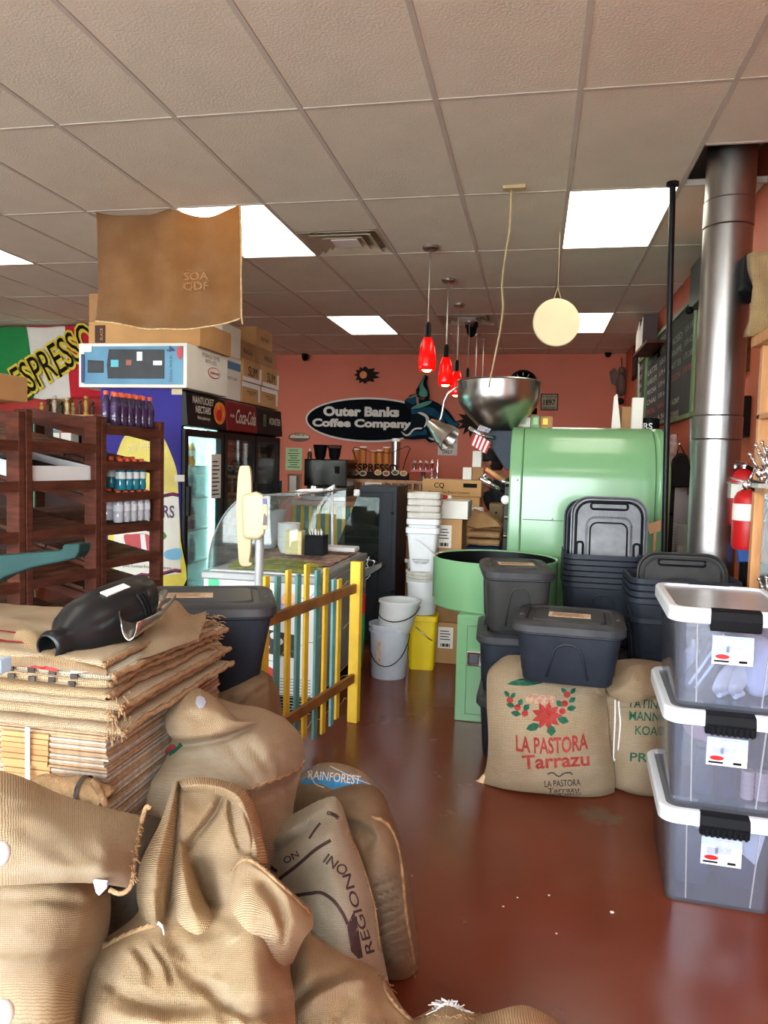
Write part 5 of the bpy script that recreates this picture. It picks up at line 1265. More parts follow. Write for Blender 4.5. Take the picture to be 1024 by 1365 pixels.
# ================================================================ cartons beside the tower, work table with goods
bx0, bx1 = at(578, 850, Y=5.38).x, at(608, 850, Y=5.38).x
wB = .40
c1 = carton(bx0, bx1+.22, 5.38, 5.38+wB, .0+.001, .30, M_card, 'brown carton with white label on the floor behind the cooling tray', None)
c2 = carton(bx0+.01, bx1+.2, 5.39, 5.39+wB, .303, .66, M_card2, 'plain brown carton in the middle of the stack behind the tray', None)
bxt = at(616, 710, Y=5.38).x
c3 = carton(bx0+.02, bxt, 5.38, 5.38+wB, .663, at(600, 692, Y=5.38).z, M_card, 'tall brown carton with label rising behind the cooling tray', None)
def ship_label(parent, px0, py0, px1, py1, Y):
    x0, x1, z0, z1 = rect(px0, py0, px1, py1, Y)
    MB().box(x0, x1, Y-.002, Y, z0, z1).build('shipping_label', M_paper, parent)
    for q in range(8):
        xx = x0+.02+(x1-x0-.04)*q/8; MB().box(xx, xx+.004+.003*(q % 3), Y-.003, Y-.002, z0+.01, z0+(z1-z0)*.22).build('barcode_bar', M_ink, parent)
    for q in range(4): MB().box(x0+.015, x1-.02-.01*(q % 2), Y-.003, Y-.002, z0+(z1-z0)*(.4+.13*q), z0+(z1-z0)*(.44+.13*q)).build('print_line', M_ink, parent)
ship_label(c1, 584, 836, 604, 864, 5.38); ship_label(c3, 582, 700, 602, 730, 5.38)
z3 = at(600, 692, Y=5.38).z
x0, x1, z0, z1 = rect(586, 668, 624, 692, 5.36)
carton(x0, x1, 5.36, 5.7, z3+.003, z1, M_cardw, 'long white carton lying on the tall brown carton', None, tape=False)
# table
tb = thing('work_table', 'low steel work table behind the roaster tray', 'table', (-.1, 6.5, 0)); TZ = .69
tx0, tx1 = -.98, -.225
MB().box(tx0, tx1, 5.85, 7.1, TZ-.03, TZ).build('tabletop', M_steel, tb)
for xx in (tx0+.04, tx1-.04):
    for yy in (5.9, 7.05): MB().box(xx-.02, xx+.02, yy-.02, yy+.02, 0, TZ-.03).build('leg', M_steel, tb)
# folded sacks on table
M_fold = pm('folded_jute', (196, 156, 108), .9, var=.12, scale=14); M_foldb = pm('folded_blue', (50, 76, 130), .85, var=.15, scale=10); M_foldg = pm('folded_grey', (96, 104, 116), .85, var=.1)
zz = TZ+.001
for q, (mt, w_, lb, h_) in enumerate(((M_foldg, 'grey', 'folded grey cloth lowest in the pile on the work table', .05), (M_foldb, 'blue', 'folded blue cloth in the pile on the work table', .045), (M_fold, 'tan', 'lower folded tan sack on the work table', .05), (M_fold, 'tan', 'upper folded tan sack with a red edge on the work table', .05))):
    x0, x1 = at(617+q, 720, Y=5.9).x, -.25
    rings = []
    for k in range(13):
        x = x0+(x1-x0)*k/12; s_ = .5+.5*math.sin(PI*min(1, k/1.5)/2)
        rings.append([(x, 5.88+.02*q+yy*.45, zz+zz2*h_*s_+.006*noise.noise(Vector((x*9, yy*3, q)))) for yy, zz2 in ((0, .5), (.03, .9), (.3, 1.0), (.9, .95), (1, .5), (.9, .06), (.3, .04), (.03, .1))])
    o = MB().loft(rings).build('folded_cloth', mt, None, smooth=True); tag(o, lb, 'cloth', 'folded cloths on the work table'); zz += h_+.012
# kraft bag lying on top
P = [at(a, b, Y=5.95) for a, b in ((618, 706), (625, 690), (630, 683), (650, 688), (664, 698), (672, 706), (655, 708), (634, 710))]
zmin = min(v.z for v in P)
o = thing('kraft_bag', 'crumpled brown kraft paper bag on the folded sacks', 'bag', (P[0].x, 6.05, zz))
rings = []
for k in range(5):
    f_ = (0.85, 1.0, .95, .8, .3)[k]; cz = sum((v for v in P), Vector())/len(P)
    rings.append([cz+(v-cz)*f_+Vector((0, .06*k, max(0, zz-zmin+.0)+.01*noise.noise(v*20+Vector((k, 0, 0)))*1.5)) for v in P])
MB().loft(rings).build('paper_body', pm('kraft', (186, 142, 92), .8, var=.12, scale=12), o)
# drawers, boxes, rolls
dzx0, dzx1, dz0, dz1 = rect(652, 672, 671, 706, 6.45)
o = thing('drawer_cabinet', 'small olive wooden drawer cabinet on the work table', 'cabinet', ((dzx0+dzx1)/2, 6.5, TZ))
M_olv = pm('olive_wood', (124, 100, 58), .6, var=.15)
MB().box(dzx0, dzx1, 6.45, 6.75, TZ+.001, dz1).build('case', M_olv, o)
for q in range(3):
    za = TZ+.02+q*(dz1-TZ-.03)/3; df = MB().box(dzx0+.008, dzx1-.008, 6.435, 6.45, za, za+(dz1-TZ-.03)/3-.01).build('drawer', M_olv, o, bevel=.003)
    MB().ball(((dzx0+dzx1)/2, 6.425, za+(dz1-TZ)/6), .009).build('knob', M_dk, df)
x0, x1, z0, z1 = rect(590, 663, 658, 690, 6.55)
carton(x0, x1-.12, 6.55, 6.98, TZ+.001, z1, M_card, 'big brown carton on the work table below the beverage box', None)
zc = z1+.002
x0, x1, z0, z1 = rect(563, 641, 642, 663, 6.62)
cb = carton(x0, x1, 6.62, 6.98, zc, zc+(z1-z0), M_card, 'long beverage supply carton with CQ print on the pile', None)
lettering('lettering', 'CQ', M_ink, cb, ((x0+.15), 6.618, zc+(z1-z0)*.62), UX, UZ, w=.09, bold=.01)
lettering('lettering', 'Beverage Tea Brand Company', M_ink, cb, ((x0+x1)/2-.02, 6.618, zc+(z1-z0)*.22), UX, UZ, w=.36, bold=.0)
MB().box(x1-.16, x1-.04, 6.617, 6.619, zc+(z1-z0)*.55, zc+(z1-z0)*.8).build('print_patch', M_ink, cb)
p = at(637, 680, Y=6.47); o = MB().lathe([(.02, TZ+.001), (.055, TZ+.001), (.055, at(637, 676, Y=6.47).z), (.02, at(637, 676, Y=6.47).z)], (p.x, 6.47, 0), 24).build('paper_roll', M_paper, None, smooth='auto'); tag(o, 'white paper roll standing beside the white carton', 'paper roll')
z_w = zc+(z1-z0)+.002
for q, (px0, py0, px1, py1) in enumerate(((617, 623, 630, 641), (630, 601, 642, 622))):
    x0, x1, z0, z1 = rect(px0, py0, px1, py1, 6.72)
    za = z_w if q == 0 else z_w+.004+(rect(617, 623, 630, 641, 6.72)[3]-z_w)
    carton(x0, x1, 6.72, 6.86, za, z1, M_cardw, ('lower small white box on the beverage carton', 'upper small white box near the bowed worker')[q], None, tape=False)
x0, x1, z0, z1 = rect(612, 623, 620, 641, 6.9)
carton(at(628, 630, Y=6.72).x, at(645, 630, Y=6.72).x, 6.72, 6.86, z_w, rect(617, 623, 630, 641, 6.72)[3], M_card2, 'small brown box beside the small white box', None, tape=False)
# red handled tool on the pile
o = thing('red_gripper_tool', 'red handled tool lying across the white carton', 'tool', at(590, 664, Y=5.5))
zt_ = rect(586, 668, 624, 692, 5.36)[3]
a, b_ = at(566, 664, Y=5.5), at(596, 664, Y=5.5)
MB().tube([(a.x, 5.5, zt_+.014), (b_.x-.05, 5.5, zt_+.014)], .012, 10).build('handle', M_red, o); MB().ball((b_.x-.02, 5.5, zt_+.02), .018, sq=(1.4, 1, 1)).build('head', M_red, o, smooth=True); MB().ball((b_.x+.02, 5.5, zt_+.02), .017).build('cap', M_white, o, smooth=True)
# open flap cartons behind, far pile
x0, x1, z0, z1 = rect(532, 655, 575, 690, 7.4)
carton(x0, x1, 7.4, 7.9, z0-.5, z1, M_card2, 'brown open carton far behind the pail tower', None, tape=False)
x0, x1, z0, z1 = rect(520, 650, 610, 720, 7.35)
tb2 = thing('prep_counter', 'wooden prep counter far behind the pail tower', 'counter', ((x0+x1)/2, 7.7, 0))
zt2 = at(550, 690, Y=7.35).z-.5+.36
cz = rect(532, 655, 575, 690, 7.4)[2]-.5
MB().box(x0, x1, 7.35, 8.0, cz-.05, cz-.002).build('worktop', M_oak, tb2); MB().box(x0+.03, x1-.03, 7.4, 7.95, 0, cz-.05).build('carcass', M_card2, tb2)

# ================================================================ worker bowed over behind the roaster
YP = 7.45
wk_ = thing('person', 'worker in black cap and navy shirt bowing behind the roaster', 'person', (at(672, 700, Y=YP).x, YP, 0))
def skinned(name, pts, edges, mt, parent, sub=2):
    me = bpy.data.meshes.new(name); me.from_pydata([tuple(MW[parent.name].inverted() @ Vector(p[0])) for p in pts], edges, [])
    o = bpy.data.objects.new(name, me); COL.objects.link(o); o.parent = parent; MW[o.name] = MW[parent.name]
    md = o.modifiers.new('skin', 'SKIN'); 
    for i, p in enumerate(pts): me.skin_vertices[0].data[i].radius = (p[1], p[1] if len(p) < 3 else p[2]); me.skin_vertices[0].data[i].use_root = (i == 0)
    md.use_smooth_shade = True
    s_ = o.modifiers.new('soft', 'SUBSURF'); s_.levels = sub; s_.render_levels = sub
    me.materials.append(mt); return o
hx = at(656, 618, Y=YP).x; hzz = at(656, 618, Y=YP).z
bx_ = at(670, 700, Y=YP).x
M_skin = pm('skin', (168, 110, 84), .55, var=.05); M_shirt = pm('navy_shirt', (24, 28, 40), .85, var=.15); M_trouser = pm('dark_trousers', (30, 30, 34), .85, var=.1); M_hair = pm('dark_hair', (30, 22, 20), .7); M_capm = pm('black_cap', (18, 18, 20), .8, var=.2)
nk = Vector((hx+.07, YP, hzz-.10)); ch = Vector((bx_, YP+.02, hzz-.28)); pel = Vector((bx_+.06, YP+.06, .95))
pts = [(pel, .15, .12), (Vector((bx_+.03, YP+.04, 1.12)), .14, .11), (ch, .17, .11), (nk, .055), (Vector((hx+.03, YP-.01, hzz-.045)), .052), (Vector((hx, YP-.015, hzz+.0)), .085), (Vector((hx-.025, YP-.02, hzz+.06)), .088)]
ed = [(0, 1), (1, 2), (2, 3), (3, 4), (4, 5), (5, 6)]
def limb(start, seq):
    prev = start
    for p_, r_ in seq: pts.append((Vector(p_), r_)); ed.append((prev, len(pts)-1)); prev = len(pts)-1
for s_ in (-1, 1):
    limb(2, [((ch.x-.02, YP+.17*s_, ch.z+.04), .065), ((ch.x-.07, YP-.02+.2*s_, ch.z-.2), .05), ((hx-.06, YP-.08+.12*s_, hzz-.22), .038), ((hx-.12, YP-.1+.1*s_, hzz-.20), .03)])
    limb(0, [((pel.x, pel.y+.1*s_, .86), .095), ((pel.x-.01, pel.y+.1*s_, .48), .062), ((pel.x+.01, pel.y+.1*s_, .09), .045), ((pel.x-.12, pel.y+.1*s_, .04), .04)])
skinned('body', pts, ed, M_skin, wk_)
# hands
for s_ in (-1, 1):
    base = Vector((hx-.12, YP-.1+.1*s_, hzz-.20))
    hp_ = [(base, .028, .018), (base+Vector((-.05, 0, .01)), .034, .014)]; he = [(0, 1)]
    for k_ in range(4):
        o_ = base+Vector((-.07, -.026+.018*k_, .012)); hp_.append((o_, .009)); he.append((1, len(hp_)-1))
        hp_.append((o_+Vector((-.035+.004*abs(k_-1.5), 0, -.012)), .008)); he.append((len(hp_)-2, len(hp_)-1)); hp_.append((o_+Vector((-.05, 0, -.038)), .007)); he.append((len(hp_)-2, len(hp_)-1))
    hp_.append((base+Vector((-.03, -.035*s_, -.004)), .010)); he.append((0, len(hp_)-1)); hp_.append((base+Vector((-.065, -.045*s_, -.012)), .008)); he.append((len(hp_)-2, len(hp_)-1))
    skinned('hand', hp_, he, M_skin, wk_, 1)
tp = [(pel+Vector((0, 0, .02)), .165, .135), (Vector((bx_+.02, YP+.04, 1.12)), .21, .19), (ch, .24, .22), (nk+Vector((.02, 0, -.02)), .07)]
te = [(0, 1), (1, 2), (2, 3)]
for s_ in (-1, 1):
    i0 = len(tp); tp.append((Vector((ch.x-.02, YP+.17*s_, ch.z+.04)), .078)); te.append((2, i0)); tp.append((Vector((ch.x-.07, YP-.02+.2*s_, ch.z-.19)), .066)); te.append((i0, i0+1)); tp.append((Vector((hx-.05, YP-.07+.13*s_, hzz-.25)), .05)); te.append((i0+1, i0+2))
skinned('shirt', tp, te, M_shirt, wk_)
lp = [(pel, .165, .13)]; le = []
for s_ in (-1, 1):
    prev = 0
    for p_, r_ in (((pel.x, pel.y+.1*s_, .86), .105), ((pel.x-.01, pel.y+.1*s_, .48), .075), ((pel.x+.01, pel.y+.1*s_, .11), .065)):
        lp.append((Vector(p_), r_)); le.append((prev, len(lp)-1)); prev = len(lp)-1
skinned('trousers', lp, le, M_trouser, wk_)
hd = Vector((hx-.012, YP-.018, hzz+.035))
MB().lathe([(.102, -.015), (.105, .02), (.098, .07), (.07, .105), (.02, .12)], hd, 24, axis=(-.25, 0, 1)).build('cap', M_capm, wk_, smooth=True)
MB().loft([[hd+Vector((-.09-.10*math.cos(a_)*.9, .085*math.sin(a_), -.005-.03*math.cos(a_)+e_)) for a_ in [(-80+16*k)*PI/180 for k in range(11)]] for e_ in (0, .008)]).build('cap_peak', M_capm, wk_)
MB().lathe([(.06, -.10), (.085, -.06), (.096, -.01), (.097, .01)], hd+Vector((.025, .01, 0)), 20, axis=(-.25, 0, 1)).build('hair', M_hair, wk_, smooth=True)
MB().ball(hd+Vector((-.105, -.01, -.045)), .018, sq=(1.2, .7, 1)).build('nose', M_skin, wk_, smooth=True)
for s_ in (-1, 1):
    MB().ball(hd+Vector((-.085, .035*s_, -.02)), .011).build('eye', M_white, wk_, smooth=True)
    MB().ball(hd+Vector((.0, .10*s_, -.03)), .02, sq=(.8, .4, 1.2)).build('ear', M_skin, wk_, smooth=True)
MB().ball(hd+Vector((-.088, 0, -.085)), .02, sq=(.5, 1.2, .3)).build('mouth', pm('lip', (140, 70, 62), .5), wk_, smooth=True)
# ================================================================ right wall
def onw(px, py, X=1.2): return at(px, py, X=X)
M_slate = pm('chalkboard', (40, 46, 44), .75, rgb2=(58, 62, 58), scale=4); M_bframe = pm('board_frame_green', (108, 136, 92), .5, var=.15)
M_chalk = pm('chalk_white', (206, 206, 200), .9); M_chalkr = pm('chalk_red', (190, 96, 90), .9); M_chalkg = pm('chalk_grey', (150, 168, 150), .9)
UYm = Vector((0, -1, 0))          # reading direction on the right wall runs towards the camera
def board(y_far, y_near, z0, z1, label, lines, cols, big=False):
    t = thing('chalkboard', label, 'chalkboard', (XR-.01, (y_far+y_near)/2, z0), group='menu boards')
    MB().box(XR-.03, XR-.002, y_near, y_far, z0, z1).build('slate', M_slate, t)
    f = .035
    for (ya, yb, za, zb) in ((y_near-f, y_near, z0-f, z1+f), (y_far, y_far+f, z0-f, z1+f), (y_near, y_far, z0-f, z0), (y_near, y_far, z1, z1+f)):
        MB().box(XR-.045, XR-.002, ya, yb, za, zb).build('frame_bar', M_bframe, t)
    n = len(lines); H = z1-z0; W = y_far-y_near
    for q, (a, b_, mt) in enumerate(lines):
        zz = z1-H*(q+.7)/n
        lettering('chalk_line', a, mt, t, (XR-.031, y_far-W*.27, zz), UYm, UZ, w=W*.44, h=H/n*.5, bold=.0)
        if b_: lettering('chalk_price', b_, mt, t, (XR-.031, y_near+W*.22, zz+.01), UYm, UZ, w=W*.36, h=H/n*.42, bold=.0)
    return t
zA0, zA1 = onw(900, 556).z, onw(900, 432).z
board(8.72, 7.32, zA0, zA1, 'big menu chalkboard left of the thin pole on the right wall', [('BREWED COFFEE', '2.00 2.25 2.50', M_chalk), ('AMERICANO', '2.25 2.50', M_chalkg), ('LATTE', '3.25 3.75', M_chalk), ('FLAVORED LATTE', '3.75 4.25', M_chalk), ('MOCHA', '3.75 4.25', M_chalk), ('CHAI', '3.50 4.00', M_chalk), ('SPECIAL', '4.00 4.50', M_chalkr), ('SMOOTHIE', '4.50', M_chalk)], 2)
board(7.24, 6.22, zA0-.02, zA1+.0, 'menu chalkboard between the thin pole and the flue pipe', [('', '', M_chalk)]*0+[(' ', '', M_chalk), ('ICED', '3.25 3.50', M_chalkg), ('FRAPPE', '3.75 4.25', M_chalkg), ('HOT TEA', '1.75 2.00', M_chalkg), ('COCOA', '2.50 3.00', M_chalkr), ('', '', M_chalk), ('$1 A DAY!', '', M_chalk), ('BAG OF OBX BLEND', '', M_chalk)], 2)
board(6.14, 5.5, zA0-.02, zA1+.02, 'narrow menu chalkboard half hidden by the flue pipe', [('TEAS', '2', M_chalk), ('ICED TEA', '2', M_chalk), ('SODA', '1', M_chalk), ('WATER', '1', M_chalk), ('MUFFIN', '2', M_chalk), ('BAGEL', '2', M_chalk), ('COOKIE', '1', M_chalk), ('SCONE', '2', M_chalk)], 2)
board(9.45, 8.82, zA0+.05, zA1-.08, 'farthest narrow menu chalkboard near the wall conduit', [(s_, '', M_chalk) for s_ in ('BLENDS', 'DECAF', 'KONA', 'SUMATRA', 'HOUSE', 'FRENCH', 'ORGANIC')], 1)
# framed dark picture far right corner
y0, y1 = 10.1, 9.75
o = thing('dark_picture', 'small dark framed picture at the far end of the right wall', 'picture', (XR, 9.9, onw(847, 500).z))
MB().box(XR-.03, XR-.002, 9.75, 10.15, onw(848, 505).z, onw(848, 462).z).build('frame', M_dk, o); MB().box(XR-.034, XR-.03, 9.79, 10.11, onw(848, 505).z+.04, onw(848, 462).z-.04).build('picture_sheet', pm('brown_picture', (96, 60, 46), .6, rgb2=(60, 40, 36), scale=9), o)
# conduits
for (pts, lb) in (([(849, 447), (852, 450), (853, 470), (852, 540), (851, 565)], 'grey conduit down the wall beside the farthest chalkboard'), ([(923, 357), (929, 365), (931, 385), (930, 402)], 'grey conduit above the chalkboard frame'), ([(922, 558), (921, 600), (919, 660)], 'grey conduit below the chalkboards behind the pipe')):
    o = MB().tube([onw(a, b, XR-.03) for a, b in pts], .016, 8).build('conduit', pm('conduit_grey', (160, 158, 156), .4, .5), None, smooth=True); tag(o, lb, 'conduit', 'wall conduits')
# shelf with books
ya, yb = onw(868, 440).y, onw(893, 420).y
zs = onw(880, 441, 1.05).z
o = thing('book_shelf', 'small dark wall shelf carrying books above the chalkboard', 'shelf', (1.1, (ya+yb)/2, zs)); MB().box(1.0, XR-.002, yb, ya-.2, zs-.03, zs).build('board', M_wood, o)
MB().box(XR-.03, XR-.002, yb+.2, ya-.4, zs-.12, zs-.03).build('bracket', M_wood, o)
bc = ((200, 190, 180), (150, 110, 90), (220, 214, 205), (90, 60, 50), (190, 170, 150), (120, 110, 100), (214, 200, 180), (80, 60, 60))
yq = ya-.25
for q in range(8):
    w_ = .04+.025*((q*3) % 4)/3; h_ = .22+.10*((q*5) % 4)/3
    g = thing('book', '%s book from the far end of the wall shelf' % NUM[q], 'book', (1.1, yq-w_/2, zs), group='books on the wall shelf')
    MB().box(1.02, 1.16, yq-w_, yq, zs+.001, zs+h_).build('cover', pm('book_%d' % q, bc[q], .6), g); MB().box(1.016, 1.02, yq-w_+.006, yq-.006, zs+.02, zs+h_-.02).build('spine_label', M_paper, g)
    yq -= w_+.012
    if yq < yb+.1: break
# wall speaker beside the pipe
Yp = 4.08
zt0, zt1_ = at(1006, 398, Y=Yp).z, at(1006, 338, Y=Yp).z
o = thing('wall_speaker', 'black wall speaker beside the flue pipe near the ceiling', 'speaker', (1.15, Yp+.1, zt0))
sx0, sx1 = at(992, 370, Y=Yp).x, min(at(1012, 370, Y=Yp).x, XR-.03)
MB().prism([(sx0, zt0+.06), (sx1, zt0), (sx1, zt1_), (sx0, zt1_)], 'y', Yp, Yp+.2).build('cabinet', M_black, o, bevel=.01); MB().box(sx0+.02, sx1-.02, Yp-.006, Yp, zt0+.08, zt1_-.02).build('grille', pm('grille_cloth', (34, 36, 42), .9), o)
MB().box(sx1-.02, XR-.001, Yp+.06, Yp+.12, zt0+.1, zt0+.2).build('bracket', M_blackm, o)
def wall_span(px0, px1, py0, py1):
    ym, xm = (py0+py1)/2, (px0+px1)/2
    return at(px1, ym, X=XR).y, at(px0, ym, X=XR).y, at(xm, py1, X=XR).z, at(xm, py0, X=XR).z
za, zb = at(936, 408, Y=6.0).z, at(936, 350, Y=6.0).z
o = thing('wall_screen', 'dark green grey screen on the wall behind the flue pipe', 'screen', (1.15, 5.9, za)); MB().box(1.10, XR-.001, 5.55, 6.15, za, zb).build('screen_body', pm('screen_dark', (60, 74, 70), .4), o, bevel=.006)
MB().ball((1.08, 6.0, za-.03), .03).build('knob', M_black, o, smooth=True)
def wallbox(name, px0, py0, px1, py1, Y, D, mt, lb, cat, X1=None):
    x0, x1, z0, z1 = rect(px0, py0, px1, py1, Y)
    x1 = X1 or x1; o = MB().box(x0, x1, Y, Y+D, z0, z1).build(name, mt, None, bevel=.005); tag(o, lb, cat); return (x0, x1, z0, z1)
ya, yb, z0, z1 = wall_span(994, 1004, 410, 434)
o = MB().box(XR-.05, XR-.001, ya, yb, z0, z1).build('alarm_box', M_white, None, bevel=.005); tag(o, 'small white alarm box on the wall right of the pipe', 'alarm')
ya, yb, z0, z1 = wall_span(984, 1001, 440, 497)
o = thing('woven_picture', 'brown woven picture hanging right of the flue pipe', 'wall art', (XR, (ya+yb)/2, z0))
MB().box(XR-.02, XR-.001, ya, yb, z0, z1).build('panel', pm('woven_brown', (150, 100, 60), .8, rgb2=(80, 50, 34), scale=18), o)
for q in range(9): yy_ = ya+(yb-ya)*(q+.5)/9; MB().tube([(XR-.022, yy_, z0), (XR-.03, yy_+.02*math.sin(q*2), (z0+z1)/2), (XR-.022, yy_, z1)], .008, 5).build('twig', M_dk if q % 2 else M_oak, o, smooth=True)
ya, yb, z0, z1 = wall_span(981, 1001, 531, 583)
o = thing('framed_certificate', 'dark framed certificate on the wall right of the pipe', 'picture', (XR, (ya+yb)/2, z0))
MB().box(XR-.04, XR-.001, ya, yb, z0, z1).build('frame', M_dk, o, bevel=.005); MB().box(XR-.044, XR-.04, ya+.05, yb-.05, z0+.04, z1-.04).build('sheet', pm('aged_paper', (176, 168, 148), .7), o)
flat_poly(ellipse(.05, .04, 18), (XR-.044, (ya+yb)/2, (z0+z1)/2+.03), (0, -1, 0), UZ, 0, .003).build('seal', M_tin, o)
# extinguishers
def extinguisher(px, pyt, pyb, Y, label, full=True):
    zb, zt = at(px, pyb, Y=Y).z, at(px, pyt, Y=Y).z; x = at(px, pyb, Y=Y).x; h = zt-zb; r = .075
    g = thing('fire_extinguisher', label, 'extinguisher', (x, Y, zb), group='fire extinguishers')
    MB().lathe([(r*.9, 0), (r, .02), (r, h*.72), (r*.8, h*.82), (r*.35, h*.88)], (x, Y, zb), 24).build('cylinder', M_red, g, smooth='auto')
    MB().lathe([(.022, h*.88), (.022, h*.93), (.03, h*.935), (.02, h*.97)], (x, Y, zb), 16).build('valve', M_chrome, g)
    MB().bar((x-.03, Y, zb+h*.97), (x-.10, Y-.01, zb+h*1.03), .02, .008).build('lever', M_steel, g); MB().bar((x-.03, Y, zb+h*.94), (x-.11, Y-.01, zb+h*.955), .02, .008).build('handle', M_steel, g)
    MB().lathe([(r+.002, h*.42), (r+.002, h*.66)], (x, Y, zb), 24, cap0=False, cap1=False).build('label_wrap', M_paper, g, smooth=True)
    MB().tube([(x, Y-.02, zb+h*.9), (x+.06, Y-.08, zb+h*.8), (x+.03, Y-.095, zb+h*.4), (x+.02, Y-.09, zb+h*.2)], .012, 8).build('hose', M_blackm, g, smooth=True)
    MB().box(x-.02, XR-.001, Y+.02, Y+.05, zb+h*.6, zb+h*.66).build('wall_bracket', M_blackm, g)
    return g
extinguisher(996, 640, 732, 4.0, 'front red fire extinguisher with white label hanging by the cabinet')
extinguisher(990, 614, 700, 4.22, 'rear red fire extinguisher behind the flue pipe')
x0, x1, z0, z1 = rect(990, 738, 1006, 790, 4.1)
o = thing('tool_bin', 'dark wall bin with blue brush under the extinguisher', 'bin', ((x0+x1)/2, 4.2, z0)); MB().box(x0, XR-.001, 4.1, 4.17, z0, z1-.05).build('bin_body', M_black, o); MB().obox(((x0+x1)/2, 4.2, z1-.01), (.03, 0, .01), (0, .02, 0), (-.008, 0, .05)).build('brush', pm('brush_blue', (60, 110, 190), .6), o)
# pine cabinet at the right edge
Yc = 3.86
cx0 = at(1003, 650, Y=Yc).x
pc = thing('pine_cabinet', 'pine wood display cabinet at the right edge with silver spoons', 'cabinet', (cx0+.08, Yc-.3, 0))
ztop = at(1010, 462, Y=Yc).z
M_pine = pm('pine_orange', (214, 150, 92), .45, var=.15, scale=5, stretch=(5, 5, .6))
for (xx, yy) in ((cx0, Yc), (XR-.05, Yc), (cx0, Yc-.7), (XR-.05, Yc-.7)): MB().box(xx, xx+.045, yy-.045, yy, 0, ztop).build('post', M_pine, pc, bevel=.004)
for z in (.45, .8, at(1010, 648, Y=Yc).z-.03, at(1010, 560, Y=Yc).z): MB().box(cx0+.0, XR-.004, Yc-.7, Yc-.002, z, z+.025).build('shelf', M_pine, pc, bevel=.003)
MB().box(cx0-.03, XR-.003, Yc-.74, Yc+.05, ztop, ztop+.05).build('cornice', M_pine, pc, bevel=.006)
MB().box(XR-.012, XR-.003, Yc-.66, Yc-.046, .1, ztop).build('mirror_back', pm('mirror', (190, 200, 205), .08, 1.0), pc)
MB().box(cx0+.046, XR-.05, Yc-.03, Yc-.024, .85, ztop).build('pane', M_glass, pc)
x0, x1, z0, z1 = rect(1005, 332, 1040, 455, Yc-.05)
o = thing('tan_sack_panel', 'pale tan sack panel with green print standing on the pine cabinet', 'panel', ((x0+x1)/2, Yc, ztop+.05))
G = [[Vector((x0+(XR-.004-x0)*i/9, Yc-.02+.012*math.sin(i*1.3+j*.4), ztop+.052+(z1-ztop-.052)*j/15)) for i in range(10)] for j in range(16)]
MB().grid(G).build('cloth', burlap('tan_weave', (214, 184, 128), (188, 152, 98), .006, .25), o, smooth=True, solid=.05, uvs=[(i*.02, j*.03) for j in range(16) for i in range(10)])
flat_poly(ellipse(.03, .06, 18), (x0+.1, Yc-.04, ztop+.25), UX, UZ, 0, .003).build('print_shape', pm('print_olive', (110, 130, 90), .8), o)
# hanging / bundled silver spoons
def spoons(pxs, label, zb):
    o = thing('spoon_bundle', label, 'spoons', (at(1010, 600, Y=Yc-.1).x, Yc-.1, zb), group='silver spoon bundles')
    for q, (px, py, ang) in enumerate(pxs):
        p = at(px, py, Y=Yc-.16-.02*(q % 3)); ang = max(-.4, min(.5, ang)); d_ = Vector((math.sin(ang), -.1, -math.cos(ang)))*.8
        MB().tube([p, p+d_*.05, p+d_*.09], [.006, .005, .009], 8).build('spoon_stem', M_chrome, o, smooth=True)
        MB().ball(p+d_*.115, .021, sq=(1, .5, 1.2)).build('spoon_bowl', M_chrome, o, smooth=True)
        MB().ball(p, .010).build('spoon_finial', M_chrome, o, smooth=True)
    MB().tube([at(1000, 640, Y=Yc-.14), at(1030, 650, Y=Yc-.14)], .008, 8).build('rack_bar', M_steel, o)
    MB().box(at(1006, 640, Y=Yc-.14).x, at(1030, 640, Y=Yc-.14).x, Yc-.2, Yc-.08, zb, zb+.02).build('rack_foot', M_steel, o)
    return o
spoons([(1008, 594, .6), (1016, 590, .3), (1012, 604, .9), (1022, 598, .1), (1004, 612, 1.0), (1018, 612, .5), (1008, 622, -.9), (1024, 616, .2), (1000, 606, 1.4), (1020, 625, .4)], 'upper bundle of silver spoons on the pine cabinet', at(1010, 648, Y=Yc).z-.005)
o = spoons([(1012, 772, .4), (1022, 770, .1), (1016, 782, .7), (1024, 786, .2), (1008, 786, 1.0)], 'lower bundle of silver spoons above the clear bins', .826)
# ---- steel rack behind the roaster
rk = thing('steel_shelf_rack', 'black shelf rack with papers and filters between pole and pipe', 'rack', (.75, 6.3, 0)); ra, rb_ = .42, 1.06
for z in (.3, .75, 1.12, 1.72): MB().box(ra, rb_, 6.1, 6.55, z-.025, z).build('shelf', M_blackm, rk)
for xx in (ra, rb_-.03):
    for yy in (6.1, 6.52): MB().box(xx, xx+.03, yy, yy+.03, 0, 1.72).build('post', M_blackm, rk)
def item(name, px0, py0, px1, py1, Y, D, zb, mt, lb, cat, bevel=.003):
    x0, x1, z0, z1 = rect(px0, py0, px1, py1, Y); o = MB().box(x0, x1, Y, Y+D, zb+.001, z1).build(name, mt, None, bevel=bevel); tag(o, lb, cat); return o
P = [at(a, b, Y=6.15) for a, b in ((815, 566), (819, 528), (823, 525), (829, 564))]
P[0].z = P[3].z = 1.7215
o = MB().loft([P, [v+Vector((.0, .02, 0)) for v in P]]).build('leaning_board', M_paper, None); tag(o, 'white card leaning among the goods behind the roaster', 'card')
item('small_carton', 829, 542, 845, 562, 6.2, .2, 1.72, M_card2, 'small brown carton on the shelf rack behind the roaster', 'box')
item('white_sheet', 843, 530, 858, 556, 6.12, .06, 1.72, M_paper, 'white paper block on the shelf rack behind the roaster', 'paper')
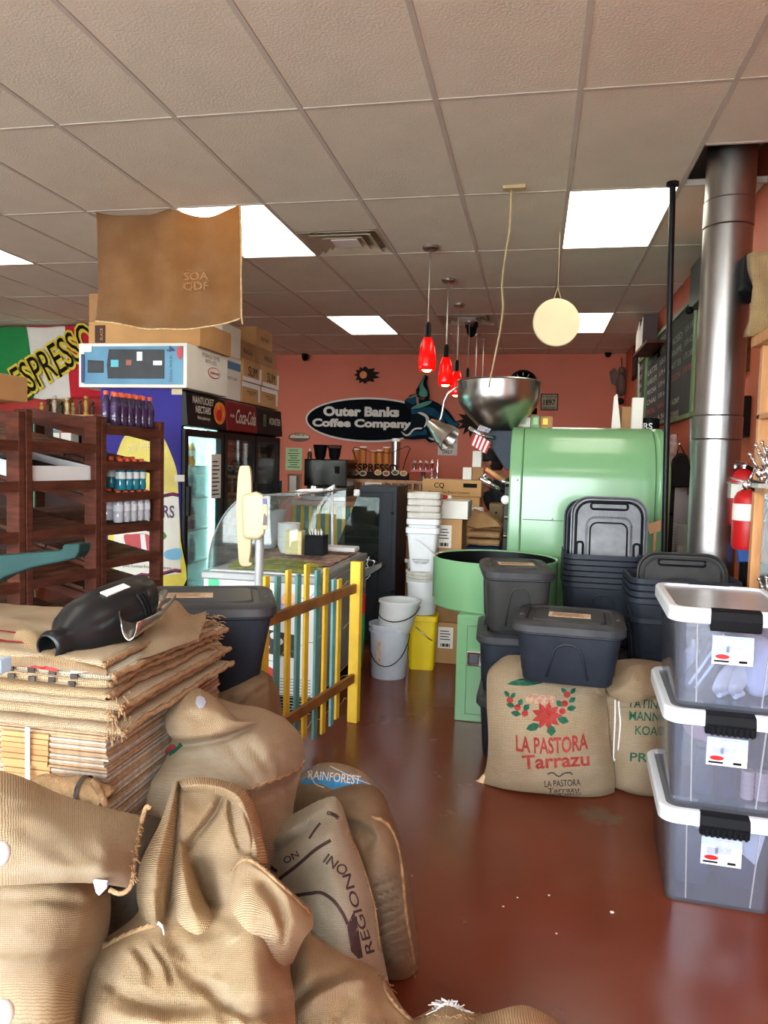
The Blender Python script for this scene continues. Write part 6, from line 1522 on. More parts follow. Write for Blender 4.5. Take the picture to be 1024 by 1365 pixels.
g = thing('black_canister', 'short black canister lettered RS on the shelf rack', 'canister', (at(866, 556, Y=6.25).x, 6.25, 1.72)); q_ = at(866, 556, Y=6.25).x
MB().lathe([(.075, 0.001), (.078, .01), (.078, .11), (.072, .125)], (q_, 6.25, 1.72), 28).build('can', M_black, g, smooth='auto'); lettering('lettering', "RS", M_white, g, (q_-.02, 6.171, 1.78), UX, UZ, h=.05, bold=.02)
for k_ in range(3):
    px = 776+k_*9; p = at(px, 560, Y=6.0)
g = thing('apron_bag', 'black cloth bag hanging behind the flue pipe', 'bag', at(908, 640, Y=5.9)); P = [at(a, b, Y=5.92) for a, b in ((893, 640), (899, 612), (907, 603), (917, 606), (926, 642), (924, 650), (895, 650))]
MB().loft([P, [v+Vector((0, .10, 0)) for v in P]]).build('cloth_body', pm('black_cloth', (22, 22, 26), .9, var=.2), g, bevel=.015); MB().tube([at(902, 608, Y=5.95), at(906, 592, Y=6.05), at(914, 608, Y=5.95)], .006, 6).build('strap', M_black, g, smooth=True)
MB().tube([at(906, 592, Y=6.05), at(906, 592, Y=6.095)], .006, 6).build('hook', M_steel, g)
g = thing('striped_cloth', 'pink and white striped cloth hanging by the pole', 'cloth', at(897, 610, Y=6.0)); P = [at(a, b, Y=6.04) for a, b in ((890, 580), (903, 578), (904, 600), (900, 635), (890, 638))]
MB().loft([P, [v+Vector((0, .04, 0)) for v in P]]).build('cloth_body', pm('pink_knit', (170, 120, 112), .9, rgb2=(220, 205, 200), scale=25), g, bevel=.01)
item('paper_stack', 891, 650, 904, 702, 6.02, .07, 1.12-.0, M_paper, 'stack of white papers hung between the pole and pipe', 'paper') if False else None
x0, x1, z0, z1 = rect(891, 648, 925, 712, 6.12)
g = thing('filter_box', 'steel box of white coffee filters on the shelf rack', 'filters', ((x0+x1)/2, 6.2, 1.121)); zf = max(z0, .76)
g.location.z = .751; MW[g.name] = Matrix.Translation(g.location)
MB().box(x0, x1, 6.3, 6.5, .751, z1-.02).build('box_body', M_steel, g, bevel=.004)
for q in range(12): MB().box(x0+.01, x0+.07, 6.16, 6.3, .78+q*.022, .794+q*.022).build('paper_sheet', M_paper, g)
for q in range(5): MB().lathe([(.04, 0), (.075, .06), (.07, .06), (.035, .004)], (x1-.06, 6.2, .86+q*.025), 22).build('filter', M_paper, g, smooth='auto')
MB().box(x0+.01, x1-.005, 6.15, 6.3, .751, .78).build('tray', M_white, g); MB().lathe([(.045, .78), (.045, .86)], (x1-.06, 6.2, 0), 16).build('filter_core', M_paper, g)

# ================================================================ storage totes
def rr3(w, d, r, z, n=5, ox=0, oy=0): return [(x+ox, y+oy, z) for x, y in rrect(w, d, r, n)]
def arch(parent, mt, face, w, z0, z1, off, tube_r=.006):
    """raised arch outline on a wall: face 'f' (-y) or 'l' (-x)"""
    pts = []
    for k in range(0, 11):
        a_ = PI*k/10; pts.append((-w/2*math.cos(a_)*.72, z1-.05+.05*math.sin(a_)))
    pts = [(-w/2, z0)]+pts+[(w/2, z0)]
    if face == 'f': P = [(x, -off(z)-.001, z) for x, z in pts]
    elif face == 'b': P = [(x, off(z)+.001, z) for x, z in pts]
    elif face == 'l': P = [(-off(z)-.001, x, z) for x, z in pts]
    else: P = [(off(z)+.001, x, z) for x, z in pts]
    MB().tube(P, tube_r, 6).build('moulded_rib', mt, parent, local=True, smooth=True)
def tote(loc, rz, w, d, h, label, lid=True, mt=None, lmt=None, sticker=False, name='storage_tote', group='black totes', nested=False):
    mt = mt or M_tote; lmt = lmt or M_totelid
    t = thing(name, label, 'tote', loc, rz, group=group)
    wb, db = (w*.80, d*.80) if not nested else (w*.55, d*.55)
    hb = h-(.035 if lid else 0)
    wt_, dt_ = w-.035, d-.035; ns = .016 if nested else 0
    MB().loft([rr3(wb-.02, db-.02, .04, 0), rr3(wb, db, .05, .012), rr3(wt_-ns, dt_-ns, .06, hb-.03), rr3(wt_+.024, dt_+.024, .065, hb-.024), rr3(wt_+.026, dt_+.026, .065, hb), rr3(wt_-.003, dt_-.003, .058, hb), rr3(wt_-.005-ns, dt_-.005-ns, .058, hb-.03), rr3(wb-.012, db-.012, .045, .018)]).build('body', mt, t, local=True, smooth='auto')
    offy = lambda z: (db+(dt_-db)*(z/hb))/2; offx = lambda z: (wb+(wt_-wb)*(z/hb))/2
    if nested: return t
    for f_ in ('f', 'b'): arch(t, mt, f_, w*.36, .03, hb-.06, offy)
    for f_ in ('l', 'r'): arch(t, mt, f_, d*.36, .03, hb-.06, offx)
    if lid:
        z = hb-.004+.006
        l = MB().loft([rr3(w, d, .075, z-.018), rr3(w+.006, d+.006, .075, z-.016), rr3(w+.004, d+.004, .075, z+.012), rr3(w-.03, d-.03, .065, z+.024), rr3(w-.10, d-.10, .05, z+.026), rr3(w-.115, d-.115, .045, z+.018), rr3(w-.16, d-.16, .04, z+.018), rr3(w-.175, d-.175, .035, z+.027)], cap0=False)
        lo = l.build('lid', lmt, t, local=True, smooth='auto')
        for s_ in (-1, 1): MB().box(s_*(w/2-.03)-.012, s_*(w/2-.03)+.012, -.06, .06, z+.018, z+.030).build('lid_grip', lmt, lo, local=True, bevel=.005)
        if sticker:
            MB().box(-.09, .09, -.07, .03, z+.0275, z+.0285).build('sticker', M_gold, lo, local=True)
            for q in range(5): MB().box(-.075, .06-.02*(q % 2), -.055+q*.016, -.049+q*.016, z+.0286, z+.029).build('print_line', pm('sticker_ink', (120, 84, 60), .8), lo, local=True)
    return t
def loose_lid(loc, w, d, lean, rz, label, mt, under=True, group='loose tote lids'):
    """lid standing on edge; local: x width, z height, y thickness; lean tilts the top back"""
    t = thing('storage_tote_cover', label, 'lid', loc, rz, group=group)
    Mx = Matrix.Rotation(-lean, 4, 'X')
    def up(mb): return mb.xf(Mx)
    def ring(w_, d_, r_, y): return [(x, y, z+d/2) for x, z in rrect(w_, d_, r_, 6)]
    up(MB().loft([ring(w-.02, d-.02, .09, .02), ring(w, d, .10, .01), ring(w, d, .10, -.012), ring(w-.014, d-.014, .095, -.014), ring(w-.03, d-.03, .088, .0)], True, True)).build('plate', mt, t, local=True, smooth='auto')
    def outline(pts, r, nm, m2=None):
        up(MB().tube([(x, -.003, z) for x, z in pts], r, 6)).build(nm, m2 or mt, t, local=True, smooth=True)
    rrp = lambda w_, d_, r_: [(x, z+d/2) for x, z in rrect(w_, d_, r_, 5)]+[(rrect(w_, d_, r_, 5)[0][0], rrect(w_, d_, r_, 5)[0][1]+d/2)]
    if under:
        outline(rrp(w-.06, d-.06, .08), .008, 'lid_bead', M_black); outline(rrp(w*.58, d*.62, .05), .006, 'lid_bead'); outline(rrp(w*.48, d*.52, .04), .005, 'lid_bead', M_black)
        # grip outlines
        for (cx_, cz_, ww, hh) in ((0, d-.055, .20, .035), (-w/2+.055, d*.45, .035, .16), (w/2-.055, d*.45, .035, .16)):
            outline([(cx_+x, cz_+z) for x, z in rrect(ww, hh, .014, 3)]+[(cx_+ww/2, cz_+hh/2-.014)], .007, 'grip_bead', M_black)
        for q in range(7):
            x = -.12+q*.04; up(MB().box(x-.002, x+.002, -.006, .004, d*.82, d-.09)).build('lid_rib', mt, t, local=True)
        for s_ in (-1, 1):
            for q in range(7): z = d*.25+q*.035; up(MB().box(s_*(w/2-.085)-.018, s_*(w/2-.085)+.018, -.006, .004, z-.002, z+.002)).build('lid_rib', mt, t, local=True)
    else:
        outline(rrp(w-.06, d-.06, .08), .006, 'lid_bead'); outline([(x*.9, z) for x, z in rrp(w*.5, d*.32, .06)], .006, 'lid_bead', M_toteg); outline([(x, d-.05+z) for x, z in rrect(.22, .03, .012, 3)], .006, 'grip_bead', M_black)
    return t
# grey tote pile left of the middle
xa, xb = at(640, 745, Y=3.72).x, at(735, 745, Y=3.72).x
xm = (xa+xb)/2
tote((xm-.0, 3.86, .645), .12, xb-xa, .50, .315, 'dusty grey lidded tote on top of the pile beside the green cabinet', True, M_toteg, M_totelid, True)
tote((xm+.0, 3.88, .33), .05, xb-xa+.02, .52, .312, 'black lidded tote in the middle of the pile beside the cabinet', True)
tote((xm+.02, 3.88, .001), .0, xb-xa+.02, .52, .325, 'bottom black tote of the pile beside the cabinet', True)
# tote on the printed sack
ya_ = 3.42
xa, xb = at(688, 810, Y=3.3).x, at(838, 812, Y=3.3).x
tote(((xa+xb)/2, ya_, .525), -.06, (xb-xa), .46, .275, 'black lidded tote with sticker resting on the printed coffee sack', True, M_tote, M_totelid, True)
# nested stacks
def nest(x0, x1, y0, y1, zb, n, step, h, words, lab, mt=None):
    for q in range(n):
        tote(((x0+x1)/2, (y0+y1)/2, zb+q*step), 0, x1-x0, y1-y0, h, lab % words[q], False, mt, group='nested open totes', nested=q > 0)
nx0, nx1 = at(750, 750, Y=4.2).x, at(862, 750, Y=4.2).x
tote(((nx0+nx1)/2, 4.42, .001), 0, nx1-nx0, .44, .46, 'black tote on the floor under the nested stack', True)
nest(nx0, nx1, 4.2, 4.64, .475, 6, .031, .345, ('Lowest', 'Second', 'Third', 'Fourth', 'Fifth', 'Topmost'), '%s open black tote of the nested stack before the roaster')
zi = .475+5*.031+.02
xm = (nx0+nx1)/2+.0
ztl = at(810, 661, Y=4.45).z
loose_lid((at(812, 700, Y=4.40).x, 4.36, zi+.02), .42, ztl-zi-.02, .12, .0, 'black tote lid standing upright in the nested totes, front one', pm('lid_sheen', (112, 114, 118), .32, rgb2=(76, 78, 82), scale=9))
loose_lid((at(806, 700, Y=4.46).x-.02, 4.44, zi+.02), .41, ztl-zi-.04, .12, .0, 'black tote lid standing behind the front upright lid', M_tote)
qx0, qx1 = at(838, 790, Y=3.75).x, .985
tote(((qx0+qx1)/2, 3.93, .001), 0, qx1-qx0, .38, .42, 'black tote on the floor under the right nested stack', True)
tote(((qx0+qx1)/2, 3.93, .432), 0, qx1-qx0-.02, .37, .30, 'lowest open black tote of the right nested stack', False, group='nested open totes')
nest(qx0, qx1, 3.73, 4.12, .55, 4, .032, .28, ('Second', 'Third', 'Fourth', 'Topmost'), '%s open black tote of the right nested stack')
zl0 = .55+3*.03+.02
loose_lid((at(911, 760, Y=3.92).x, 3.90, zl0), .43, at(911, 735, Y=3.98).z-zl0, .2, .0, 'dark grey lid leaning in the right nested totes', M_toteg, False)
# small plank signs behind
o = thing('wooden_sign', 'small wooden arrow sign sticking up behind the nested totes', 'sign', (at(873, 720, Y=4.5).x, 4.7, 0)); p = at(874, 700, Y=4.7)
MB().obox(at(875, 702, Y=4.7), (.045, 0, .018), (0, .008, 0), (-.01, 0, .028)).build('sign_board', M_oak, o); MB().box(p.x-.008, p.x+.008, 4.70, 4.715, 0, p.z).build('stake', M_oak, o)
# ================================================================ clear bins
M_clear = clear('clear_tote_plastic', (230, 236, 250), .085, .1, .15)
M_clid = clear('frosted_lid', (240, 242, 244), .32, .25, .3)
M_whitelid = pm('lid_white', (226, 230, 236), .4, var=.02)
BW, BD, BH = .40, .56, .336
bcx, bcy = .665, 2.83
M_navyc = pm('navy_cloth', (36, 42, 66), .85, var=.2, scale=14); M_pink = pm('dusty_pink', (196, 130, 140), .7, var=.08)
brz = -.06
def bin_(z, label, top):
    t = thing('clear_bin', label, 'bin', (bcx, bcy, z), brz, group='stacked clear bins')
    wb, db = BW*.80, BD*.84; wt_, dt_ = BW-.04, BD-.04; h = BH-.02
    MB().loft([rr3(wb, db, .03, .0), rr3(wb+.006, db+.006, .035, .01), rr3(wt_, dt_, .05, h-.02), rr3(wt_-.006, dt_-.006, .048, h-.02), rr3(wb, db, .032, .012)]).build('body', M_clear, t, local=True, smooth='auto')
    # vertical corner ribs
    for sx_ in (-.5, .5):
        for sy_ in (-1, 1):
            x0_, x1_ = sx_*wb*.62, sx_*wt_*.62
            MB().tube([(x0_, sy_*(db/2+.001), .015), (x1_, sy_*(dt_/2+.001), h-.03)], .003, 5).build('wall_rib', M_clid, t, local=True)
    l = MB().loft([rr3(BW-.02, BD-.02, .05, h-.035), rr3(BW, BD, .055, h-.03), rr3(BW, BD, .055, h+.008), rr3(BW-.014, BD-.014, .05, h+.016), rr3(BW-.05, BD-.05, .04, h+.016), rr3(BW-.056, BD-.056, .04, h+.006), rr3(BW-.046, BD-.046, .04, h-.0), rr3(BW-.04, BD-.04, .045, h-.034)], False, False).build('lid_rim', M_whitelid, t, local=True, smooth='auto')
    MB().loft([rr3(BW-.052, BD-.052, .04, h+.003), rr3(BW-.052, BD-.052, .04, h+.008)]).build('lid_panel', M_clid, t, local=True)
    for sy_ in (-1, 1):
        yy = sy_*(BD/2+.008)
        MB().prism([(yy-sy_*.016, h-.055), (yy+sy_*.008, h-.05), (yy+sy_*.012, h-.015), (yy+sy_*.004, h+.014), (yy-sy_*.03, h+.02), (yy-sy_*.03, h+.012)], 'x', -.075, .075).build('latch', M_black, t, local=True, bevel=.004)
        if sy_ < 0:
            la = [o_ for o_ in t.children if o_.name.startswith('latch')][-1]
            if not top:
                for q in range(8): x = -.06+q*.017; MB().box(x, x+.008, yy-.016, yy-.009, h-.05, h-.02).build('latch_rib', M_black, la, local=True)
    # paper insert label
    lb = MB().box(-.062, .062, -BD/2+.026, -BD/2+.028, h-.165, h-.072).build('insert_label', pm('insert_white', (224, 228, 236), .4), t, local=True)
    yl = -BD/2+.0255
    for (xa_, xb_, za_, zb_, mt) in ((-.02, .03, h-.125, h-.078, pm('insert_photo', (150, 160, 180), .5, rgb2=(200, 206, 216), scale=40)), (-.045, -.01, h-.13, h-.105, pm('insert_photo2', (170, 178, 196), .5)), (.02, .045, h-.158, h-.150, M_ink), (-.055, -.01, h-.158, h-.152, M_ink)):
        MB().box(xa_, xb_, yl-.001, yl, za_, zb_).build('label_print', mt, lb, local=True)
    e_ = flat_poly(ellipse(.022, .008, 18), (-.03, yl, h-.14), UX, UZ, 0, .001); e_.build('label_logo', M_red, lb, local=True)
    return t
for q in range(3): bin_(.001+q*BH, ('bottom clear bin with navy goods and white sheet', 'middle clear bin with pink bowl and dark canisters', 'top clear bin with striped slipper and white shoes')[q], q == 2)
BM = Matrix.Translation((bcx, bcy, 0)) @ Matrix.Rotation(brz, 4, 'Z')
def inb(x, y, z): return BM @ Vector((x, y, z))
# contents: bottom
z0 = .018
def sackling(name, cx_, cy_, z, w, d, h, mt, lb, cat, sq=3):
    o = thing(name, lb, cat, inb(cx_, cy_, z)); mb = MB(); rings = []
    for k in range(9):
        a_ = -PI/2+PI*k/8; r_ = abs(math.cos(a_))**(2/sq) if k not in (0, 8) else .02
        rings.append([inb(cx_+w/2*r_*math.copysign(abs(math.cos(b))**(2/sq), math.cos(b))*(1+.04*noise.noise(Vector((b*2, k, cx_*9)))), cy_+d/2*r_*math.copysign(abs(math.sin(b))**(2/sq), math.sin(b)), z+h/2+h/2*math.copysign(abs(math.sin(a_))**(2/sq), math.sin(a_))) for b in [2*PI*i/24 for i in range(24)]])
    MB().loft(rings).build('bundle', mt, o, smooth=True); return o
sackling('navy_bundle', -.075, -.07, z0, .13, .24, .21, M_navyc, 'navy folded cloth on the left in the bottom clear bin', 'cloth', 4)
sackling('navy_bundle', .075, -.05, z0, .13, .26, .22, M_navyc, 'navy folded cloth on the right in the bottom clear bin', 'cloth', 4)
sackling('navy_bundle', .0, .14, z0, .27, .14, .20, M_navyc, 'navy folded cloth at the back of the bottom clear bin', 'cloth', 4)
P = [inb(-.12, -.19, .26), inb(.14, -.205, .25), inb(.12, -.195, .14), inb(.04, -.192, .20)]
o = MB().loft([P, [v+Vector((0, .004, 0)) for v in P]]).build('white_sheet', M_paper, None); tag(o, 'white sheet pressed against the front of the bottom clear bin', 'sheet')
# middle
z1_ = BH+.02
def canister(x, y, z, r, h, mt, lb):
    o = thing('canister', lb, 'canister', inb(x, y, z), group='canisters in the middle bin')
    MB().lathe([(r*.95, 0), (r, .01), (r, h*.8), (r*.9, h*.86), (r*.9, h)], inb(x, y, z), 20).build('can_body', mt, o, smooth='auto'); MB().lathe([(r*.92, h), (r*.92, h+.01)], inb(x, y, z), 20).build('lid', M_black, o); return o
canister(-.05, -.15, z1_, .032, .15, M_navyc, 'dark canister at left front in the middle clear bin')
canister(.02, -.16, z1_, .032, .15, M_navyc, 'dark canister at centre front in the middle clear bin')
canister(-.02, -.05, z1_, .034, .15, M_navyc, 'dark canister in the second row of the middle bin')
for q in range(2):
    o = thing('ribbed_cup', ('left', 'right')[q]+' pale ribbed cup stack in the middle clear bin', 'cups', inb(.085+.045*q, -.165, z1_), group='ribbed cups'); M_blush = pm('blush_paper', (214, 180, 164), .7)
    for k in range(6): MB().lathe([(.020, 0), (.022, .016), (.018, .016)], inb(.085+.045*q, -.165, z1_+.016*k), 16).build('cup_ring', M_blush, o, smooth='auto')
o = MB().lathe([(.05, 0), (.09, .02), (.11, .07), (.105, .075), (.085, .03), (.05, .01)], inb(-.02, -.10, z1_+.165), 30, axis=(0, 0, 1)).build('pink_bowl', M_pink, None, smooth='auto'); tag(o, 'pink bowl resting on canisters in the middle clear bin', 'bowl')
sackling('dark_cloth', .0, .12, z1_, .28, .2, .2, M_navyc, 'dark cloth at the back of the middle clear bin', 'cloth', 4)
# top
z2_ = 2*BH+.02
o = thing('slipper', 'dark striped slipper standing in the top clear bin', 'slipper', inb(-.1, -.16, z2_)); 
rings = []
a0, a1 = inb(-.115, -.15, z2_+.012), inb(.0, -.16, z2_+.22)
for k in range(13):
    f_ = k/12; c_ = a0.lerp(a1, f_); wd = .028+.012*math.sin(PI*f_)+.008*math.cos(PI*f_*2); n_ = (a1-a0).normalized(); s_ = n_.cross(Vector((0, 1, 0))).normalized()
    rings.append([c_+s_*wd*math.cos(b)+Vector((0, .022*math.sin(b), 0)) for b in [2*PI*i/14 for i in range(14)]])
MB().loft(rings).build('slipper_sole', M_navyc, o, smooth=True)
n_ = (a1-a0).normalized(); s_ = n_.cross(Vector((0, 1, 0))).normalized()
for e_ in (-.012, .012): MB().tube([a0.lerp(a1, f_)+s_*(e_+.0)+Vector((0, -.021, 0)) for f_ in (.08, .3, .6, .95)], .0055, 6).build('stripe', M_white, o, smooth=True)
M_shoe = pm('shoe_ivory', (232, 222, 208), .7)
for q in range(2):
    o = thing('white_shoe', ('left', 'right')[q]+' ivory shoe in the top clear bin', 'shoe', inb(.0+.05*q, -.14, z2_+.001), group='ivory shoes'); rings = []
    for k in range(9):
        f_ = k/8; c_ = inb(-.02+.05*q+.06*f_*(1-q*.4), -.17+.06*f_, z2_+.03+.07*f_); r_ = .024+.010*math.sin(PI*f_)
        rings.append([c_+Vector((r_*math.cos(b), .3*r_*math.cos(b), (r_ if math.sin(b) > 0 else .025)*math.sin(b)*.9)) for b in [2*PI*i/12 for i in range(12)]])
    MB().loft(rings).build('upper', M_shoe, o, smooth=True)
    MB().tube([inb(-.02+.05*q, -.17, z2_+.006), inb(.01+.05*q, -.14, z2_+.012)], .010, 8).build('sole', M_white, o)
o = thing('glass_jar', 'small glass jar with grey lid in the top clear bin', 'jar', inb(-.09, -.08, z2_)); MB().lathe([(.03, 0), (.03, .12), (.02, .14)], inb(-.09, -.06, z2_), 18).build('jar_body', M_clid, o); MB().lathe([(.022, .14), (.022, .17)], inb(-.09, -.06, z2_), 18).build('lid', M_steel, o)
sackling('white_bundle', .11, -.10, z2_, .09, .16, .2, pm('white_cloth', (226, 226, 232), .7), 'white bundle at the right in the top clear bin', 'cloth', 3)
sackling('dark_cloth', .0, .10, z2_, .26, .2, .17, M_navyc, 'dark cloth at the back of the top clear bin', 'cloth', 4)
# ================================================================ burlap sacks
M_b1 = burlap('burlap_gold', (244, 206, 156), (228, 184, 130), .0052, .58)
M_b2 = burlap('burlap_tan', (238, 202, 156), (220, 180, 132), .0052, .58)
M_b3 = burlap('burlap_pale', (238, 208, 168), (220, 186, 142), .0050, .56)
M_b4 = burlap('burlap_white', (240, 226, 198), (222, 204, 170), .0060, .55)
M_b5 = burlap('burlap_brown', (202, 164, 120), (180, 140, 96), .0044, .42)
M_rope = pm('jute_rope', (162, 128, 90), .95, var=.12, scale=60, bump=.6, bscale=200)
M_brownink = pm('brown_ink', (66, 44, 42), .9, var=.15, scale=60); M_greenink = pm('green_ink', (24, 74, 56), .9, rgb2=(52, 104, 80), scale=60, spec=.1)
M_redink = pm('red_ink', (142, 38, 38), .9, rgb2=(170, 72, 66), scale=50, spec=.1); M_blackink = pm('black_ink', (40, 36, 34), .9, rgb2=(80, 70, 62), scale=60); M_blueink = pm('blue_ink', (60, 146, 206), .9, rgb2=(84, 164, 214), scale=30)
def seg_dist(px, py, pts):
    """distance in photo pixels to a polyline, side sign, position 0..1 along it"""
    best = (1e9, 0, 0); n = len(pts)-1
    for i in range(n):
        ax_, ay_ = pts[i]; bx2, by2 = pts[i+1]; dx_, dy_ = bx2-ax_, by2-ay_; l2 = dx_*dx_+dy_*dy_ or 1
        u = max(0, min(1, ((px-ax_)*dx_+(py-ay_)*dy_)/l2)); qx, qy = ax_+u*dx_, ay_+u*dy_
        d_ = math.hypot(px-qx, py-qy)
        if d_ < best[0]: best = (d_, 1 if dx_*(py-ay_)-dy_*(px-ax_) < 0 else -1, (i+u)/n)
    return best
def relief(rows, nu, nv, strokes=(), amp=.010, freq=9.0, seed=0, thick=.22, edge=.012, fine=.006, xmin=-9):
    """closed soft body: front sheet through measured points, folds added along strokes, back sheet behind it"""
    G = patch([[at(a, b, Y=y) for a, b, y in r] for r in rows], nu, nv)
    F, B, uv = [], [], []
    for j in range(nv):
        fr_, br_ = [], []
        for i in range(nu):
            p = G[j][i]; d = (p-CAM); dist = d.length; d.normalize()
            ex = min(i, nu-1-i)/(nu-1)*2; ey = min(j, nv-1-j)/(nv-1)*2
            px, py = proj(p); h = 0.0
            for (pts, a_, sg_) in strokes:
                sd_ = seg_dist(px, py, pts)
                if sd_[0] < 3*sg_:
                    w_ = min(1, 5*min(sd_[2]+.05, 1.05-sd_[2])); h += a_*w_*math.exp(-(sd_[0]/sg_)**2)
            q = p*freq+Vector((seed*7.3, seed*3.1, 0))
            h += amp*(noise.noise(q)+.5*noise.noise(q*2.3))
            rdg = 1-abs(noise.noise(Vector((q.x*.8, q.y*.8, q.z*1.9))*1.3))*2.2
            h += fine*max(0, rdg)
            e_ = min(1, 6*min(ex, ey)); h *= .25+.75*e_
            pf = p-d*h
            fr_.append(pf)
            t_ = thick*(min(1, ex*2.2)*min(1, ey*2.2))**.5+edge
            br_.append(p+d*t_)
        F.append(fr_); B.append(br_)
    lu = sum((F[nv//2][i+1]-F[nv//2][i]).length for i in range(nu-1)); lv = sum((F[j+1][nu//2]-F[j][nu//2]).length for j in range(nv-1))
    uv = [(lu*i/(nu-1)+seed*.37, lv*j/(nv-1)) for j in range(nv) for i in range(nu)]
    mb = MB().grid(F)
    fb = MB().grid(F)
    o = len(mb.v)
    for r in B: mb.v += r
    for j in range(nv-1):
        for i in range(nu-1): mb.f.append((o+j*nu+i, o+(j+1)*nu+i, o+(j+1)*nu+i+1, o+j*nu+i+1))
    loop = [(0, i) for i in range(nu)]+[(j, nu-1) for j in range(1, nv)]+[(nv-1, i) for i in range(nu-2, -1, -1)]+[(j, 0) for j in range(nv-2, 0, -1)]
    for k in range(len(loop)):
        (j0, i0), (j1, i1) = loop[k], loop[(k+1) % len(loop)]
        mb.f.append((j0*nu+i0, o+j0*nu+i0, o+j1*nu+i1, j1*nu+i1))
    for v in mb.v: v.z = max(v.z, .002); v.x = max(v.x, xmin)
    return mb, uv+uv, bvh_of(fb), F
def ray_on(bvh, px, py, lift=.0015):
    d = (RW @ Vector(((px-CX)/FPX, (py-CY)/FPX, 1.0))).normalized()
    h = bvh.ray_cast(CAM, d)
    return (h[0]-d*lift) if h[0] is not None else None
def rope_on(name, bvh, pts, r, parent, mt=None, n=24, wob=.0):
    P = lerp_row([Vector((a, b, 0)) for a, b in pts], n); out = []
    for k, p in enumerate(P):
        h = ray_on(bvh, p.x, p.y, r*.5)
        if h is not None: out.append(h+Vector((0, 0, wob*math.sin(k*2.1))))
    if len(out) > 2: return MB().tube(out, r, 7).build(name, mt or M_rope, parent, smooth=True)
def strip_on(name, bvh, pts, w, parent, mt, n=26):
    P = lerp_row([Vector((a, b, 0)) for a, b in pts], n); L_, R2 = [], []
    for k, p in enumerate(P):
        t_ = (P[min(k+1, n-1)]-P[max(k-1, 0)]).normalized(); nn = Vector((-t_.y, t_.x, 0))*w/2
        a, b = ray_on(bvh, (p+nn).x, (p+nn).y), ray_on(bvh, (p-nn).x, (p-nn).y)
        if a is not None and b is not None: L_.append(a); R2.append(b)
    if len(L_) > 1: return MB().grid([L_, R2]).build(name, mt, parent)
def poly_on(name, bvh, pts, parent, mt, lift=.0015):
    bm = bmesh.new(); vs = [bm.verts.new((a, b, 0)) for a, b in pts]
    bm.faces.new(vs); bmesh.ops.triangulate(bm, faces=bm.faces[:])
    for _ in range(2): bmesh.ops.subdivide_edges(bm, edges=bm.edges[:], cuts=1, use_grid_fill=True); bmesh.ops.triangulate(bm, faces=bm.faces[:])
    bm.verts.index_update(); V = []
    ok = True
    for v in bm.verts:
        h = ray_on(bvh, v.co.x, v.co.y, lift)
        V.append(h)
    fs = [tuple(v.index for v in f.verts) for f in bm.faces if all(V[v.index] is not None for v in f.verts)]; bm.free()
    ok = len(fs) > 0; V = [v if v is not None else Vector((0, 0, .01)) for v in V]
    use = sorted({i for f in fs for i in f}); mp_ = {i: k for k, i in enumerate(use)}; V = [V[i] for i in use]; fs = [tuple(mp_[i] for i in f) for f in fs]
    if ok: return MB().add(V, fs).build(name, mt, parent)
def text_on(name, bvh, body, cx_, cy_, w, h, ang, parent, mt, bold=.01, arc=0, lift=.0018):
    """lettering measured in photo pixels and pressed onto the sack surface"""
    vs, fs = text_mesh(body, bold)
    x0 = min(v.x for v in vs); x1 = max(v.x for v in vs); y0 = min(v.y for v in vs); y1 = max(v.y for v in vs)
    bm = bmesh.new(); bv = [bm.verts.new(v) for v in vs]
    for f in fs:
        try: bm.faces.new([bv[i] for i in f])
        except ValueError: pass
    bmesh.ops.triangulate(bm, faces=bm.faces[:])
    for _ in range(2):
        es = [e for e in bm.edges if e.calc_length() > (x1-x0)/30]
        if es: bmesh.ops.subdivide_edges(bm, edges=es, cuts=1); bmesh.ops.triangulate(bm, faces=bm.faces[:])
    bm.verts.index_update(); V = []; ca, sa = math.cos(ang), math.sin(ang); last = None
    for v in bm.verts:
        a = ((v.co.x-x0)/(x1-x0)-.5)*w; b = -((v.co.y-y0)/(y1-y0)-.5)*h
        b += arc*((2*a/w)**2)
        hpt = ray_on(bvh, cx_+a*ca-b*sa, cy_+a*sa+b*ca, lift)
        V.append(hpt if hpt is not None else (last or Vector((0, 0, -1)))); last = V[-1]
    fs = [tuple(v.index for v in f.verts) for f in bm.faces]; bm.free()
    return MB().add(V, fs).build(name, mt, parent)
def sack(label, rows, nu, nv, mt, strokes=(), group='burlap sacks', name='burlap_sack', part='body', **kw):
    mb, uv, bv, F = relief(rows, nu, nv, strokes, **kw)
    c = at(*rows[-1][len(rows[-1])//2][:2], Y=rows[-1][len(rows[-1])//2][2])
    t = thing(name, label, 'sack', (c.x, c.y, 0), group=group)
    o = mb.build(part, mt, t, smooth=True, uvs=uv)
    return t, bv, F
def floor_row(r, dy=0.0):
    """row of points on the floor under a given row"""
    out = []
    for a, b, y in r:
        lo, hi = 600, 4000; yy = y+dy
        for _ in range(40):
            m = (lo+hi)/2
            if at(a, m, Y=yy).z > .004: lo = m
            else: hi = m
        out.append((a, lo, yy))
    return out
def fringe(bvh, pts, n, parent, ln=9, mt=None, seed=1, spread=.9, name='frayed_thread'):
    """loose jute threads along an edge, one part"""
    rnd = random.Random(seed); P = lerp_row([Vector((a, b, 0)) for a, b in pts], n); mb = MB(); ok = 0
    for p in P:
        h = ray_on(bvh, p.x+rnd.uniform(-2, 2), p.y+rnd.uniform(-2, 2), .002)
        if h is None: continue
        d = Vector((rnd.uniform(-1, 1), -.4, rnd.uniform(-spread, 1))).normalized()*ln*.0014
        mb.tube([h, h+d*.5+Vector((0, 0, rnd.uniform(-.003, .003))), h+d+Vector((rnd.uniform(-.005, .005), 0, -.003))], .0011, 4); ok += 1
    if ok:
        o = mb.build(name, mt or M_rope, parent); o['kind'] = 'stuff'

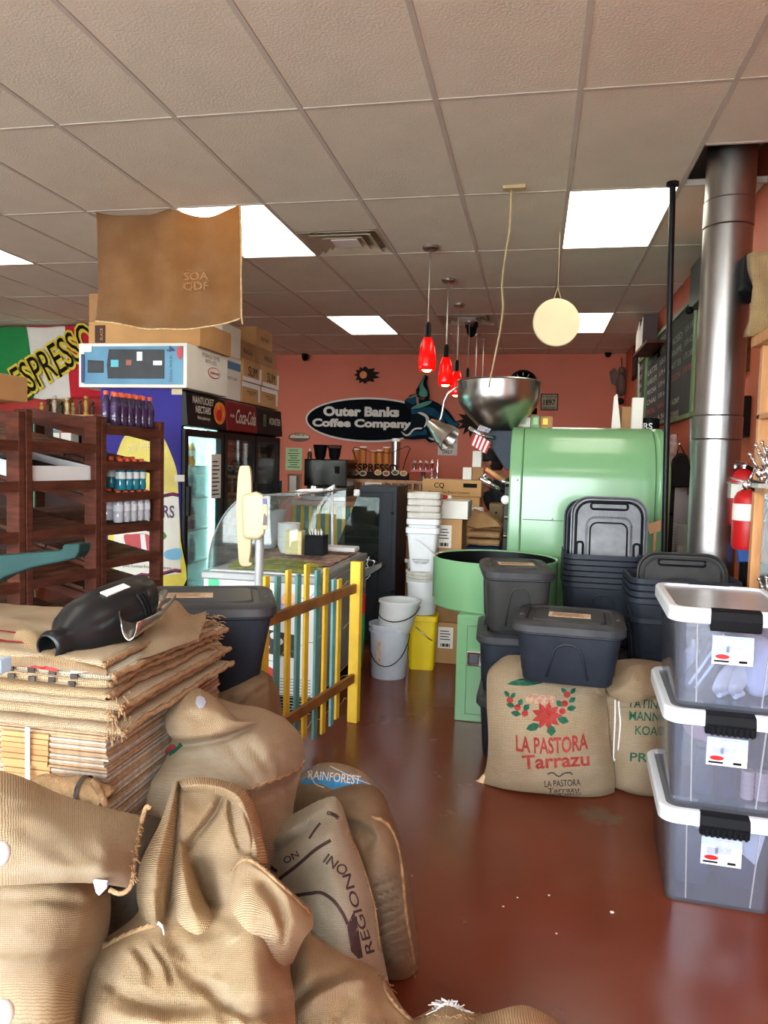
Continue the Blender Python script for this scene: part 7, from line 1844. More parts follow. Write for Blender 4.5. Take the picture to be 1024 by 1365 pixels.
# ---- S5: standing brown sack on the floor, and the blue printed one behind it
r = [[(398, 1034, 2.62), (425, 1018, 2.62), (455, 1018, 2.62), (485, 1030, 2.62), (512, 1056, 2.66)],
     [(394, 1050, 2.48), (425, 1036, 2.44), (455, 1036, 2.42), (485, 1046, 2.44), (514, 1068, 2.52)],
     [(392, 1110, 2.46), (425, 1100, 2.40), (455, 1100, 2.38), (485, 1104, 2.40), (516, 1112, 2.48)]]
r.append(floor_row(r[-1]))
t, bv, F = sack('low burlap sack with bright blue printed top behind the brown sack', r, 36, 36, M_b2, seed=9, thick=.2, amp=.012)
poly_on('blue_print', bv, smooth_loop([(402, 1034), (424, 1021), (450, 1020), (478, 1029), (500, 1044), (506, 1052), (470, 1050), (445, 1052), (425, 1044), (405, 1046)], 3), t, M_blueink)
text_on('lettering', bv, 'RAINFOREST', 446, 1036, 70, 12, .12, t, M_white)
strip_on('print_line', bv, [(410, 1027), (420, 1044), (432, 1050)], 1.5, t, M_white)
strip_on('print_line', bv, [(440, 1021), (470, 1036), (495, 1046)], 1.3, t, M_white)
r = [[(428, 1060, 2.36), (455, 1049, 2.36), (480, 1045, 2.36), (500, 1048, 2.38), (512, 1060, 2.42)],
     [(432, 1078, 2.18), (463, 1068, 2.13), (490, 1066, 2.12), (511, 1076, 2.18), (525, 1094, 2.32)],
     [(440, 1120, 2.1), (470, 1120, 2.03), (500, 1120, 2.0), (526, 1125, 2.06), (538, 1137, 2.24)],
     [(450, 1190, 2.05), (480, 1190, 1.98), (508, 1190, 1.95), (536, 1192, 2.0), (549, 1197, 2.16)],
     [(458, 1250, 2.04), (488, 1250, 1.97), (516, 1250, 1.94), (543, 1250, 1.99), (556, 1252, 2.12)]]
fl5 = floor_row([(470, 0, 2.05), (496, 0, 2.0), (522, 0, 1.99), (545, 0, 2.01), (558, 0, 2.06)])
r.append(fl5)
wr = []
for k in range(9):
    y = 1172+k*13; wr.append(([(492+k*2, y+10), (512+k, y+2), (536+k, y-7)], -.030, 3.4)); wr.append(([(492+k*2, y+16), (512+k, y+8), (536+k, y-1)], .016, 3.4))
    wr.append(([(541+k, y-8), (549+k, y-14)], -.008, 3))
t, bv, F = sack('brown tightly filled burlap sack standing on the floor at the end of the pile', r, 70, 90, M_b5, wr+[([(456, 1098), (478, 1102), (496, 1116), (488, 1132)], -.03, 7), ([(470, 1090), (500, 1100), (508, 1125)], .015, 9)], seed=3, thick=.26, amp=.008)
rope_on('seam', bv, [(495, 1089), (515, 1098), (529, 1125), (536, 1165), (540, 1210), (546, 1250), (552, 1285)], .006, t, pm('rope_dark', (150, 116, 80), .95, var=.3, scale=60), n=40, wob=.002)
fringe(bv, [(545, 1270), (550, 1296), (556, 1298)], 14, t, 10)
# ---- S4: pale printed sack
r = [[(348, 1117, 1.97), (370, 1097, 1.94), (400, 1080, 1.92), (425, 1067, 1.92), (446, 1062, 1.93), (457, 1076, 1.98)],
     [(346, 1137, 1.86), (375, 1124, 1.79), (405, 1113, 1.75), (430, 1106, 1.75), (455, 1105, 1.80), (473, 1126, 1.93)],
     [(352, 1167, 1.82), (385, 1160, 1.72), (415, 1154, 1.67), (442, 1150, 1.66), (470, 1152, 1.73), (489, 1170, 1.88)],
     [(360, 1203, 1.78), (395, 1200, 1.68), (425, 1196, 1.62), (455, 1195, 1.61), (482, 1202, 1.70), (500, 1214, 1.85)],
     [(375, 1255, 1.75), (405, 1252, 1.65), (435, 1250, 1.60), (465, 1250, 1.60), (492, 1255, 1.69), (510, 1268, 1.84)],
     [(380, 1320, 1.73), (410, 1318, 1.64), (440, 1318, 1.59), (470, 1318, 1.59), (500, 1318, 1.68), (520, 1322, 1.82)]]
r.append(floor_row(r[-1]))
t, bv, F = sack('pale printed sack with brown lettering in the middle of the pile', r, 72, 90, M_b4, [([(352, 1150), (385, 1125), (420, 1100), (440, 1085)], -.035, 9), ([(352, 1128), (385, 1104), (420, 1082), (446, 1068)], .02, 8), ([(404, 1078), (412, 1095), (408, 1108)], .015, 4), ([(360, 1140), (395, 1118), (425, 1095)], -.02, 4), ([(437, 1100), (446, 1140), (440, 1185)], .014, 8)], seed=4, thick=.24, amp=.010)
strip_on('print_stripe', bv, [(372, 1172), (398, 1152), (420, 1133), (441, 1120)], 4.5, t, M_brownink)
strip_on('print_stripe', bv, [(412, 1118), (420, 1106), (427, 1097)], 3, t, M_brownink)
strip_on('print_stripe', bv, [(436, 1083), (445, 1086), (452, 1091)], 5, t, M_brownink)
strip_on('print_stripe', bv, [(352, 1150), (360, 1155), (369, 1162)], 4.5, t, M_brownink)
strip_on('print_curve', bv, [(392, 1194), (412, 1191), (428, 1190), (444, 1200), (456, 1216), (464, 1232)], 4.5, t, M_brownink)
poly_on('print_mountain', bv, [(463, 1234), (472, 1214), (478, 1240), (484, 1276), (478, 1278), (468, 1268)], t, M_brownink)
text_on('lettering', bv, 'NO', 388, 1143, 22, 9, -.5+PI, t, M_brownink)
text_on('lettering', bv, 'ONI', 448, 1153, 34, 14, .62+PI, t, M_brownink)
text_on('lettering', bv, 'REGION', 478, 1218, 110, 12, 1.27+PI, t, M_brownink)
rope_on('frayed_edge', bv, [(463, 1108), (478, 1140), (490, 1175), (500, 1215), (506, 1260)], .0035, t, n=60, wob=.002)
fringe(bv, [(464, 1112), (478, 1140), (490, 1175), (499, 1215), (505, 1262)], 70, t, 7)
# ---- S3: big folded-over sack behind
r = [[(222, 946, 2.06), (236, 921, 2.05), (262, 916, 2.05), (288, 929, 2.06), (315, 938, 2.1), (350, 944, 2.15), (380, 957, 2.2)],
     [(221, 966, 1.95), (240, 950, 1.89), (268, 948, 1.87), (295, 953, 1.90), (327, 956, 1.95), (364, 966, 2.0), (399, 977, 2.12)],
     [(228, 987, 1.92), (250, 979, 1.85), (280, 975, 1.83), (308, 974, 1.84), (340, 982, 1.85), (374, 993, 1.90), (406, 996, 2.06)],
     [(200, 1010, 1.98), (235, 1009, 1.85), (275, 1009, 1.8), (310, 1010, 1.78), (342, 1016, 1.77), (374, 1023, 1.84), (404, 1020, 2.03)],
     [(172, 1050, 1.82), (215, 1046, 1.79), (260, 1046, 1.76), (300, 1046, 1.74), (336, 1049, 1.73), (367, 1052, 1.80), (396, 1052, 1.98)],
     [(162, 1095, 1.78), (210, 1095, 1.76), (255, 1095, 1.74), (300, 1095, 1.72), (335, 1095, 1.72), (362, 1092, 1.79), (390, 1090, 1.95)]]
r.append([(a+(3 if i < 3 else -4), 1180, y) for i, (a, b, y) in enumerate(r[-1])]); r.append(floor_row(r[-1], .0))
st3 = [([(223, 962), (240, 984), (280, 981), (308, 970), (328, 958)], .03, 6), ([(229, 994), (262, 992), (300, 985), (330, 972), (352, 962)], -.035, 5), ([(240, 955), (262, 962), (290, 960), (310, 950)], -.03, 8), ([(292, 932), (305, 948), (330, 952)], .025, 6), ([(287, 938), (296, 955), (312, 961)], -.03, 4),
       ([(300, 985), (322, 1018), (345, 1046)], -.012, 6), ([(340, 1052), (362, 1040), (385, 1032), (402, 1016)], .022, 5), ([(345, 1060), (368, 1050), (390, 1042), (400, 1030)], -.035, 5), ([(372, 1050), (374, 1072), (372, 1090)], -.03, 5), ([(384, 1046), (390, 1070)], -.02, 4), ([(335, 975), (355, 990), (368, 1010)], .018, 14), ([(370, 972), (392, 992), (400, 1012)], .015, 12), ([(330, 990), (345, 1010), (360, 1030)], -.012, 7)]
t, bv, F = sack('large folded over burlap sack leaning on the cardboard stack', r, 110, 110, M_b3, st3, seed=5, thick=.16, amp=.010, xmin=-.972)
rope_on('hem', bv, [(331, 1053), (352, 1044), (376, 1036), (398, 1024), (405, 1014)], .0045, t, n=26, wob=.003)
poly_on('red_print', bv, [(209, 1006), (220, 998), (232, 992), (236, 996), (222, 1004), (211, 1010)], t, M_redink); poly_on('green_print', bv, [(224, 1003), (234, 997), (240, 990), (244, 994), (234, 1003), (226, 1008)], t, M_greenink)
mb, uv, bvf, F = relief([[(224, 946, 1.93), (238, 922, 1.97), (262, 917, 1.98), (286, 929, 1.97), (302, 945, 1.93)], [(220, 962, 1.86), (240, 948, 1.83), (265, 943, 1.83), (292, 950, 1.83), (314, 958, 1.86)],
     [(224, 978, 1.82), (245, 974, 1.78), (270, 971, 1.775), (298, 965, 1.79), (328, 962, 1.84)], [(234, 987, 1.83), (252, 986, 1.785), (275, 984, 1.78), (306, 976, 1.80), (342, 963, 1.86)]], 50, 40, [([(245, 950), (268, 958), (295, 955)], -.02, 10), ([(228, 976), (250, 981), (280, 978), (310, 969)], .012, 5)], seed=31, thick=.05, amp=.006)
flp = mb.build('flap', M_b2, t, smooth=True, uvs=uv)
poly_on('paper_scrap', bvf, [(262, 929), (267, 927), (272, 930), (275, 936), (271, 943), (265, 944), (261, 938)], t, pm('lilac_paper', (200, 204, 222), .8), .003)
# ---- small sack edge beside the black tote, carrying the tote
r = [[(296, 912, 2.62), (318, 908, 2.6), (340, 899, 2.6), (354, 899, 2.64)], [(285, 935, 2.50), (312, 930, 2.46), (338, 921, 2.46), (359, 918, 2.56)], [(285, 990, 2.48), (312, 985, 2.44), (338, 985, 2.44), (360, 985, 2.54)]]
r.append(floor_row(r[-1]))
t, bv, F = sack('small slumped sack squeezed between the black tote and the fence', r, 40, 40, M_b5, [([(300, 940), (325, 920), (348, 905)], -.03, 5), ([(318, 945), (338, 925), (356, 915)], -.025, 4), ([(308, 930), (330, 912)], .02, 6)], seed=6, thick=.2)
fringe(bv, [(345, 902), (356, 906), (358, 914)], 20, t, 9)
# ---- S2: left front sack with its folded-over top
r = [[(-120, 1120, 1.52), (-40, 1110, 1.40), (30, 1112, 1.36), (90, 1130, 1.36), (135, 1150, 1.45)],
     [(-130, 1190, 1.38), (-40, 1185, 1.22), (40, 1185, 1.17), (105, 1190, 1.22), (148, 1200, 1.38)],
     [(-130, 1260, 1.34), (-40, 1260, 1.16), (40, 1260, 1.11), (100, 1260, 1.18), (140, 1262, 1.36)],
     [(-130, 1340, 1.30), (-40, 1340, 1.12), (40, 1340, 1.08), (85, 1340, 1.14), (112, 1340, 1.30)]]
r.append(floor_row(r[-1]))
t, bv, F = sack('plump burlap sack at the left edge under a folded flap', r, 70, 70, M_b2, [([(0, 1200), (60, 1198), (120, 1205)], -.015, 8)], seed=7, thick=.16, amp=.008)
r = [[(-90, 1008, 1.56), (15, 1031, 1.50), (85, 1060, 1.47), (148, 1078, 1.45), (193, 1088, 1.46)],
     [(-90, 1040, 1.34), (15, 1056, 1.31), (85, 1084, 1.29), (148, 1100, 1.29), (190, 1108, 1.33)],
     [(-90, 1092, 1.2), (15, 1100, 1.18), (85, 1120, 1.16), (145, 1132, 1.17), (184, 1138, 1.24)],
     [(-90, 1150, 1.13), (15, 1150, 1.10), (85, 1156, 1.085), (140, 1162, 1.10), (179, 1166, 1.18)],
     [(-90, 1186, 1.14), (15, 1180, 1.12), (80, 1177, 1.10), (130, 1178, 1.11), (172, 1184, 1.17)]]
mb, uv, bv2, F = relief(r, 90, 70, [([(0, 1048), (60, 1062), (120, 1084), (190, 1100)], -.008, 3), ([(0, 1040), (60, 1054), (120, 1076), (190, 1093)], .008, 4), ([(10, 1062), (60, 1072), (120, 1092), (186, 1110)], .006, 4), ([(20, 1100), (70, 1130), (120, 1170)], -.010, 14), ([(130, 1105), (140, 1140), (130, 1170)], .014, 12), ([(5, 1165), (50, 1175), (100, 1172)], .012, 8)], seed=8, thick=.05, amp=.010)
fo = mb.build('folded_top', M_b3, t, smooth=True, uvs=uv)
rope_on('hem', bv2, [(189, 1091), (184, 1120), (179, 1150), (175, 1175)], .0045, fo, n=30, wob=.003, mt=M_rope)
P = [at(a, b, Y=1.17) for a, b in ((176, 1172), (172, 1185), (160, 1191), (146, 1186))]; MB().tube(lerp_row(P, 14), .0045, 7).build('hem_end', M_rope, fo, smooth=True)
P = [at(a, b, Y=1.33) for a, b in ((189, 1096), (192, 1084), (196, 1075), (201, 1078))]; MB().tube(lerp_row(P, 12), .005, 7).build('hem_end', M_rope, fo, smooth=True)
fringe(bv2, [(188, 1092), (184, 1115), (179, 1150), (176, 1172)], 60, fo, 10)
P = [at(a, b, Y=1.085) for a, b in ((124, 1175), (142, 1177), (142, 1184), (132, 1194), (128, 1190))]; MB().loft([P, [v+Vector((0, .004, .002)) for v in P]]).build('paper_tag', pm('bluish_tag', (176, 190, 210), .7), fo)
# rolled scrap behind it
P = [at(a, b, Y=1.56) for a, b in ((50, 1052), (75, 1048), (105, 1052), (132, 1058), (142, 1066))]
o = thing('rolled_sack', 'small rolled burlap with a black stripe below the cardboard stack', 'sack', at(95, 1060, Y=1.56)); rr_ = lerp_row(P, 16)
MB().tube(rr_, [.028+.004*math.sin(k) for k in range(16)], 14).build('roll', M_rope, o, smooth=True); MB().lathe([(.034, 0), (.035, .012)], rr_[8], 14, axis=rr_[9]-rr_[8], cap0=False, cap1=False).build('stripe', M_blackink, o, smooth=True)
MB().tube(lerp_row([at(a, b, Y=1.53) for a, b in ((122, 1040), (130, 1050), (136, 1062), (142, 1075))], 12), .008, 7).build('hem', M_rope, o, smooth=True)
# ---- S6: tan sack low in front
r = [[(372, 1268, 1.64), (398, 1240, 1.62), (430, 1250, 1.62), (460, 1268, 1.62), (490, 1286, 1.62), (513, 1302, 1.64)],
     [(366, 1305, 1.52), (403, 1284, 1.47), (440, 1290, 1.46), (475, 1304, 1.46), (507, 1322, 1.50), (536, 1342, 1.56)],
     [(360, 1345, 1.44), (405, 1335, 1.38), (440, 1337, 1.36), (480, 1346, 1.38), (522, 1360, 1.44), (562, 1372, 1.50)],
     [(355, 1420, 1.38), (405, 1420, 1.32), (450, 1420, 1.30), (500, 1420, 1.32), (545, 1425, 1.38), (590, 1430, 1.46)]]
r.append(floor_row(r[-1]))
t, bv, F = sack('golden folded burlap sack at the bottom beside the draped sack', r, 70, 80, M_b1, [([(398, 1352), (425, 1328), (460, 1310), (495, 1302), (512, 1304)], .035, 9), ([(392, 1338), (420, 1312), (455, 1296), (490, 1290)], -.03, 6), ([(402, 1262), (412, 1290), (400, 1318)], .018, 14), ([(510, 1310), (520, 1335), (540, 1356)], .02, 6), ([(470, 1322), (455, 1345), (445, 1362)], -.015, 8)], seed=11, thick=.24, amp=.010)
rope_on('hem', bv, [(511, 1306), (514, 1322), (526, 1340), (545, 1358)], .005, t, n=24, wob=.002)
fringe(bv, [(505, 1300), (520, 1315), (535, 1335), (556, 1356)], 90, t, 12, seed=5)
# ---- S7: frayed sack tops along the bottom edge
r = [[(515, 1364, 1.66), (555, 1356, 1.62), (592, 1334, 1.58), (612, 1340, 1.57), (640, 1352, 1.57), (700, 1340, 1.57), (750, 1366, 1.64)],
     [(505, 1400, 1.50), (555, 1385, 1.46), (592, 1372, 1.44), (615, 1375, 1.43), (645, 1380, 1.43), (705, 1378, 1.45), (765, 1400, 1.54)],
     [(500, 1460, 1.45), (555, 1450, 1.40), (592, 1450, 1.38), (615, 1450, 1.38), (645, 1450, 1.38), (705, 1450, 1.40), (775, 1460, 1.50)]]
r.append(floor_row(r[-1]))
t, bv, F = sack('golden sack with frayed white seam along the bottom picture edge', r, 80, 50, M_b1, [([(645, 1375), (660, 1355), (700, 1345)], .025, 8), ([(620, 1370), (640, 1360)], -.03, 6)], seed=12, thick=.24, amp=.012)
fringe(bv, [(580, 1346), (592, 1338), (604, 1340), (618, 1346)], 120, t, 16, M_white, 6); fringe(bv, [(560, 1356), (640, 1354)], 60, t, 9, None, 8)
# ---- S1: the big draped open sack in front
r = [[(234, 1044, 1.60), (244, 1037, 1.57), (262, 1038, 1.55), (285, 1041, 1.55), (306, 1045, 1.55), (323, 1053, 1.56), (336, 1066, 1.60)],
     [(214, 1095, 1.52), (228, 1090, 1.44), (250, 1087, 1.45), (280, 1087, 1.47), (310, 1089, 1.46), (334, 1093, 1.44), (348, 1102, 1.52)],
     [(186, 1155, 1.47), (205, 1150, 1.37), (235, 1150, 1.40), (270, 1150, 1.43), (305, 1150, 1.39), (334, 1152, 1.37), (356, 1162, 1.46)],
     [(184, 1215, 1.42), (212, 1215, 1.33), (245, 1215, 1.34), (285, 1212, 1.35), (330, 1208, 1.28), (375, 1206, 1.29), (416, 1218, 1.40)],
     [(121, 1268, 1.40), (165, 1262, 1.27), (220, 1265, 1.23), (275, 1265, 1.22), (325, 1266, 1.18), (360, 1270, 1.21), (388, 1278, 1.32)],
     [(102, 1330, 1.34), (155, 1330, 1.18), (210, 1330, 1.14), (270, 1330, 1.13), (320, 1330, 1.10), (362, 1330, 1.14), (392, 1328, 1.28)],
     [(95, 1420, 1.27), (150, 1420, 1.11), (210, 1420, 1.06), (270, 1420, 1.05), (325, 1420, 1.04), (365, 1420, 1.08), (396, 1420, 1.24)]]
r.append(floor_row(r[-1]))
st1 = [([(236, 1048), (222, 1090), (207, 1140), (204, 1180), (210, 1222)], .045, 15), ([(237, 1056), (232, 1110), (229, 1170), (222, 1228)], -.075, 5.5),
       ([(238, 1128), (243, 1168), (256, 1200), (276, 1226)], .038, 9), ([(262, 1140), (277, 1185), (286, 1216)], -.07, 15), ([(300, 1056), (287, 1084), (262, 1114), (245, 1138)], -.035, 4.5), ([(288, 1058), (265, 1098), (247, 1118)], .022, 8), ([(312, 1090), (290, 1115), (268, 1150)], .015, 10),
       ([(318, 1050), (323, 1090), (336, 1125), (352, 1152)], .032, 7), ([(307, 1060), (311, 1100), (324, 1140)], -.028, 5), ([(306, 1166), (324, 1143), (345, 1152), (380, 1184), (414, 1217)], .034, 5.5), ([(320, 1156), (345, 1168), (368, 1196), (386, 1238)], -.055, 9), ([(322, 1160), (328, 1220), (342, 1290), (348, 1350)], .04, 26),
       ([(385, 1240), (380, 1262), (372, 1280)], -.02, 6), ([(226, 1240), (250, 1290), (288, 1330), (310, 1362)], -.04, 13), ([(130, 1300), (168, 1328), (220, 1346), (272, 1346)], -.035, 9), ([(120, 1335), (170, 1356), (230, 1366)], .02, 10), ([(165, 1262), (185, 1290), (192, 1325)], .014, 8), ([(180, 1262), (205, 1300)], -.010, 4), ([(196, 1258), (216, 1290), (222, 1320)], .010, 5), ([(300, 1340), (330, 1356), (370, 1350)], -.03, 8), ([(330, 1180), (350, 1230), (372, 1300)], -.012, 5), ([(140, 1275), (152, 1305), (150, 1340)], -.012, 5), ([(232, 1270), (262, 1300), (300, 1312)], .016, 7), ([(262, 1318), (290, 1345), (330, 1362)], .014, 7), ([(205, 1262), (222, 1285), (232, 1312)], -.012, 4), ([(285, 1225), (305, 1240), (315, 1255)], .02, 10)]
t, bv, F = sack('big draped golden burlap sack with open folded mouth in front', r, 190, 230, M_b1, st1, seed=1, thick=.28, amp=.008, freq=8)
S1P = (('mouth_hem_flap', [[(304, 1170, 1.38), (325, 1142, 1.31), (347, 1151, 1.275), (382, 1182, 1.265), (417, 1214, 1.34)], [(302, 1190, 1.36), (328, 1168, 1.26), (353, 1182, 1.225), (386, 1208, 1.22), (418, 1234, 1.31)], [(300, 1232, 1.33), (326, 1226, 1.21), (352, 1229, 1.175), (380, 1240, 1.19), (404, 1254, 1.28)], [(300, 1300, 1.30), (325, 1300, 1.24), (350, 1298, 1.235), (374, 1290, 1.25), (390, 1284, 1.32)]], 60, 60, [([(324, 1150), (345, 1160), (380, 1190), (412, 1220)], .006, 4), ([(345, 1172), (368, 1200), (386, 1240)], -.03, 8), ([(322, 1165), (326, 1220), (340, 1270)], .02, 12), ([(372, 1215), (380, 1245), (376, 1262)], -.016, 5)], .03),
       ('pleat', [[(230, 1046, 1.56), (236, 1041, 1.51), (243, 1045, 1.56)], [(214, 1095, 1.47), (225, 1091, 1.385), (237, 1095, 1.47)], [(188, 1150, 1.43), (208, 1148, 1.315), (233, 1150, 1.43)], [(182, 1190, 1.41), (204, 1190, 1.29), (229, 1190, 1.41)], [(188, 1225, 1.37), (206, 1225, 1.28), (223, 1227, 1.37)], [(196, 1252, 1.35), (208, 1252, 1.33), (219, 1252, 1.35)]], 30, 80, [([(220, 1110), (212, 1150), (212, 1190)], .008, 6), ([(196, 1180), (208, 1186), (222, 1182)], -.006, 3)], .06),
       ('mouth_rim', [[(237, 1041, 1.56), (242, 1049, 1.47), (248, 1059, 1.54)], [(268, 1036, 1.56), (270, 1046, 1.46), (272, 1058, 1.53)], [(300, 1041, 1.56), (298, 1051, 1.46), (296, 1064, 1.53)], [(326, 1053, 1.56), (318, 1063, 1.45), (307, 1071, 1.52)], [(341, 1082, 1.54), (330, 1087, 1.43), (315, 1090, 1.50)], [(349, 1112, 1.50), (338, 1115, 1.39), (321, 1116, 1.46)], [(358, 1152, 1.45), (346, 1151, 1.33), (330, 1150, 1.41)]], 24, 80, [([(250, 1048), (300, 1053), (328, 1085), (342, 1140)], .006, 5)], .05),
       ('inner_fold', [[(233, 1128, 1.44), (240, 1122, 1.40), (250, 1130, 1.44)], [(230, 1165, 1.41), (243, 1160, 1.355), (260, 1168, 1.41)], [(229, 1205, 1.37), (250, 1200, 1.31), (276, 1206, 1.37)], [(232, 1240, 1.33), (262, 1236, 1.272), (300, 1236, 1.33)], [(245, 1310, 1.32), (278, 1308, 1.27), (310, 1306, 1.30)]], 30, 60, [([(243, 1150), (250, 1190), (262, 1225)], .008, 6)], .05))
for k_, (nm, rw, nu_, nv_, st_, th_) in enumerate(S1P):
    mb, uv, bq, F = relief(rw, nu_, nv_, st_, seed=40+k_, thick=th_, amp=.005, fine=.004)
    q_o = mb.build(nm, M_b1, t, smooth=True, uvs=uv)
    if nm == 'mouth_hem_flap': rope_on('hem', bq, [(309, 1162), (325, 1146), (345, 1154), (380, 1186), (412, 1216)], .0035, q_o, n=40, wob=.001)
rope_on('seam', bv, [(104, 1338), (108, 1302), (125, 1272), (158, 1252), (190, 1238), (212, 1230)], .006, t, n=44, wob=.002)
P = [ray_on(bv, a, b, .008) for a, b in ((205, 1232), (212, 1232), (217, 1237), (219, 1246))]
MB().grid([[p+Vector((0, 0, .006)) for p in P], P]).build('paper_tag', M_white, t, solid=.002)
fringe(bv, [(378, 1260), (384, 1268), (392, 1272)], 12, t, 8)
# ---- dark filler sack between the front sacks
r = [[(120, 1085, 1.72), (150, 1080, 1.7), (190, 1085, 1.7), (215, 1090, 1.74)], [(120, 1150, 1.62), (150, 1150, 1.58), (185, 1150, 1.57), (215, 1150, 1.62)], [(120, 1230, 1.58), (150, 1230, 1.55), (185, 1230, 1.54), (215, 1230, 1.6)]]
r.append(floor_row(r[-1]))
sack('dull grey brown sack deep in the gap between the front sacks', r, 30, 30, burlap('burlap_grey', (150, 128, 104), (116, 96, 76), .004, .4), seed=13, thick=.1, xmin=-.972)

# ================================================================ printed coffee sacks on the right
r = [[(660, 884, 3.62), (680, 873, 3.58), (720, 878, 3.56), (760, 892, 3.56), (790, 890, 3.58), (806, 892, 3.64)],
     [(650, 898, 3.52), (680, 892, 3.44), (720, 896, 3.42), (760, 905, 3.42), (790, 905, 3.44), (808, 908, 3.54)],
     [(649, 935, 3.46), (680, 932, 3.36), (720, 932, 3.32), (760, 935, 3.32), (790, 938, 3.36), (810, 942, 3.48)],
     [(651, 985, 3.42), (680, 985, 3.32), (720, 985, 3.27), (760, 985, 3.27), (790, 988, 3.32), (813, 990, 3.44)],
     [(648, 1022, 3.40), (675, 1025, 3.30), (715, 1026, 3.26), (760, 1026, 3.26), (795, 1026, 3.31), (819, 1026, 3.42)],
     [(638, 1042, 3.40), (672, 1050, 3.32), (712, 1054, 3.29), (760, 1054, 3.29), (798, 1052, 3.33), (820, 1046, 3.40)]]
r.append(floor_row([(640, 0, 3.42), (672, 0, 3.35), (712, 0, 3.33), (760, 0, 3.33), (798, 0, 3.36), (819, 0, 3.42)]))
wr = [([(655, 990+k*9), (690, 1002+k*8), (730, 1008+k*8)], -.006, 4) for k in range(5)]+[([(690, 895), (705, 902), (722, 905)], -.03, 6), ([(655, 905), (680, 905), (700, 912)], .015, 8), ([(655, 1030), (668, 1015), (690, 1010)], -.012, 5)]
t, bv, F = sack('upright burlap sack printed LA PASTORA Tarrazu below the sticker tote', r, 90, 80, M_b3, wr, seed=20, thick=.26, amp=.006)
P = [at(a, b, Y=3.4) for a, b in ((652, 1036), (640, 1044), (630, 1043))]; MB().tube(P, [.03, .018, .004], 10).build('corner_ear', M_b3, t, smooth=True)
mb, uv, bq, F = relief([[(765, 893, 3.50), (785, 889, 3.47), (803, 896, 3.5)], [(772, 905, 3.42), (790, 903, 3.385), (806, 912, 3.43)], [(788, 922, 3.41), (798, 926, 3.375), (808, 930, 3.42)]], 24, 20, [([(772, 898), (790, 910), (802, 924)], .01, 4), ([(782, 896), (798, 908), (806, 920)], -.008, 3)], seed=34, thick=.04, amp=.004)
mb.build('top_ear', M_b3, t, smooth=True, uvs=uv)
text_on('lettering', bv, 'LA PASTORA', 736, 994, 96, 22, -.03, t, M_redink, bold=.02, arc=-5); text_on('lettering', bv, 'Tarrazu', 741, 1014, 90, 19, -.06, t, M_redink, bold=.02)
text_on('lettering', bv, 'LA PASTORA', 750, 1044, 48, 9, -.05, t, M_blackink, bold=.01); text_on('lettering', bv, 'Tarrazu', 751, 1053, 42, 6, -.05, t, M_blackink); text_on('lettering', bv, 'COOPETARRAZU', 752, 1059, 44, 4, -.05, t, M_blackink)
strip_on('scroll_print', bv, [(730, 1032), (737, 1030), (745, 1035), (752, 1031), (760, 1030), (763, 1033)], 1.8, t, M_blackink)
def leaf(cx_, cy_, ln, wd, ang, mt, nm='leaf_print'):
    ca, sa = math.cos(ang), math.sin(ang); pts = [(-.5, 0), (-.25, .38), (.1, .5), (.5, 0), (.1, -.5), (-.25, -.38)]
    poly_on(nm, bv, [(cx_+ln*a*ca-wd*b*sa, cy_+ln*a*sa+wd*b*ca) for a, b in pts], t, mt, .0018)
for (a, b, l_, w_, g_) in ((676, 925, 11, 6, .9), (684, 927, 10, 6, -.9), (681, 940, 13, 7, .3), (694, 936, 10, 7, -1.2), (688, 951, 14, 8, .2), (702, 943, 12, 8, -.9), (752, 921, 11, 6, .8), (764, 921, 11, 6, -.9), (746, 938, 12, 8, .8), (763, 933, 11, 7, -.6), (762, 944, 13, 8, -.2), (711, 969, 20, 11, -.3), (735, 974, 15, 12, 1.5), (751, 960, 16, 10, .3)): leaf(a, b, l_, w_, g_, M_greenink)
for k in range(9):
    a_ = 2*PI*k/9; leaf(729+11*math.cos(a_), 954+10*math.sin(a_), 20, 8, a_, M_redink, 'petal_print')
for (a, b) in ((680, 933), (690, 943), (700, 951), (756, 926), (753, 938), (750, 948)): poly_on('berry_print', bv, [(a+4.5*math.cos(q), b+4.5*math.sin(q)) for q in [2*PI*k/9 for k in range(9)]], t, M_redink, .0022)
poly_on('basket_print', bv, smooth_loop([(702, 929), (712, 926), (730, 926), (740, 929), (738, 937), (720, 938), (704, 937)], 2), t, pm('basket_ink', (150, 104, 88), .9, rgb2=(196, 160, 130), scale=60))
poly_on('green_smear', bv, smooth_loop([(676, 912), (692, 905), (712, 904), (728, 908), (712, 913), (694, 914)], 2), t, M_greenink)
fringe(bv, [(642, 1010), (640, 1040)], 6, t, 12); fringe(bv, [(790, 900), (804, 912)], 14, t, 10)
r = [[(806, 884, 3.70), (822, 880, 3.66), (845, 878, 3.64), (868, 880, 3.66), (890, 884, 3.72)],
     [(803, 905, 3.56), (822, 900, 3.50), (846, 900, 3.48), (870, 902, 3.50), (895, 908, 3.6)],
     [(808, 945, 3.50), (828, 945, 3.42), (850, 945, 3.40), (874, 945, 3.42), (900, 948, 3.54)],
     [(814, 1000, 3.48), (832, 1000, 3.40), (854, 1000, 3.37), (878, 1000, 3.40), (905, 1000, 3.52)],
     [(815, 1045, 3.48), (834, 1048, 3.41), (856, 1050, 3.38), (880, 1050, 3.41), (907, 1045, 3.52)]]
r.append(floor_row([(818, 0, 3.50), (836, 0, 3.44), (858, 0, 3.42), (882, 0, 3.44), (905, 0, 3.53)]))
t, bv, F = sack('burlap sack with white drawstring and green letters behind the clear bins', r, 50, 60, M_b3, [([(810, 935), (832, 925), (846, 905), (850, 890)], .03, 7), ([(824, 940), (850, 935), (872, 922)], .025, 6), ([(826, 950), (850, 945), (875, 935)], -.03, 5)], seed=21, thick=.2, amp=.006)
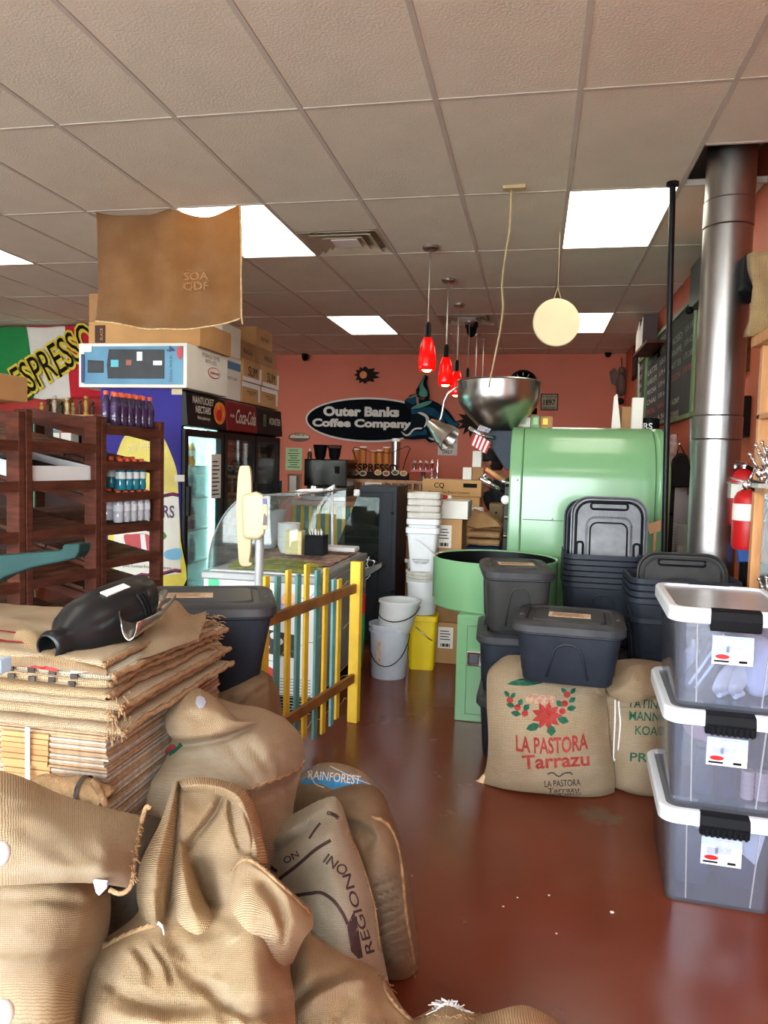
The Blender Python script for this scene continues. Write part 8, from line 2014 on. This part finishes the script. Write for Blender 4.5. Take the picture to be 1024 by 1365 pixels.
mb, uv, bq, F = relief([[(804, 908, 3.52), (828, 894, 3.47), (850, 885, 3.46), (868, 890, 3.5)], [(810, 922, 3.42), (830, 916, 3.365), (852, 908, 3.36), (877, 916, 3.42)], [(822, 934, 3.405), (838, 937, 3.35), (856, 934, 3.35), (874, 929, 3.4)]], 30, 24, [([(818, 925), (840, 915), (850, 895)], .012, 6)], seed=33, thick=.04, amp=.006)
mb.build('flap', M_b2, t, smooth=True, uvs=uv)
for (s_, y, w_, x) in (('TATIN', 938, 40, 857), ('MANN', 955, 40, 859), ('KOA', 974, 30, 862), ('PRO', 1010, 40, 860)): text_on('lettering', bv, s_, x, y, w_, 12, .06, t, M_greenink)
rope_on('drawstring', bv, [(848, 896), (840, 912), (822, 926), (820, 960), (818, 1010), (820, 1012)], .004, t, M_white, 30); rope_on('drawstring', bv, [(850, 898), (843, 915), (826, 930), (827, 965), (824, 1000)], .004, t, M_white, 30)
# ================================================================ cardboard and folded sack stacks at left
SXR = -.99; SXL = -1.95; SYN = 1.62; SYF = 2.28
rnd = random.Random(3)
o = thing('base_carton', 'brown carton under the flattened boxes at the left', 'box', ((SXR+SXL)/2, 1.95, 0)); MB().box(SXL+.02, SXR-.02, SYN+.02, SYF-.02, .001, .44).build('carton', M_card2, o, bevel=.005)
M_flute = pm('corrugated_edge', (176, 142, 108), .85, var=.15, scale=60); M_flutew = pm('corrugated_white', (190, 176, 160), .85, var=.15, scale=60)
nb = 25; z = .441; pitch = (.775-.441)/nb
ords = ('lowest', 'second', 'third', 'fourth', 'fifth', 'sixth', 'seventh', 'eighth', 'ninth', 'tenth', 'eleventh', 'twelfth', 'thirteenth', 'fourteenth', 'fifteenth', 'sixteenth', 'seventeenth', 'eighteenth', 'nineteenth', 'twentieth', 'twenty-first', 'twenty-second', 'twenty-third', 'twenty-fourth', 'topmost')
for q in range(nb):
    dx, dy = rnd.uniform(-.006, .006), rnd.uniform(-.006, .006)
    g = thing('flattened_box', '%s flattened cardboard box counted up in the strapped stack' % ords[q], 'cardboard', ((SXL+SXR)/2, 1.95, z), group='flattened boxes')
    h = pitch-.0012
    MB().box(SXL, SXR+dx, SYN+dy, SYF, z, z+h*.44).build('board_lower', M_flutew if q % 3 else M_flute, g)
    MB().box(SXL, SXR+dx-.004, SYN+dy+.004, SYF, z+h*.56, z+h).build('board_upper', M_flute, g)
    MB().box(SXL+.02, SXR+dx-.02, SYN+dy+.03, SYF-.02, z+h*.44, z+h*.56).build('core', M_card2, g)
    MB().box(at(4, 1000, Y=SYN).x, at(66, 1000, Y=SYN).x, SYN+dy-.004, SYN+dy, z+.0005, z+h).build('folded_edge', M_card, g) if 4 < q < 24 else None
    z += pitch
p = at(38, 1000, Y=SYN-.012)
o = thing('packing_strap', 'white plastic strap round the flattened boxes', 'strap', (p.x, SYN-.01, .44)); MB().box(p.x-.006, p.x+.006, SYN-.0165, SYN-.0145, .43, .777).build('strap_front', M_white, o); MB().box(p.x-.006, p.x+.006, SYN-.0165, SYF+.004, .777, .779).build('strap_top', M_white, o)
MB().box(p.x-.006, p.x+.006, SYF+.002, SYF+.004, .43, .777).build('strap_back', M_white, o)
# folded burlap sacks, one above another
zc_ = .782
mats = (M_b3, M_b2, M_b3, M_b1, M_b2, M_b4, M_b3, M_b2, M_b3, M_b4, M_b2, M_b1)
words = ('lowest', 'second', 'third', 'fourth', 'fifth', 'sixth', 'seventh', 'eighth', 'ninth', 'tenth', 'eleventh', 'topmost')
NL = 7
tops = None
for q in range(NL):
    th = .024+.007*((q*5) % 3)/2
    y0 = SYN-.035+rnd.uniform(-.02, .02)+.004*q; y1 = SYF-.05+rnd.uniform(-.03, .03); x1 = SXR+.045+rnd.uniform(-.03, .015)-.006*q; x0 = SXL+.1
    g = thing('folded_sack', '%s folded burlap sack from the bottom of the sack stack' % words[q] if q < NL-1 else 'topmost folded burlap sack under the black scoop', 'sack', ((x0+x1)/2, (y0+y1)/2, zc_), group='folded burlap sacks')
    US = [k/30*.97 for k in range(31)]+[.98, .988, .994, .998, 1.0]; VS = [0, .002, .006, .012, .02, .035]+[.06+.88*k/22 for k in range(23)]+[.965, .98, .988, .994, .998, 1.0]; NX, NY = len(US), len(VS)
    def top(u, v, s): 
        x = x0+(x1-x0)*u; y = y0+(y1-y0)*v
        eu = (1-(1-min(1, (1-u)*45))**2)**.5; ev = (1-(1-min(1, v*40))**2)**.5*(1-(1-min(1, (1-v)*40))**2)**.5
        wv = .007*noise.noise(Vector((x*5, y*5, 3)))+.004*noise.noise(Vector((x*14, y*14, 1)))
        sq_ = 1-.22*max(0, v-.25)-.12*max(0, u-.72)
        mid = .782+(zc_+th/2-.782)*sq_+wv*(zc_+th/2-.782)/.2
        x += .012*noise.noise(Vector((y*9, q*3.1, 0)))*(u > .9); y += .010*noise.noise(Vector((x*8, q*2.2, 9)))*(v < .12)
        return Vector((x, y, mid+s*(th/2*sq_-.0008)*max(.05, min(eu, ev))))
    Gt = [[top(US[i], VS[j], 1) for i in range(NX)] for j in range(NY)]; Gb = [[top(US[i], VS[j], -1) for i in range(NX)] for j in range(NY)]
    mb = MB().grid(Gt); ob = len(mb.v); 
    for r_ in Gb: mb.v += r_
    for j in range(NY-1):
        for i in range(NX-1): mb.f.append((ob+j*NX+i, ob+(j+1)*NX+i, ob+(j+1)*NX+i+1, ob+j*NX+i+1))
    lp = [(0, i) for i in range(NX)]+[(j, NX-1) for j in range(1, NY)]+[(NY-1, i) for i in range(NX-2, -1, -1)]+[(j, 0) for j in range(NY-2, 0, -1)]
    for k in range(len(lp)):
        (j0, i0), (j1, i1) = lp[k], lp[(k+1) % len(lp)]; mb.f.append((j0*NX+i0, ob+j0*NX+i0, ob+j1*NX+i1, j1*NX+i1))
    uv = [((x1-x0)*US[i]+q*.3, (y1-y0)*VS[j]+.02*min(1, VS[j]*40)) for j in range(NY) for i in range(NX)]
    mb.build('cloth', mats[q], g, smooth=True, uvs=uv+uv)
    # corded hem along the aisle side
    hem = [Gt[j][NX-1].lerp(Gb[j][NX-1], .5)+Vector((.004, 0, .003*math.sin(j*2.3+q))) for j in range(NY)]
    MB().tube(hem, .008, 6).build('hem', M_rope, g, smooth=True)
    if q == NL-1: tops = Gt
    # inner fold line on the front edge
    fl_ = [Gt[0][i].lerp(Gb[0][i], .5)+Vector((0, -.003, .002*math.sin(i*1.1+q))) for i in range(NX)]
    pass
    if q in (4, 5):
        for k in range(9):
            i = min(12+k*2, NX-3); pp = fl_[i]; MB().box(pp.x-.012, pp.x+.006, pp.y-.009, pp.y-.005, pp.z-.006, pp.z+.006).build('stencil_mark', M_blackink, g)
    if q in (7, 8):
        for k in range(8):
            i = min(14+k*2, NX-3); pp = fl_[i]; MB().box(pp.x-.010, pp.x+.012, pp.y-.009, pp.y-.005, pp.z-.005, pp.z+.005).build('stencil_mark', M_redink, g)
    zc_ += th-.0002
# frayed threads at the near corner
mb = MB()
for k in range(60):
    p = Vector((SXR+.04+rnd.uniform(-.03, .01), SYN-.03+rnd.uniform(-.01, .06), .79+rnd.uniform(-.01, .09))); d = Vector((rnd.uniform(-.2, 1), -.5, rnd.uniform(-1, .3))).normalized()*rnd.uniform(.01, .03)
    mb.tube([p, p+d*.6, p+d+Vector((0, 0, -.006))], .0012, 4)
for k in range(50):
    p = Vector((SXR+.03+rnd.uniform(-.02, .01), SYF-.08+rnd.uniform(-.05, .03), .88+rnd.uniform(-.06, .08))); d = Vector((1, rnd.uniform(-.5, .8), rnd.uniform(-.5, .5))).normalized()*rnd.uniform(.01, .03)
    mb.tube([p, p+d*.6, p+d+Vector((0, 0, -.006))], .0012, 4)
g = [o_ for o_ in bpy.data.objects if o_.name.startswith('folded_sack')][0]
o = mb.build('frayed_thread', M_rope, g); o['kind'] = 'stuff'
bvt = bvh_of(MB().grid(tops))
# red print + white paper scrap on the top
def down(x, y):
    h = bvt.ray_cast(Vector((x, y, 2)), Vector((0, 0, -1))); return h[0] if h[0] is not None else Vector((x, y, zc_))
gt = [o_ for o_ in bpy.data.objects if o_.name.startswith('folded_sack')][-1]
mb = MB(); A = []
def band(x0, y0, x1, y1, w, nm, mt):
    a = [down(x0+(x1-x0)*k/16, y0+(y1-y0)*k/16)+Vector((0, 0, .0022)) for k in range(17)]; b = [down(x0+(x1-x0)*k/16, y0+(y1-y0)*k/16+w)+Vector((0, 0, .0022)) for k in range(17)]
    MB().grid([a, b]).build(nm, mt, gt)
band(-1.55, 1.70, -1.24, 1.66, .02, 'red_print', M_redink); band(-1.22, 1.72, -1.02, 2.1, .02, 'red_print', M_redink); band(-1.5, 1.78, -1.3, 1.75, .015, 'red_print', M_redink)
for nm, rw in (('loose_fold', [[(196, 846, 2.10), (222, 828, 2.12), (243, 820, 2.15), (262, 838, 2.18), (283, 834, 2.20)], [(172, 872, 1.94), (205, 860, 1.94), (232, 851, 1.98), (258, 851, 2.02), (282, 846, 2.10)], [(148, 895, 1.80), (185, 887, 1.80), (215, 877, 1.82), (245, 868, 1.88), (276, 860, 1.98)], [(140, 908, 1.70), (175, 902, 1.69), (208, 895, 1.73), (240, 883, 1.81), (273, 871, 1.92)]]),
               ('front_fold', [[(-60, 868, 1.82), (0, 858, 1.80), (40, 852, 1.76), (80, 872, 1.74), (132, 890, 1.74)], [(-60, 884, 1.64), (0, 880, 1.62), (50, 884, 1.60), (100, 894, 1.59), (142, 903, 1.60)], [(-60, 902, 1.585), (0, 900, 1.575), (50, 902, 1.57), (100, 908, 1.565), (142, 914, 1.575)]])):
    ox_, oy_ = (-8, -17) if nm == 'loose_fold' else (0, -9); rw = [[(a_+ox_, b_+oy_, y_) for a_, b_, y_ in r0_] for r0_ in rw]
    mb, uv, bq, F = relief(rw, 50, 36, [([(150, 885), (200, 868), (250, 852)], -.012, 5), ([(165, 895), (215, 880), (265, 862)], .010, 5), ([(10, 872), (60, 880), (110, 892)], -.010, 4)], seed=50, thick=.012, amp=.006, edge=.008, fine=.005)
    for v_ in mb.v: v_.z += .006
    fo_ = mb.build(nm, M_b1 if nm == 'front_fold' else M_b2, gt, smooth=True, uvs=uv)
    if nm == 'front_fold':
        strip_on('red_print', bq, [(12, 864), (40, 868), (70, 876)], 6, fo_, M_redink); strip_on('red_print', bq, [(5, 885), (45, 888), (80, 894)], 5, fo_, M_redink); poly_on('paper_scrap', bq, [(92, 889), (122, 885), (120, 895), (96, 898)], fo_, pm('pale_scrap', (200, 208, 216), .8), .003)
    else:
        strip_on('red_print', bq, [(177, 867), (207, 851), (242, 837)], 4, fo_, M_redink); fringe(bq, [(232, 807), (254, 823), (273, 819)], 40, fo_, 10); fringe(bq, [(264, 849), (272, 833)], 20, fo_, 10)
# black plastic scoop lying on top
ZT = zc_
c0, c1 = at(62, 864, Y=1.60), at(160, 822, Y=1.86)
M_scoop = pm('scoop_black', (20, 21, 23), .35, var=.1, spec=.35)
sc = thing('black_scoop', 'large black plastic feed scoop lying on the folded sacks', 'scoop', (-1.25, 1.76, ZT))
axd = (c1-c0).normalized(); sd = axd.cross(Vector((0, 0, 1))).normalized(); upv = sd.cross(axd)
prof = [(0.0, .036, .036), (.02, .044, .044), (.05, .040, .040), (.075, .046, .046), (.11, .075, .07), (.16, .094, .086), (.22, .104, .094), (.29, .108, .098), (.35, .108, .098), (.40, .106, .096)]
rings = []
for k, (s_, ra, rb2) in enumerate([(a_*.76, b_*.86, c_*.86) for a_, b_, c_ in prof]):
    r_ = []
    for i in range(28):
        a_ = 2*PI*i/28; lift = (ra-.03)*.35
        tilt = .0 if k < 7 else (k-6)*.020*(-math.sin(a_))          # mouth cut slanting: lower lip reaches farther... upper edge falls back
        r_.append(c0+axd*(s_+tilt*(-1))+sd*ra*math.cos(a_)+upv*(rb2*math.sin(a_)+lift*.5))
    rings.append(r_)
MB().loft(rings, False, False).build('scoop_body', M_scoop, sc, smooth=True, solid=.004)
MB().lathe([(.0, .05), (.03, .05)], c0, 20, axis=axd).build('handle_plug', M_blackm, sc)
# label strip and ribs on the barrel
p = c0+axd*.22+upv*.094-sd*.0
MB().obox(p+sd*.03+Vector((0, 0, -.004)), axd*.045, (sd*.92-upv*.3)*.012, (upv*.92+sd*.3)*.002).build('paper_label', M_paper, sc)
for k in range(3): MB().tube([c0+axd*(.255+.014*k)+sd*.095*math.cos(a_)+upv*(.087*math.sin(a_)+.012) for a_ in (.05, .3, .55, .75)], .003, 5).build('grip_rib', M_blackm, sc)
# steel scoop
ss = thing('steel_scoop', 'shiny steel scoop lying beside the black scoop', 'scoop', (-1.02, 1.78, ZT)); c0 = at(172, 888, Y=1.66); c0.z = ZT+.004; c1_ = at(212, 815, Y=1.98); axd = Vector((c1_.x-c0.x, c1_.y-c0.y, .02)).normalized(); sd = Vector((axd.y, -axd.x, 0)).normalized(); G = []
for k in range(10):
    s_ = .30*k/9; w_ = .055*min(1, .35+s_*6); r_ = []
    for i in range(13):
        a_ = PI*(.0+1.0*i/12); r_.append(c0+axd*s_+sd*w_*math.cos(a_)+Vector((0, 0, .05-.045*math.sin(a_)+.02)))
    G.append(r_)
MB().grid(G).build('scoop_pan', M_steel, ss, smooth=True, solid=.002); MB().tube([c0+axd*.29+Vector((0, 0, .03)), c0+axd*.40+Vector((0, 0, .05))], .012, 10).build('handle', M_steel, ss, smooth=True)
# ---- black tote on the left
tote((-1.27, 2.64, .60), .40, .64, .46, .335, 'black lidded tote with paper sticker behind the folded sacks', True, M_tote, pm('lid_dark', (58, 58, 60), .45, rgb2=(40, 41, 44), scale=7), True)
r_ = [[(150, 960, 2.62), (200, 950, 2.6), (260, 945, 2.6), (310, 935, 2.62)], [(140, 990, 2.5), (200, 985, 2.46), (260, 985, 2.45), (310, 980, 2.5)]]
o = thing('tote_pile_sack', 'flat burlap bale carrying the left black tote', 'sack', (-1.25, 2.68, 0)); mb = MB()
rings = []
for k in range(9):
    a_ = -PI/2+PI*k/8; rr0 = .75+.25*math.cos(a_); rings.append([(-1.25+x*rr0, 2.70+y*rr0, .298+.296*math.sin(a_)) for x, y in rrect(.60, .50, .12, 6)])
for v_ in rings: mb
m_ = MB().loft(rings); m_.build('body', M_b5, o, smooth=True, uvs=[(v.x+v.y, v.z) for v in m_.v])
# ---- teal board end
tl = thing('teal_board', 'teal painted curved board end jutting in from the left edge', 'board', at(-90, 760, Y=1.95)); Yt = 1.95
plate([(-120, 752), (0, 739), (60, 734), (98, 731), (100, 723), (122, 722), (121, 733), (116, 741), (96, 746), (60, 753), (25, 765), (0, 779), (-60, 800), (-120, 820)], Yt+.05, .06).build('board_blade', pm('teal_board', (32, 60, 58), .6, var=.08, spec=.15), tl, bevel=.006)
p = at(-100, 790, Y=Yt); MB().box(p.x-.04, p.x+.04, Yt+.0, Yt+.05, ZT+.03, p.z).build('stand_post', M_wood, tl)
MB().box(p.x-.1, p.x+.06, Yt-.05, Yt+.1, ZT+.012, ZT+.03).build('stand_foot', M_wood, tl)
# ---- white plastic stand at the left picture edge
wsd = thing('white_wire_stand', 'white plastic stand with rounded knobs at the left picture edge', 'stand', (at(-12, 1365, Y=.95).x, .95, 0)); Yw = .95
MB().tube([(at(-12, 1135, Y=Yw).x, Yw, .01), at(-12, 1135, Y=Yw)], .007, 10).build('pole', M_white, wsd, smooth=True)
for (a, b, r_) in ((0, 1138, .015), (2, 1352, .018)):
    MB().ball(at(a, b, Y=Yw-.01), r_, 16, sq=(1, 1, 1.2)).build('knob', M_white, wsd, smooth=True)
MB().lathe([(.12, 0), (.12, .01), (.02, .015)], (at(-12, 1135, Y=Yw).x, Yw, 0), 20).build('foot', M_white, wsd)
MB().obox(at(0, 888, Y=1.5), (.016, 0, .004), (0, .02, 0), (0, 0, .018)).build('clip', pm('pale_blue', (170, 200, 226), .5), wsd, bevel=.004)
MB().tube([at(-12, 1135, Y=Yw), at(-14, 1000, Y=1.2), at(-6, 892, Y=1.5)], .006, 8).build('arm', M_white, wsd, smooth=True)
# ================================================================ last small things
for q, (px0, px1, h, mt, lb) in enumerate(((692, 707, .07, M_cardw, 'small white carton on top of the roaster behind the hopper'), (708, 719, .085, pm('carton_green', (110, 160, 110), .7), 'small green carton on top of the roaster'), (721, 737, .08, M_card2, 'small brown open carton on top of the roaster'))):
    x0, x1 = at(px0, 562, Y=5.66).x, at(px1, 562, Y=5.66).x
    g = thing('small_carton', lb, 'box', ((x0+x1)/2, 5.72, rzt), group='cartons on the roaster'); MB().box(x0, x1, 5.66, 5.8, rzt+.001, rzt+h).build('carton', mt, g, bevel=.002)
    MB().box(x0+.015, x0+.05, 5.658, 5.66, rzt+.02, rzt+h-.015).build('print_patch', M_yel if q == 2 else M_pgreen, g)
for q, (px, py, r_) in enumerate(((816, 1217, .006), (732, 1194, .0035), (671, 1209, .0035), (690, 1197, .003), (742, 1245, .003))):
    p = at(px, py, z=0); o = MB().ball((p.x, p.y, r_*.5), r_, 8, sq=(1.3, 1, .5)).build('floor_crumb', M_paper, None, smooth=True); tag(o, ('largest pale crumb', 'second largest pale crumb', 'pale crumb left of the others', 'tiny pale crumb', 'crumb nearest the clear bins')[q]+' on the brown floor', 'crumb', 'crumbs on the floor')
